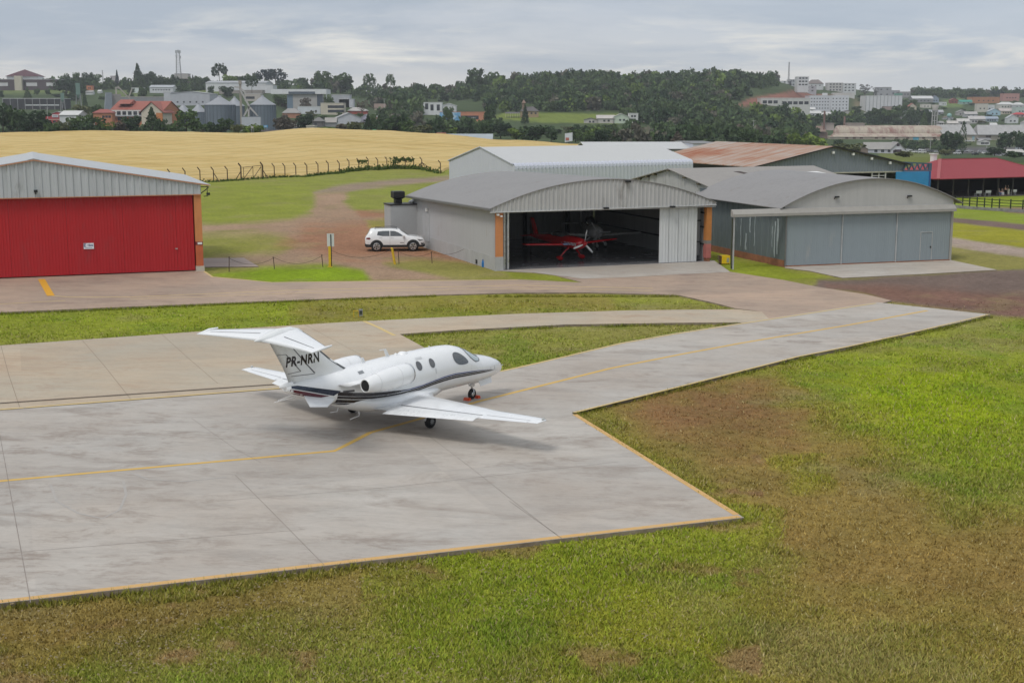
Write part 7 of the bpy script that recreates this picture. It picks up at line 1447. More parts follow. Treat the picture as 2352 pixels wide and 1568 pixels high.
RT = [(2094, 2110, 221, 233, 'white_house', 'white house with a long pale roof right of the ribbed block', WHITE, RF_W, 'ridge'), (2096, 2142, 221, 236, 'workshop', 'grey workshop with a white curved roof edge on the right hill', MGREY, RF_W, 'ridge'), (2086, 2104, 238, 256, 'brick_house', 'small orange roofed house among trees right of the ribbed block', CREAM, RF_R, 'gable'), (2140, 2156, 220, 236, 'blue_barn', 'blue grey barn on the right hill', (.30, .36, .44), (.12, .13, .16), 'gable'),
      (2182, 2200, 226, 238, 'red_barn', 'dark red barn beside the bright green patch on the right hill', (.24, .08, .065), (.26, .10, .08), 'gable'), (2233, 2294, 224, 238, 'brick_hall', 'long orange brick hall on the right hill', (.42, .20, .11), (.38, .26, .2), 'flat'), (2304, 2340, 216, 233, 'pink_building', 'square pink building high on the right hill', PINK, (.33, .16, .13), 'flat'), (2205, 2232, 230, 240, 'green_roof_hall', 'low hall with a green roof left of the orange brick hall', (.30, .42, .38), (.06, .30, .24), 'ridge'),
      (2243, 2268, 240, 258, 'beige_house', 'beige cubic house on the right hillside', (.56, .53, .47), RF_W, 'flat'), (2267, 2284, 242, 257, 'white_house', 'white cube with dark upper windows beside the beige cubic house', WHITE, RF_W, 'flat'), (2294, 2330, 235, 250, 'white_villa', 'wide white villa with porch below the pink building', (.60, .58, .54), RF_W, 'hip'), (2328, 2352, 236, 250, 'white_villa', 'white villa cut by the right picture edge below the pink building', WHITE, RF_W, 'hip'),
      (2271, 2297, 250, 266, 'blue_house', 'light blue gabled house on the right hillside', SKY_, (.40, .45, .48), 'gable'), (2297, 2328, 250, 263, 'pale_roof_house', 'house with a wide pale pinkish roof right of the light blue house', CREAM, (.48, .42, .40), 'ridge'), (2332, 2372, 247, 264, 'mint_house', 'pale mint house below the villas at the right', (.46, .54, .50), LGREY, 'flat'), (2198, 2222, 253, 266, 'grey_house', 'grey gabled house left of the beige cubic house', (.40, .38, .37), RF_G, 'gable'), (2216, 2244, 257, 270, 'grey_house', 'grey house with a flat pale roof below the beige cubic house', LGREY, (.42, .40, .39), 'ridge'),
      (2226, 2262, 267, 284, 'white_roof_house', 'house with pale sagging roofs in the middle of the right hillside', (.48, .46, .45), (.46, .44, .43), 'ridge'), (2262, 2292, 268, 280, 'blue_roof_house', 'house with a blue grey roof in front of the light blue house', (.36, .42, .48), (.30, .35, .42), 'ridge'), (2313, 2338, 264, 284, 'white_gable', 'white gabled house with a red roof behind it near the right edge', WHITE, LGREY, 'gable'), (2329, 2356, 259, 270, 'red_roof_house', 'house with a bright red roof at the right edge', (.4, .3, .28), (.45, .05, .06), 'hip'), (2176, 2200, 278, 291, 'pale_roof_house', 'pale low roof just above the right end of the rusty factory', (.48, .46, .44), (.50, .47, .44), 'ridge'), (2199, 2226, 273, 288, 'white_roof_house', 'low white roof behind the cypress', (.50, .48, .47), (.52, .50, .48), 'ridge'),
      (2131, 2166, 253, 264, 'metal_shed', 'grey sheds around the legs of the white water tower', (.34, .34, .36), (.40, .40, .42), 'ridge'), (1860, 1886, 255, 268, 'white_house', 'white house just below the left end of the hotel block', WHITE, RF_W, 'ridge'), (1884, 1924, 258, 276, 'white_house', 'white house with a broad roof under the hotel block', (.58, .57, .55), (.56, .55, .54), 'hip'), (1928, 1966, 254, 269, 'dark_roof_house', 'house with a dark striped gable roof right of the hotel block', (.44, .42, .40), (.16, .15, .16), 'gable'), (1979, 2008, 258, 271, 'cream_house', 'cream house with a small gable below the ribbed block', CREAM, RF_G, 'gable'), (1982, 2012, 243, 253, 'red_brown_house', 'house with red brown roof tucked left of the ribbed block', (.48, .48, .5), (.20, .115, .10), 'hip'), (2030, 2056, 246, 264, 'balcony_house', 'brownish house with balconies in front of the ribbed block', (.36, .27, .25), RF_D, 'flat'), (1740, 1762, 268, 280, 'teal_roof_shed', 'low shed with a pale teal roof in the trees below the red cutting', (.34, .36, .34), (.46, .54, .51), 'ridge'), (1850, 1872, 247, 258, 'white_house', 'white house below the long white and blue hall', WHITE, RF_W, 'ridge')]
for a in RT: bld(a[5 - 1], a[5], 'house', a[0], a[1], a[2], a[3], a[8], a[6], a[7], dmin=900, wins=((.15, .85, 2 if a[1] - a[0] < 30 else 4, .45),), wsz=(1.6, 1.4))
random.seed(21); _n = 0
for _ in range(400):
    if _n >= 34: break
    px = random.uniform(1965, 2356); row = random.uniform(228, 294); w = random.uniform(13, 22); h = random.uniform(7.5, 11)
    if px < 2085 and not 262 < row < 280: continue
    if any(px + w > a[0] - 3 and px < a[1] + 3 and row > a[2] - 2 and row - h < a[3] + 2 for a in RT) or 2128 < px + w / 2 < 2162: continue
    RT.append((px, px + w, row - h, row)); bld('small_house', 'small pale house tucked among the trees of the right hillside', 'house', px, px + w, row - h, row, random.choice(('ridge', 'gable', 'hip', 'flat')), random.choice((WHITE, CREAM, LGREY, (.52, .50, .5), (.58, .55, .5))), random.choice((RF_G, RF_G, RF_W, RF_B, (.40, .37, .35))), dmin=900, rz=random.uniform(-25, 25), group='small pale houses on the right hillside', wins=((.15, .85, 2, .45),), wsz=(1.4, 1.2)); _n += 1
# --- rusty factory, white farmhouse, towers
k = NT('patched_factory_roof'); o_ = k.obj(); n1 = k.noise(.09, 5, .7, st=(1.4, .5, .5)); n2 = k.noise(.45, 5, .7, st=(1.2, .35, .3)); f_ = k.math('ADD', k.math('MULTIPLY', n1, .6), k.math('MULTIPLY', n2, .4)); M_FRF = k.out(k.ramp(f_, [(.36, (.22, .10, .08)), (.45, (.33, .25, .21)), (.53, (.44, .39, .31)), (.6, (.36, .30, .26)), (.7, (.27, .14, .115))]), .85, 0, .2)
def factory():
    d = 985; m = mpp(d); O = gp(1905, d); O.z = float(row_z(327, d)); T = thing('rusty_factory', 'long old factory with patched rusty vaulted roof and cream walls', 'factory', O, R(1)); z = lambda r: float(row_z(r, d)) - O.z; X = lambda p: (p - 1905) * m; W = X(2164); cream = wmat((.58, .50, .41))
    b = MB(); b.bx(0, W, 0, 30, -5, z(314)); w = b.build('wall', cream, T); b = MB(); rr = []; za, zb = z(314), z(289)
    for x in (0, W + 2):
        pr = [(-.8, za - .2), (9, za + (zb - za) * .30)] + [(9 + 12 * (1 - math.cos(t)), za + (zb - za) * (.30 + .70 * math.sin(t))) for t in np.linspace(0.15, PI / 2, 8)] + [(33, za + (zb - za) * .3), (33, za - .3)]; rr.append([Vector((x + (y * .55 if x == 0 else 0), y, q)) for y, q in pr])
    b.loft(rr, smooth=False); b.build('roof', M_FRF, T, recalc=True)
    for px in (1944, 1961, 1977, 2011, 2028, 2057, 2082, 2118, 2142): b = MB(); b.bx(X(px) - 1.1, X(px) + 1.1, -.15, .05, z(319), z(315.5)); b.build('window', wmat((.17, .10, .08), 'window'), w)
    b = MB(); b.bx(X(2094), X(2107), -.2, .05, -1, z(315.2)); b.build('blue_door', wmat((.12, .40, .56)), w)
    for a, c, y in ((1958, 1997, 16), (1899, 1922, 10)): b = MB(); b.bx(X(a), X(c), y, y + 8, z(300), z(284.5)); b.bx(X(a) - .6, X(c) + .6, y - .6, y + 8.6, z(284.5), z(283.3)); b.build('roof_cupola', wmat((.42, .36, .33)), T)
    b = MB(); b.bx(X(1880), 0, 6, 26, -5, z(304)); b.extr([Vector((X(1878), 4, z(303))), Vector((X(1884), 14, z(290))), Vector((X(1892), 26, z(303)))], (22 * m, 0, 0)); b.build('side_shed', wmat((.24, .17, .14)), T, recalc=True)
    for px, t_, y in ((1898, 255, 8), (1957, 268, 24)): b = MB(); b.tube([(X(px), y, z(300)), (X(px), y, z(t_))], .75, 8); b.build('chimney', wmat((.22, .13, .11)), T)
factory()
def factory2():
    d = 990; m = mpp(d); O = gp(2164, d); O.z = float(row_z(327, d)); T = thing('grey_factory', 'grey roofed cream factory wing right of the rusty vaulted one', 'factory', O, R(-1)); z = lambda r: float(row_z(r, d)) - O.z; X = lambda p: (p - 2164) * m; cream = wmat((.58, .51, .43)); b = MB(); b.bx(.1, X(2420), .2, 30, -5, z(311)); w = b.build('wall', cream, T); b = MB(); b.extr([Vector((0, -1, z(309))), Vector((0, 16, z(287))), Vector((0, 33, z(309))), Vector((0, 33, z(310.5))), Vector((0, 16, z(289))), Vector((0, -1, z(310.5)))], (X(2240), 0, 0)); b.extr([Vector((X(2241), -2, z(309))), Vector((X(2254), 14, z(287.5))), Vector((X(2254), 32, z(309))), Vector((X(2241), -2, z(310.5)))], (X(2400) - X(2240), 0, 0)); b.build('roof', pm('ribbed_old_grey_roof', (.36, .355, .35), .8, var=.15, scale=.5, st=(1, .3, .3)), T, recalc=True)
    for px in (2264, 2270): b = MB(); b.bx(X(px) - .9, X(px) + .9, -.02, .3, z(316.5), z(311.5)); b.build('window', wmat((.17, .13, .12), 'window'), w)
    b = MB(); b.extr([Vector((X(2239), -7, z(321))), Vector((X(2239), .1, z(316)))  , Vector((X(2239), .1, z(317.5)))], (X(2268) - X(2239), 0, 0)); b.build('porch_roof', wmat(MGREY, 'roof'), T, recalc=True); b = MB(); b.bx(X(2231), X(2236), -.1, .25, -4, z(313)); b.build('pale_blue_door', wmat((.34, .50, .56)), w)
factory2()
T, W, D, Ht, He, d = bld('farmhouse', 'white farmhouse with a long grey roof and gabled end beside the car park', 'house', 1990, 2052, 328, 352, 'ridge', (.54, .54, .60), (.31, .30, .28), eave=342, d=830, depth=13, wins=((.22, .95, 3, .5),), wsz=(1.8, 1.5)); m = mpp(d); b = MB(); x0, x1 = W * .86, W * 1.38; b.extr([Vector((x0, -1.2, -5)), Vector((x1, -1.2, -5)), Vector((x1, -1.2, He * .85)), Vector(((x0 + x1) / 2, -1.2, Ht)), Vector((x0, -1.2, He * .85))], (0, 12, 0)); g = b.build('gable_end', wmat((.60, .60, .66)), T, recalc=True); b = MB(); b.extr([Vector((x0 - .5, -1.8, He * .78)), Vector(((x0 + x1) / 2, -1.8, Ht + .25)), Vector((x1 + .5, -1.8, He * .78)), Vector((x1 + .5, -1.8, He * .72)), Vector(((x0 + x1) / 2, -1.8, Ht)), Vector((x0 - .5, -1.8, He * .72))], (0, 13, 0)); b.build('gable_roof', wmat(RF_G, 'roof'), T, recalc=True)
for x, z_, w_, h_ in (((x0 + x1) / 2, Ht * .78, 1.6, 1.6), (x0 + 2.2, He * .4, 1.8, 1.6), ((x0 + x1) / 2, He * .4, 4.0, 2.2)): b = MB(); b.box((x, -1.25, z_), (w_, .1, h_)); b.build('window', wmat((.07, .05, .06), 'window'), g)
bld('brown_barn', 'small brown gabled barn at the left end of the white farmhouse', 'barn', 1972, 1993, 336, 352, 'gable', (.22, .17, .14), (.36, .34, .32), d=815)
def wtower(px, top, mid, base, d, label, ball=False):
    m = mpp(d); O = gp(px, d); z = lambda r: float(row_z(r, d)) - O.z; T = thing('water_tower', label, 'tower', O, 0); b = MB()
    if ball: b.lathe([(.01, z(top)), (4.5 * m, z(top + 2)), (5.5 * m, z((top + mid) / 2)), (4.5 * m, z(mid - 2)), (.01, z(mid))], (0, 0, 0), 'Z', 16); b.build('tank', wmat((.26, .44, .42)), T); b = MB(); b.bx(-1, 1, -1, 1, -4, z(mid)); b.build('stem', wmat(LGREY), T); return
    b.lathe([(5.0 * m, z(mid)), (8.6 * m, z(top)), (8.3 * m, z(top) + .2), (.01, z(top) + .3)], (0, 0, 0), 'Z', 20); b.build('tank', wmat((.52, .48, .45)), T); b = MB(); b.lathe([(7 * m, z(mid) - .2), (7 * m, z(mid + 2)), (.01, z(mid + 2))], (0, 0, 0), 'Z', 12); b.build('platform', wmat(MGREY), T)
    for i in range(6): a = 2 * PI * i / 6 + .2; b = MB(); b.bar((math.cos(a) * 5.6 * m, math.sin(a) * 5.6 * m, z(mid + 1)), (math.cos(a) * 7 * m, math.sin(a) * 7 * m, -3), .7); b.build('leg', wmat((.42, .41, .40)), T)
    for r in (mid + 12, mid + 24): b = MB(); b.lathe([(5.9 * m, z(r) - .25), (6.1 * m, z(r)), (5.9 * m, z(r) + .25)], (0, 0, 0), 'Z', 12); b.build('ring_brace', wmat((.42, .41, .40)), T)
wtower(2145, 242, 253.5, 291, 1080, 'pale funnel shaped water tower on lattice legs'); wtower(2179, 260, 271, 276, 1220, 'turquoise ball shaped water tank on the right hillside', True)
def hutpole():
    T, W, D, Ht, He, d = bld('gate_house', 'little white house on a raised base above the car park', 'house', 2250, 2273, 320, 336, 'gable', (.64, .64, .63), (.34, .33, .33), eave=325, d=920, wins=((.1, .9, 2, .6),), wsz=(2.6, 1.2))
hutpole(); bld('car_park_hall', 'long low white hall with a pale roof right of the car park', 'hall', 2296, 2352, 344, 358, 'ridge', (.50, .48, .54), (.46, .45, .42), eave=350, d=800, depth=10, wins=((.5, .95, 3, .4),)); bld('red_top_hut', 'pale hut with a red roof at the right edge above the car park', 'hut', 2340, 2362, 330, 346, 'hip', (.45, .50, .54), (.46, .13, .10), eave=336, d=880)
# --- poles
PL = [(263 - 45, 279, 300, 560, 'wooden pole by the low trees on the left crest'), (1973 - 1090, 228, 256, 930, 'street lamp above the bright white roofs'), (908, 230, 252, 940, 'street lamp at the edge of the woods'), (2136, 318, 352, 800, 'slim lamp pole in front of the green hillside hedge'), (2266, 331, 356, 850, 'tall white pole standing below the little white gate house'), (1730, 277, 300, 760, 'white pole in the trees below the red cutting'), (82, 251, 262, 800, 'left power pole in front of the dark depot'), (110, 248, 262, 800, 'right power pole in front of the dark depot'), (1088, 270, 292, 700, 'power pole in front of the orange brick half of the mural hall')]
for px, t_, b_, d, l in PL:
    O = gp(px, d); O.z = float(row_z(b_, d)); h = (b_ - t_) * mpp(d); T = thing('utility_pole', l, 'pole', O, 0, 'poles in the far town'); b = MB(); b.tube([(0, 0, -4), (0, 0, h)], [.22, .15], 6); b.build('shaft', wmat((.40, .40, .39), 'pole'), T); b = MB(); b.bar((-1.2, 0, h - .3), (1.2, 0, h - .3), .18); b.build('cross_arm', wmat((.40, .40, .39), 'pole'), T)
def rail():
    pts = [gp(px, d) for px, d in ((600, 476), (700, 470), (850, 470), (1000, 472), (1170, 474), (1330, 480), (1460, 490))]; rows = [302, 300, 303.5, 312, 327, 341, 349]; o = pts[0].copy(); T = thing('guard_rail', 'dark guard rail of the road along the far edge of the wheat', 'guard rail', o, 0); q = []
    for p, r in zip(pts, rows): z = float(row_z(r - 1.2, p.y)); q.append(Vector((p.x, p.y, z)) - o)
    b = MB()
    for a, c in zip(q[:-1], q[1:]): b.bar(a, c, .15, .55)
    b.build('beam', wmat((.13, .12, .12), 'steel'), T); b = MB()
    for a, c in zip(q[:-1], q[1:]): b.bar(a - Vector((0, 0, 1.0)), c - Vector((0, 0, 1.0)), 9, .3)
    b.build('road_edge', wmat((.17, .16, .155), 'road'), T)
rail()
def rsign(px, row, w, h, col, label, d=480):
    O = gp(px, d); z = float(row_z(row, d)) - O.z; m = mpp(d); T = thing('road_sign', label, 'sign', O, 0); b = MB(); b.bx(-w / 2 * m, w / 2 * m, -.1, 0, z - h / 2 * m, z + h / 2 * m); s = b.build('board', wmat(col, 'sign'), T); b = MB(); b.bx(-w * .35 * m, w * .3 * m, -.14, -.1, z - .1, z + .15); b.build('board_lettering', wmat((.6, .6, .6)), s)
    for x in (-.3, .3): b = MB(); b.bx(x * w * m - .08, x * w * m + .08, .0, .15, -3, z); b.build('post', wmat(MGREY), T)
rsign(611, 290.5, 9, 5, (.05, .30, .55), 'blue road sign beyond the crest below the right silo'); rsign(860, 300, 8, 5, (.02, .36, .20), 'green road sign on the crest in front of the dark trees'); rsign(580, 292.5, 6, 5, (.33, .31, .28), 'grey back of a road sign left of the blue one')
# --- parked cars, one kind, copied
def car0():
    T = thing('parked_car', '', 'car', (0, 0, 0)); b = MB(); b.loft([[Vector((x, y, z)) for y, z in ((-.8 * w, .35), (.8 * w, .35), (.88 * w, .7), (.84 * w, h), (-.84 * w, h), (-.88 * w, .7))] for x, w, h in ((-2.15, .8, .85), (-2.0, 1, .98), (1.0, 1, .98), (1.9, .95, .88), (2.15, .75, .7))], smooth=False); b.build('body', None, T, recalc=True); b = MB(); b.loft([[Vector((x, y, z)) for y, z in ((-.80, .95), (.80, .95), (.62, h), (-.62, h))] for x, h in ((-1.95, 1.0), (-1.5, 1.45), (.1, 1.48), (1.0, 1.0))], smooth=False); b.build('cabin_glass', M_GLS, T, recalc=True); b = MB(); b.bx(-1.45, .08, -.6, .6, 1.46, 1.52); b.build('roof_panel', None, T)
    for x in (-1.3, 1.3):
        for s in (-1, 1): b = MB(); b.lathe([(.01, -.1), (.32, -.1), (.32, .1), (.01, .1)], (x, s * .78, .32), 'Y', 12); b.build('wheel', M_RUB, T)
    return T
C0 = car0(); CARS = [(2052, 351, 5, 'w', 'white car at the left end of the front row by the farmhouse'), (2063, 350.5, 170, 'w', 'white car second from the farmhouse in the front row'), (2079, 351.5, 20, 'w', 'white car parked askew beside the small pale pole'), (2087, 348.4, 8, 'w', 'silver white car in the back row nearest the farmhouse'), (2098, 353, 160, 'w', 'white car in the front row directly below the hedge'), (2104.5, 352.2, 25, 's', 'silver car squeezed between two white ones in the front row'), (2117, 348.4, 5, 'w', 'white car in the back row in front of the lamp pole'), (2118, 353.7, 175, 'w', 'longest looking white car in the front row left of the lamp pole'), (2137, 351.5, 20, 'k', 'black car just right of the lamp pole'), (2153, 353, 160, 's', 'silver car half turned right of the black one'), (2160, 351, 10, 's', 'grey silver car behind the half turned one'), (2172, 351.5, 0, 's', 'silver car under the olive bushes'), (2184, 351, 12, 's', 'pale car in front of the light green shrub'), (2196, 350.5, 170, 's', 'silver car before the bank under the grey factory porch'), (2199, 356, 15, 'w', 'white car beside the pavilion chimney'), (2207, 351.2, 0, 's', 'first of three grey silver cars in the middle of the back row'), (2215, 351.2, 5, 's', 'second of three grey silver cars in the middle of the back row'), (2227, 351.2, 170, 's', 'third of three grey silver cars in the middle of the back row'), (2240, 361, 30, 'k', 'black car driving on the road below the car park'), (2254, 352, 0, 's', 'light car left of the tall white pole'), (2264, 355.5, 15, 'w', 'white car at the foot of the tall white pole'), (2272, 352.6, 170, 's', 'silver car right of the tall white pole'), (2223, 327.5, 10, 'w', 'white van like car by the pale blue factory door'), (2232, 328, 170, 'w', 'white car under the factory porch')]
CM = {'w': pm('far_car_white', (.72, .72, .72), .3, coat=.5), 's': pm('far_car_silver', (.42, .43, .45), .3, .3, coat=.5), 'k': pm('far_car_black', (.02, .02, .022), .3, coat=.5)}
for i, (px, row, rz, c, l) in enumerate(CARS):
    o = C0 if i == 0 else copy_tree(C0); d = find_d(px, row, 700 if row > 340 else 930); g = gp(px, d, .35); o.location = g; o.rotation_euler = (0, 0, R(rz)); tag(o, l, 'car', 'cars in the far car park')
    for ch in o.children:
        if ch.name.startswith(('body', 'roof_panel')):
            ch.data = ch.data if ch.data.materials and ch.data.materials[0] == CM[c] else ch.data.copy(); ch.data.materials.clear(); ch.data.materials.append(CM[c])
# ---------------------------------------------------------------- trees
def crown_pts(kind, n, rng):
    """points of a crown inside a unit height tree, width 1; returns points and leaf size"""
    def lobes(cs, n):
        w = np.array([c[3] ** 2 for c in cs]); idx = rng.choice(len(cs), n, p=w / w.sum()); c = np.array(cs)[idx]
        v = rng.normal(size=(n, 3)); v /= np.linalg.norm(v, axis=1)[:, None]; r = (.55 + .45 * rng.random(n) ** .5)[:, None]
        sq = np.stack([np.ones(n), np.ones(n), np.full(n, .8)], 1); return c[:, :3] + v * r * c[:, 3:4] * sq
    if kind == 'round':
        cs = [(0, 0, .55, .30)] + [(math.cos(a) * rr, math.sin(a) * rr, z, s) for a, rr, z, s in [(rng.uniform(0, 6.28), rng.uniform(.16, .36), rng.uniform(.20, .86), rng.uniform(.12, .21)) for _ in range(18)]]
        return lobes(cs, n), .042
    if kind == 'bush':
        cs = [(0, 0, .45, .32)] + [(math.cos(a) * rr, math.sin(a) * rr, z, s) for a, rr, z, s in [(rng.uniform(0, 6.28), rng.uniform(.12, .36), rng.uniform(.14, .78), rng.uniform(.13, .22)) for _ in range(14)]]
        return lobes(cs, n), .05
    if kind == 'araucaria':
        cs = [(0, 0, .80, .10)]
        for k_ in range(4):
            z = .56 + k_ * .12; R_ = (.40, .46, .40, .24)[k_]; m_ = (7, 9, 8, 5)[k_]
            for i in range(m_): a = 6.28 * i / m_ + k_ + rng.uniform(-.3, .3); cs.append((math.cos(a) * R_, math.sin(a) * R_, z + rng.uniform(-.02, .04), .085))
        return lobes(cs, n), .035
    if kind == 'conifer':
        z = 1 - rng.random(n) ** .62 * .94; r = (1 - z) * .5 * (.55 + .45 * np.abs(np.sin(z * 34))) * (.4 + .6 * rng.random(n) ** .4) + .015; a = rng.uniform(0, 6.28, n); return np.stack([np.cos(a) * r, np.sin(a) * r, z], 1), .04
    if kind == 'column':
        z = rng.random(n) * .97 + .02; r = .5 * np.clip(np.minimum(z * 5, (1 - z) * 2.6 + .12), 0, 1) * (.6 + .4 * rng.random(n)); a = rng.uniform(0, 6.28, n); return np.stack([np.cos(a) * r, np.sin(a) * r, z], 1), .035
    if kind == 'airy':
        cs = [(math.cos(a) * rr, math.sin(a) * rr, z, s) for a, rr, z, s in [(rng.uniform(0, 6.28), rng.uniform(.05, .42), rng.uniform(.42, .92), rng.uniform(.06, .12)) for _ in range(20)]]; return lobes(cs, n), .03
GREENS = {'dark': ((0.02, 0.04, 0.019), (0.05, 0.086, 0.033)), 'mid': ((0.034, 0.064, 0.021), (0.085, 0.135, 0.04)), 'light': ((0.075, 0.12, 0.017), (0.17, 0.24, 0.04)), 'olive': ((0.065, 0.078, 0.03), (0.145, 0.155, 0.06)), 'brown': ((0.075, 0.062, 0.048), (0.15, 0.125, 0.09)), 'blue': ((0.02, 0.034, 0.036), (0.048, 0.068, 0.068)), 'grey': ((0.14, 0.14, 0.145), (0.27, 0.265, 0.26))}
M_BRK_ = pm('bark', (.09, .07, .05), .9, var=.3, scale=2)
_TM = {}
def tree_mesh(kind, var):
    if (kind, var) in _TM: return _TM[(kind, var)]
    rng = np.random.default_rng(hash((len(kind), var)) % 1000 + 5); n = {'round': 900, 'bush': 620, 'araucaria': 620, 'conifer': 600, 'column': 480, 'airy': 420}[kind]
    P_, s = crown_pts(kind, n, rng); V, Fq = leafcloud(P_, s, rng, .7); o = npmesh('crown', V, Fq, None); cm = o.data; bpy.data.objects.remove(o)
    b = MB(); top = {'round': .62, 'bush': .3, 'araucaria': .95, 'conifer': .9, 'column': .8, 'airy': .5}[kind]; t = .045 if kind in ('conifer', 'araucaria') else .055
    b.tube([(0, 0, -.25), (0, 0, .12), (.012, .01, top * .6), (.0, .0, top)], [t * .6, t * .5, t * .38, t * .14], 6)
    for i in range(5 if kind != 'column' else 0):
        a = 6.28 * i / 5 + var; z0 = top * (.5 if kind != 'araucaria' else .62 + .07 * i); b.tube([(0, 0, z0), (math.cos(a) * .2, math.sin(a) * .2, z0 + .14), (math.cos(a) * .34, math.sin(a) * .34, z0 + .2)], [.016, .011, .005], 4)
    o = b.build('trunk', M_BRK_); tm = o.data; bpy.data.objects.remove(o); _TM[(kind, var)] = (cm, tm); return cm, tm
_LM = {}
def tree(kind, green, px, top, wpx, d, label, group=None, var=None):
    wpx = wpx * (1.25 if kind in ('round', 'bush') else 1.1); O = gp(px, d); m = mpp(d); h = float(row_z(top, d)) - O.z
    if h < 2.0: h = 2.5
    w = wpx * m; var = random.randint(0, 3) if var is None else var; cm, tm = tree_mesh(kind, var)
    nm = {'araucaria': 'pine_tree', 'conifer': 'conifer_tree', 'column': 'cypress_tree', 'bush': 'bush'}.get(kind, 'tree')
    T = thing(nm, label, 'bush' if kind == 'bush' else 'tree', O, random.uniform(0, 6.28), group); T.scale = (w, w, h)
    if green not in _LM: _LM[green] = leafmat('foliage_' + green, *GREENS[green])
    for name, me, mt in (('crown', cm, _LM[green]), ('trunk', tm, None)):
        if mt and not me.materials: me.materials.append(mt)
        o = bpy.data.objects.new(name, me); COL.objects.link(o); o.parent = T
        if mt: o.material_slots[0].link = 'OBJECT'; o.material_slots[0].material = mt
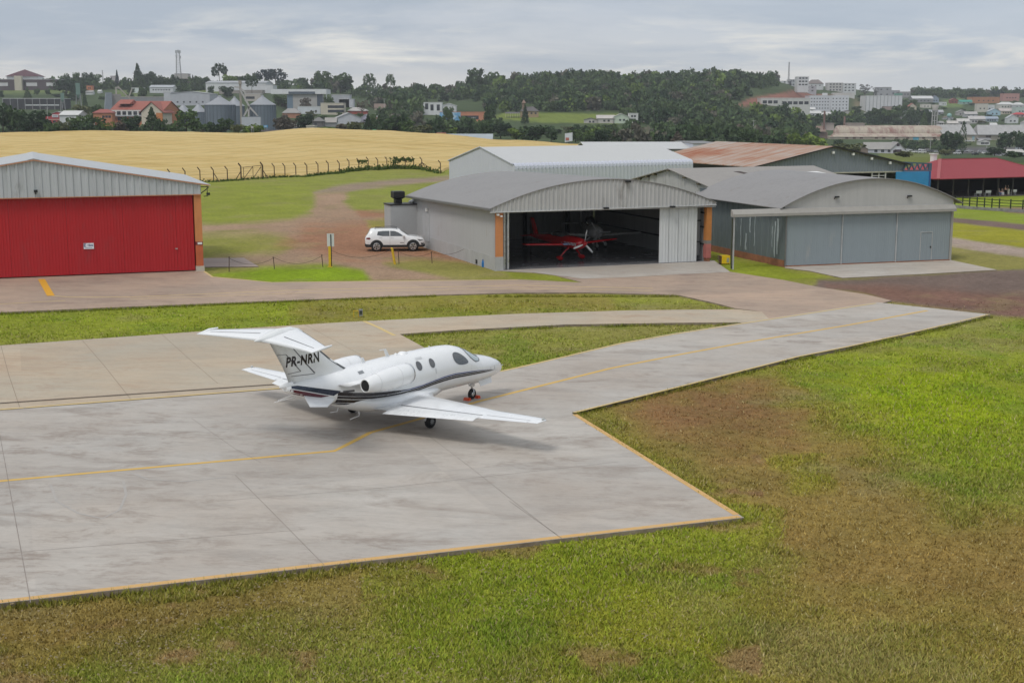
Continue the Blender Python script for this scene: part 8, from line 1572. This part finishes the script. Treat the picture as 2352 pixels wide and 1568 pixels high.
TREES = [
    # along the far edge of the wheat, left to right: kind, green, column, top row, width, distance, label
    ('round', 'dark', 8, 236, 44, 520, 'dark round tree at the left edge behind the wheat crest'), ('round', 'mid', 40, 248, 46, 515, 'broad mid green tree second from the left edge behind the wheat'), ('bush', 'dark', 62, 270, 40, 505, 'low dark bush between the two big dark trees at the far left'), ('round', 'dark', 86, 253, 56, 510, 'big dark round tree left of the red shop'),
    ('bush', 'mid', 122, 280, 34, 500, 'low bush in front of the red shop wall'), ('bush', 'olive', 148, 275, 26, 505, 'ragged bush at the right foot of the red shop'), ('round', 'mid', 176, 262, 46, 515, 'wide green tree under the white hall roof'), ('bush', 'dark', 194, 272, 40, 500, 'dark rounded bush right of the wide green tree'), ('round', 'mid', 220, 261, 44, 510, 'bright leafed tree below the hotel annex'), ('airy', 'light', 248, 277, 40, 495, 'pale layered tree with flat branches below the orange hotel'),
    ('round', 'brown', 274, 276, 34, 500, 'brownish thin tree at the foot of the orange hotel'), ('round', 'dark', 306, 261, 44, 510, 'dark tree covering the middle of the orange hotel'), ('conifer', 'dark', 350, 246, 50, 505, 'tallest dark tree covering the right gable of the orange hotel', ), ('round', 'dark', 371, 270, 30, 500, 'dark tree leaning right of the tallest dark one'), ('bush', 'mid', 392, 277, 34, 498, 'green bush right below the dark flat topped bin'), ('round', 'mid', 428, 251, 52, 508, 'pointed green tree in front of the small dark silos'), ('airy', 'mid', 466, 278, 44, 498, 'loose feathery tree left of the big silo foot'), ('bush', 'dark', 489, 277, 32, 500, 'dark bush at the foot of the big left silo'), ('round', 'mid', 520, 271, 36, 503, 'mid green tree in front of the big left silo'),
    ('bush', 'light', 572, 281, 34, 498, 'light green bush below the elevator tower'), ('bush', 'light', 597, 278, 30, 500, 'light green bush below the right silo'), ('round', 'olive', 545, 283, 26, 495, 'olive shrub beside the elevator tower foot'), ('round', 'brown', 645, 268, 34, 560, 'brown bare looking tree right of the right silo'), ('round', 'brown', 668, 272, 30, 560, 'second brown bare looking tree nearer the orange brick house'), ('round', 'dark', 704, 258, 40, 600, 'dark round tree below the turquoise house'), ('bush', 'light', 738, 289, 32, 490, 'light green bush on the crest beside the flat hut'), ('bush', 'light', 764, 291, 26, 490, 'second light green bush right of the flat hut'), ('bush', 'brown', 786, 282, 34, 505, 'grey brown bush below the big pale gabled house'), ('round', 'olive', 816, 278, 38, 505, 'olive tree below the lilac house'),
    ('conifer', 'dark', 846, 264, 34, 500, 'left one of the two black green trees by the green road sign'), ('conifer', 'dark', 872, 264, 40, 502, 'right one of the two black green trees by the green road sign'), ('round', 'mid', 856, 259, 20, 640, 'yellowish tree top between the two black green trees'), ('round', 'mid', 908, 268, 44, 540, 'green tree right of the two black green ones'), ('round', 'mid', 934, 276, 40, 535, 'green tree above the left end of the guard rail'), ('round', 'olive', 966, 284, 46, 525, 'olive willow like tree above the red kiosk'),
    ('bush', 'mid', 1012, 291, 34, 600, 'clipped green bush below the mural hall'), ('bush', 'light', 1036, 291, 26, 610, 'bright green hedge block under the blue canopy'), ('round', 'mid', 1030, 242, 26, 820, 'round tree hiding the vaulted wing of the modern villa'), ('round', 'mid', 1128, 239, 30, 800, 'round tree with a clear trunk left of the stone house'), ('round', 'mid', 1116, 276, 36, 600, 'small tree left of the vineyard fence'), ('round', 'dark', 1150, 280, 44, 590, 'dark spreading tree below the vineyard'), ('round', 'light', 1186, 291, 38, 560, 'yellow green tree left of the big black tree'), ('round', 'dark', 1232, 284, 66, 550, 'big black green tree above the steel hangar ridge'), ('conifer', 'dark', 1206, 239, 22, 860, 'dark tree standing in front of the stone house'), ('round', 'dark', 1266, 296, 30, 545, 'dark tree left of the billboard'), ('round', 'mid', 1322, 296, 40, 560, 'green tree right of the billboard'),
    ('bush', 'light', 1866, 295, 66, 600, 'bright yellow green dome tree left of the rusty factory'), ('bush', 'light', 1822, 300, 32, 600, 'smaller bright green tree left of the yellow green dome tree'), ('bush', 'olive', 1955, 327, 54, 560, 'olive bush behind the rusty hangar ridge'), ('round', 'dark', 2181, 296, 48, 760, 'dark round tree in front of the factory'), ('column', 'dark', 2210, 279, 16, 775, 'tall dark cypress in front of the grey factory wing'), ('round', 'dark', 2310, 302, 36, 800, 'dark tree in front of the right factory wall'), ('round', 'mid', 2338, 300, 36, 800, 'green tree at the right edge in front of the factory'), ('round', 'dark', 2284, 336, 40, 700, 'dark shrub between the gate house and the car park hall'), ('bush', 'olive', 2075, 358, 36, 420, 'scrubby bush below the car park near the blue door truss'), ('bush', 'olive', 2172, 339, 30, 700, 'olive bushes in the middle of the car park'), ('bush', 'dark', 2330, 362, 44, 420, 'dark shrub above the right end of the red pavilion roof'), ('bush', 'dark', 1925, 318, 24, 800, 'dark shrub against the cream factory wall'), ('round', 'mid', 2345, 384, 26, 262, 'drooping palm like tree at the right end of the pavilion'),
    # skyline
    ('conifer', 'dark', 318, 146, 36, 1400, 'tall dark conifer towering over the skyline notch'), ('round', 'dark', 340, 160, 40, 1400, 'dark dense tree leaning on the tall skyline conifer'), ('conifer', 'blue', 270, 160, 15, 1420, 'slim dark spruce left of the skyline notch'), ('araucaria', 'dark', 505, 146, 32, 1380, 'tall araucaria left of the long skyline warehouse'), ('araucaria', 'dark', 579, 173, 24, 1180, 'lone araucaria standing in front of the long warehouse'), ('araucaria', 'blue', 612, 160, 40, 1350, 'left umbrella topped pine at the right end of the long warehouse'), ('araucaria', 'blue', 634, 159, 44, 1350, 'right umbrella topped pine at the right end of the long warehouse'), ('araucaria', 'mid', 849, 170, 26, 1350, 'skyline pine standing alone over the middle woods'), ('araucaria', 'mid', 897, 171, 20, 1350, 'small skyline pine right of the lone one over the woods'), ('round', 'mid', 744, 160, 36, 1350, 'left of the two domed trees over the middle town skyline'), ('round', 'mid', 782, 164, 52, 1350, 'broad domed tree over the middle town skyline'),
    ('round', 'mid', 1094, 156, 40, 1250, 'large tree crowning the left end of the wooded hill'), ('airy', 'grey', 1986, 193, 36, 1700, 'bare greyish tree between apartment blocks on the right skyline'), ('airy', 'grey', 2010, 201, 16, 1700, 'small bare tree right of the big bare one on the right skyline'), ('araucaria', 'mid', 2250, 203, 18, 1850, 'pointed pine over the orange brick hall'), ('round', 'mid', 2236, 205, 30, 1850, 'leafy tree clump over the orange brick hall'), ('araucaria', 'blue', 2290, 207, 30, 1850, 'dark flat topped tree left of the pink building'), ('round', 'dark', 2331, 203, 18, 1850, 'dark round tree peeping over the pink building'),
    ('round', 'dark', 152, 182, 48, 1250, 'large dark tree right of the campus building'), ('conifer', 'dark', 170, 195, 34, 1150, 'dark conifers behind the green batching towers'), ('conifer', 'mid', 64, 200, 22, 1180, 'pine on the grass bank before the campus building'), ('round', 'mid', 85, 201, 12, 1250, 'small round tree on the grass bank before the campus'), ('round', 'mid', 110, 204, 12, 1250, 'smaller round tree right on the campus grass bank'), ('conifer', 'dark', 196, 198, 14, 1000, 'dark narrow tree beside the tall batching tower'), ('round', 'olive', 190, 240, 44, 780, 'olive scrub below the batching towers'), ('round', 'mid', 228, 236, 36, 760, 'scrub trees at the foot of the grey slab'), ('round', 'dark', 2, 207, 14, 1200, 'dark tree at the left edge below the campus'),
    ('round', 'mid', 640, 214, 30, 1050, 'rounded tree between the right silo and the clinic'), ('round', 'brown', 702, 224, 22, 960, 'reddish brown tree before the concrete clinic'), ('round', 'mid', 755, 222, 24, 1010, 'green tree between the clinic and the white annex'), ('airy', 'brown', 832, 228, 36, 950, 'mauve brown tree above the red walled house'), ('round', 'dark', 486, 197, 16, 1180, 'small dark tree left in front of the long warehouse'), ('round', 'dark', 520, 195, 28, 1180, 'dark round tree below the left end of the long warehouse'), ('round', 'mid', 420, 190, 26, 1250, 'dark tree right of the white block'),
    ('round', 'mid', 330, 197, 22, 1150, 'green tree left of the white block under the tall conifer'), ('round', 'dark', 362, 170, 26, 1380, 'rounded dark tree right of the tall skyline conifer'), ('round', 'mid', 386, 174, 24, 1380, 'low dark tree just left of the lattice mast'), ('conifer', 'dark', 444, 172, 14, 1380, 'small conifer right of the lattice mast'), ('round', 'mid', 470, 174, 22, 1380, 'low tree right of the small skyline conifer'), ('round', 'light', 530, 169, 30, 1370, 'yellowish tree beside the tall araucaria'),
]
for t in TREES: tree(*t)
# belts of like trees
def belt(n, x0, x1, rows, hpx, wpx, dr, greens, label, group, kinds=('round',), avoid=()):
    k_ = 0; tries = 0
    while k_ < n and tries < n * 30:
        tries += 1; px = random.uniform(x0, x1); row = random.uniform(*rows(px)) if callable(rows) else random.uniform(*rows)
        if any(a <= px <= b_ and c <= row <= e for a, b_, c, e in avoid): continue
        d = find_d(px, row, dr[0])
        if d > dr[1]: continue
        h = random.uniform(*hpx); tree(random.choice(kinds), random.choice(greens), px, row - h, random.uniform(*wpx), d, label, group); k_ += 1
AV = [(1330, 1520, 262, 286), (1185, 1240, 240, 272), (1120, 1300, 262, 284)]
belt(34, 1330, 1850, (314, 336), (22, 36), (26, 48), (500, 1100), ('dark', 'dark', 'mid', 'mid', 'brown'), 'leafy tree in the thick belt below the wooded hill', 'trees in the belt below the wooded hill', ('round', 'round', 'round', 'conifer'), AV)
belt(26, 1530, 1860, (276, 304), (15, 26), (20, 34), (500, 1300), ('dark', 'mid', 'mid', 'olive'), 'leafy tree on the lower slope under the red cutting', 'trees under the red cutting', ('round', 'round', 'conifer'), AV)
belt(24, 1985, 2160, (278, 292), (18, 40), (20, 36), (800, 1300), ('dark', 'dark', 'mid'), 'dark tree in the row behind the rusty factory roof', 'dark trees behind the rusty factory', ('round', 'round', 'conifer'))
belt(12, 1860, 1985, (280, 294), (16, 26), (24, 36), (800, 1300), ('dark', 'mid', 'mid'), 'green tree under the hotel block behind the factory', 'trees under the hotel block')
belt(46, 2090, 2360, (222, 296), (4, 8), (7, 13), (900, 1900), ('dark', 'mid', 'mid', 'olive'), 'small leafy tree among the houses of the right hillside', 'small trees among the right hillside houses')
belt(18, 1960, 2100, (224, 262), (7, 14), (10, 20), (900, 1900), ('mid', 'mid', 'dark'), 'small tree on the slope around the ribbed block', 'trees around the ribbed block', avoid=[(1985, 2072, 200, 300)])
belt(14, 900, 1330, (302, 318), (10, 17), (22, 36), (500, 800), ('mid', 'mid', 'olive', 'dark'), 'leafy tree in the hollow between wheat and vineyard', 'trees in the hollow behind the wheat', avoid=[(1000, 1128, 300, 340)])
belt(20, 640, 905, (236, 284), (9, 18), (12, 24), (650, 1200), ('mid', 'dark', 'olive', 'brown'), 'small tree among the houses of the middle town', 'small trees in the middle town')
belt(26, 120, 480, (176, 236), (8, 18), (12, 26), (900, 1500), ('mid', 'dark', 'mid'), 'small tree on the built up slope at the left', 'trees on the left slope', avoid=[(280, 304, 190, 215), (344, 396, 196, 214), (196, 232, 198, 218)])
# the woods as one mass
def woods():
    rng = np.random.default_rng(3); P0 = []; per = 150
    for v in range(4): q, s = crown_pts('round', per, rng); q[:, 2] = (q[:, 2] - .25) * 1.25; P0.append(leafcloud(q, .085, rng, .7)[0])
    AR = [([(600, 206), (640, 196), (760, 198), (820, 214), (880, 219), (1040, 216), (1078, 200), (1115, 188), (1300, 178), (1480, 176), (1660, 172), (1780, 182), (1792, 196), (1712, 222), (1678, 244), (1640, 284), (1560, 300), (1330, 262), (1130, 258), (1040, 236), (960, 244), (900, 262), (850, 232), (800, 218), (640, 212)], 1050, 0),
          ([(120, 176), (480, 170), (620, 186), (620, 196), (480, 188), (300, 190), (130, 192), (-20, 196), (-20, 186)], 190, 1100), ([(2090, 212), (2360, 206), (2360, 222), (2090, 224)], 130, 1700), ([(2056, 328), (2164, 328), (2230, 334), (2200, 346), (2080, 346)], 150, -700), ([(1330, 314), (1520, 314), (1560, 290), (1690, 266), (1760, 274), (1870, 286), (1870, 336), (1330, 332)], 260, 520), ([(-30, 300), (470, 300), (540, 306), (-30, 308)], 130, -488), ([(1880, 282), (2000, 282), (2000, 292), (1890, 292)], 20, 600), ([(850, 246), (962, 250), (962, 300), (925, 314), (880, 284)], 55, 560), ([(990, 304), (1150, 298), (1160, 312), (1000, 314)], 26, 520)]
    Vs = []; Cs = []; keep = [(970, 1116, 234, 284), (1130, 1440, 259, 285), (1186, 1240, 238, 272), (1150, 1192, 255, 272)]
    for poly, n, dm in AR:
        xs = [p[0] for p in poly]; ys = [p[1] for p in poly]; k_ = 0; t = 0
        while k_ < n and t < n * 12:
            t += 1; px = rng.uniform(min(xs), max(xs)); row = rng.uniform(min(ys), max(ys))
            if pip(np.array([px]), np.array([row]), poly)[0] < 0 or any(a <= px <= b_ and c <= row <= e for a, b_, c, e in keep): continue
            d = find_d(px, row, max(560, dm) if dm >= 0 else -dm); d = rng.uniform(1850, 2090) if dm == 1700 else d; d += rng.uniform(-25, 25) if dm >= 0 else 0; g = gp(px, d); w = rng.uniform(7, 13.5) * (1 if d > 800 else .7) if dm >= 0 else rng.uniform(3, 5); h = w * rng.uniform(.75, 1.25) * (1 if dm >= 0 else .8); a = rng.uniform(0, 6.28); q = P0[rng.integers(4)]
            c, s = math.cos(a), math.sin(a); V = np.stack([(q[:, 0] * c - q[:, 1] * s) * w + g.x, (q[:, 0] * s + q[:, 1] * c) * w + g.y, q[:, 2] * h + g.z - .5], 1); Vs.append(V)
            u = rng.random(); base = np.array([.036, .066, .030]) * (1 - u) + np.array([.090, .132, .050]) * u
            if rng.random() < .06: base = np.array([.14, .20, .05])
            if rng.random() < .07: base = np.array([.12, .115, .085])
            Cs.append(np.repeat((base * rng.uniform(.7, 1.35, (len(q) // 4, 1))), 4, 0)); k_ += 1
    V = np.concatenate(Vs); C_2 = np.concatenate(Cs); k = NT('woodland_leaves'); a_ = k.n('ShaderNodeVertexColor'); a_.layer_name = 'tint'
    o = npmesh('forest', V, np.arange(len(V)).reshape(-1, 4), k.out(a_.outputs[0], .8, 0, .15), C_2); tag(o, 'dense dark green woods covering the far hill and ridges', 'forest', kind='stuff')
woods()
# ---------------------------------------------------------------- sky, sun, air, camera
def build_sky():
    w = bpy.data.worlds.new("World"); SC.world = w; w.use_nodes = True; t = w.node_tree; t.nodes.clear()
    n = lambda ty: t.nodes.new(ty); l = t.links.new
    out = n('ShaderNodeOutputWorld'); bg = n('ShaderNodeBackground'); bg.inputs[1].default_value = .107; l(bg.outputs[0], out.inputs[0])
    sky = n('ShaderNodeTexSky'); sky.sky_type = 'NISHITA'; sky.sun_disc = False
    sky.sun_elevation = SUN_EL; sky.sun_rotation = SUN_ROT; sky.air_density = 1.2; sky.dust_density = 2.0; sky.altitude = 600
    tc = n('ShaderNodeTexCoord')
    def noise(sx, sz, scale, det, off=(0, 0, 0), rough=.55, dist=0):
        m = n('ShaderNodeMapping'); m.inputs['Scale'].default_value = (sx, sx, sz); m.inputs['Location'].default_value = off; l(tc.outputs['Generated'], m.inputs[0])
        x = n('ShaderNodeTexNoise'); x.inputs['Scale'].default_value = scale; x.inputs['Detail'].default_value = det; x.inputs['Roughness'].default_value = rough; x.inputs['Distortion'].default_value = dist
        l(m.outputs[0], x.inputs['Vector']); return x.outputs[0]
    def ramp(f, st):
        r = n('ShaderNodeValToRGB'); e = r.color_ramp.elements
        while len(e) < len(st): e.new(.5)
        for i, (p, c) in enumerate(st): e[i].position = p; e[i].color = tuple(c) + (1,) if isinstance(c, tuple) else (c, c, c, 1)
        l(f, r.inputs[0]); return r.outputs[0]
    def mix(f, a, b):
        m = n('ShaderNodeMix'); m.data_type = 'RGBA'
        for s, v in ((m.inputs[0], f), (m.inputs[6], a), (m.inputs[7], b)):
            if isinstance(v, (int, float)): s.default_value = v
            elif isinstance(v, tuple): s.default_value = v + (1,)
            else: l(v, s)
        return m.outputs[2]
    def mth(op, a, b):
        m = n('ShaderNodeMath'); m.operation = op
        for i, v in enumerate((a, b)):
            if isinstance(v, (int, float)): m.inputs[i].default_value = v
            else: l(v, m.inputs[i])
        return m.outputs[0]
    sp = n('ShaderNodeSeparateXYZ'); l(tc.outputs['Generated'], sp.inputs[0]); x, z = sp.outputs[0], sp.outputs[2]
    # grey base: paler towards the horizon, blue-grey deck higher, bright again overhead
    base = ramp(z, [(0.0, (7.0, 6.95, 6.8)), (.028, (7.0, 6.98, 6.9)), (.052, (5.9, 6.2, 6.65)), (.085, (4.9, 5.45, 6.3)), (.2, (7.4, 7.5, 7.6)), (.7, (10.6, 10.4, 10.1))])
    deck = ramp(noise(4.6, 30, 1.0, 7, (2.2, 0, .3), .58, .35), [(.40, 0.0), (.60, 1.0)])
    hi = ramp(z, [(.012, 0.0), (.04, 1.0)])
    c = mix(mth('MULTIPLY', mth('MULTIPLY', deck, hi), .95), base, (4.15, 4.75, 5.6))
    blu = ramp(x, [(.02, 0.0), (.36, 1.0)])
    c = mix(mth('MULTIPLY', blu, .42), c, (5.0, 5.8, 6.8))
    brk = ramp(noise(6.0, 38, 1.0, 6, (7.4, 1.0, .9), .6, .3), [(.50, 0.0), (.64, 1.0)])
    band = ramp(z, [(.014, 0.0), (.03, 1.0), (.044, 1.0), (.075, .15)])
    c = mix(mth('MULTIPLY', mth('MULTIPLY', brk, band), .95), c, (8.4, 8.2, 7.7))
    c = mix(.06, c, sky.outputs[0])
    l(c, bg.inputs[0])
SUN_EL = R(56); SUN_ROT = R(215)
build_sky()
L = bpy.data.lights.new('sun', 'SUN'); L.energy = 1.5; L.angle = R(16); L.color = (1.0, .965, .91)
so = bpy.data.objects.new('sun', L); COL.objects.link(so)
sd = Vector((math.sin(SUN_ROT) * math.cos(SUN_EL), math.cos(SUN_ROT) * math.cos(SUN_EL), math.sin(SUN_EL)))
so.rotation_euler = sd.to_track_quat('Z', 'Y').to_euler(); so.location = sd * 200
def haze(density):
    b = MB(); b.bx(-2100, 2100, -60, 3000, -40, 95)
    m = bpy.data.materials.new('thin_air'); m.use_nodes = True; t = m.node_tree; t.nodes.clear()
    o = t.nodes.new('ShaderNodeOutputMaterial'); v = t.nodes.new('ShaderNodeVolumePrincipled')
    v.inputs['Color'].default_value = (.86, .90, .96, 1); v.inputs['Density'].default_value = density; v.inputs['Anisotropy'].default_value = .2
    t.links.new(v.outputs[0], o.inputs['Volume'])
    tag(b.build('haze', m), kind='stuff')
if USE_HAZE: haze(.00013)
cam = bpy.data.cameras.new('camera'); cam.sensor_width = 36; cam.lens = 36 * F / 2352; cam.clip_end = 12000; cam.clip_start = .5
co = bpy.data.objects.new('camera', cam); COL.objects.link(co); co.location = (0, 0, H); co.rotation_euler = (PI / 2 - TH, 0, 0)
SC.camera = co
vs = SC.view_settings; vs.view_transform = 'Standard'; vs.look = 'None'; vs.gamma = 1; vs.use_curve_mapping = False; vs.exposure = 0.0
SC.cycles.max_bounces = 6; SC.cycles.diffuse_bounces = 3; SC.cycles.glossy_bounces = 3; SC.cycles.volume_bounces = 0; SC.cycles.use_denoising = True
SC.render.resolution_x = 1024; SC.render.resolution_y = 682
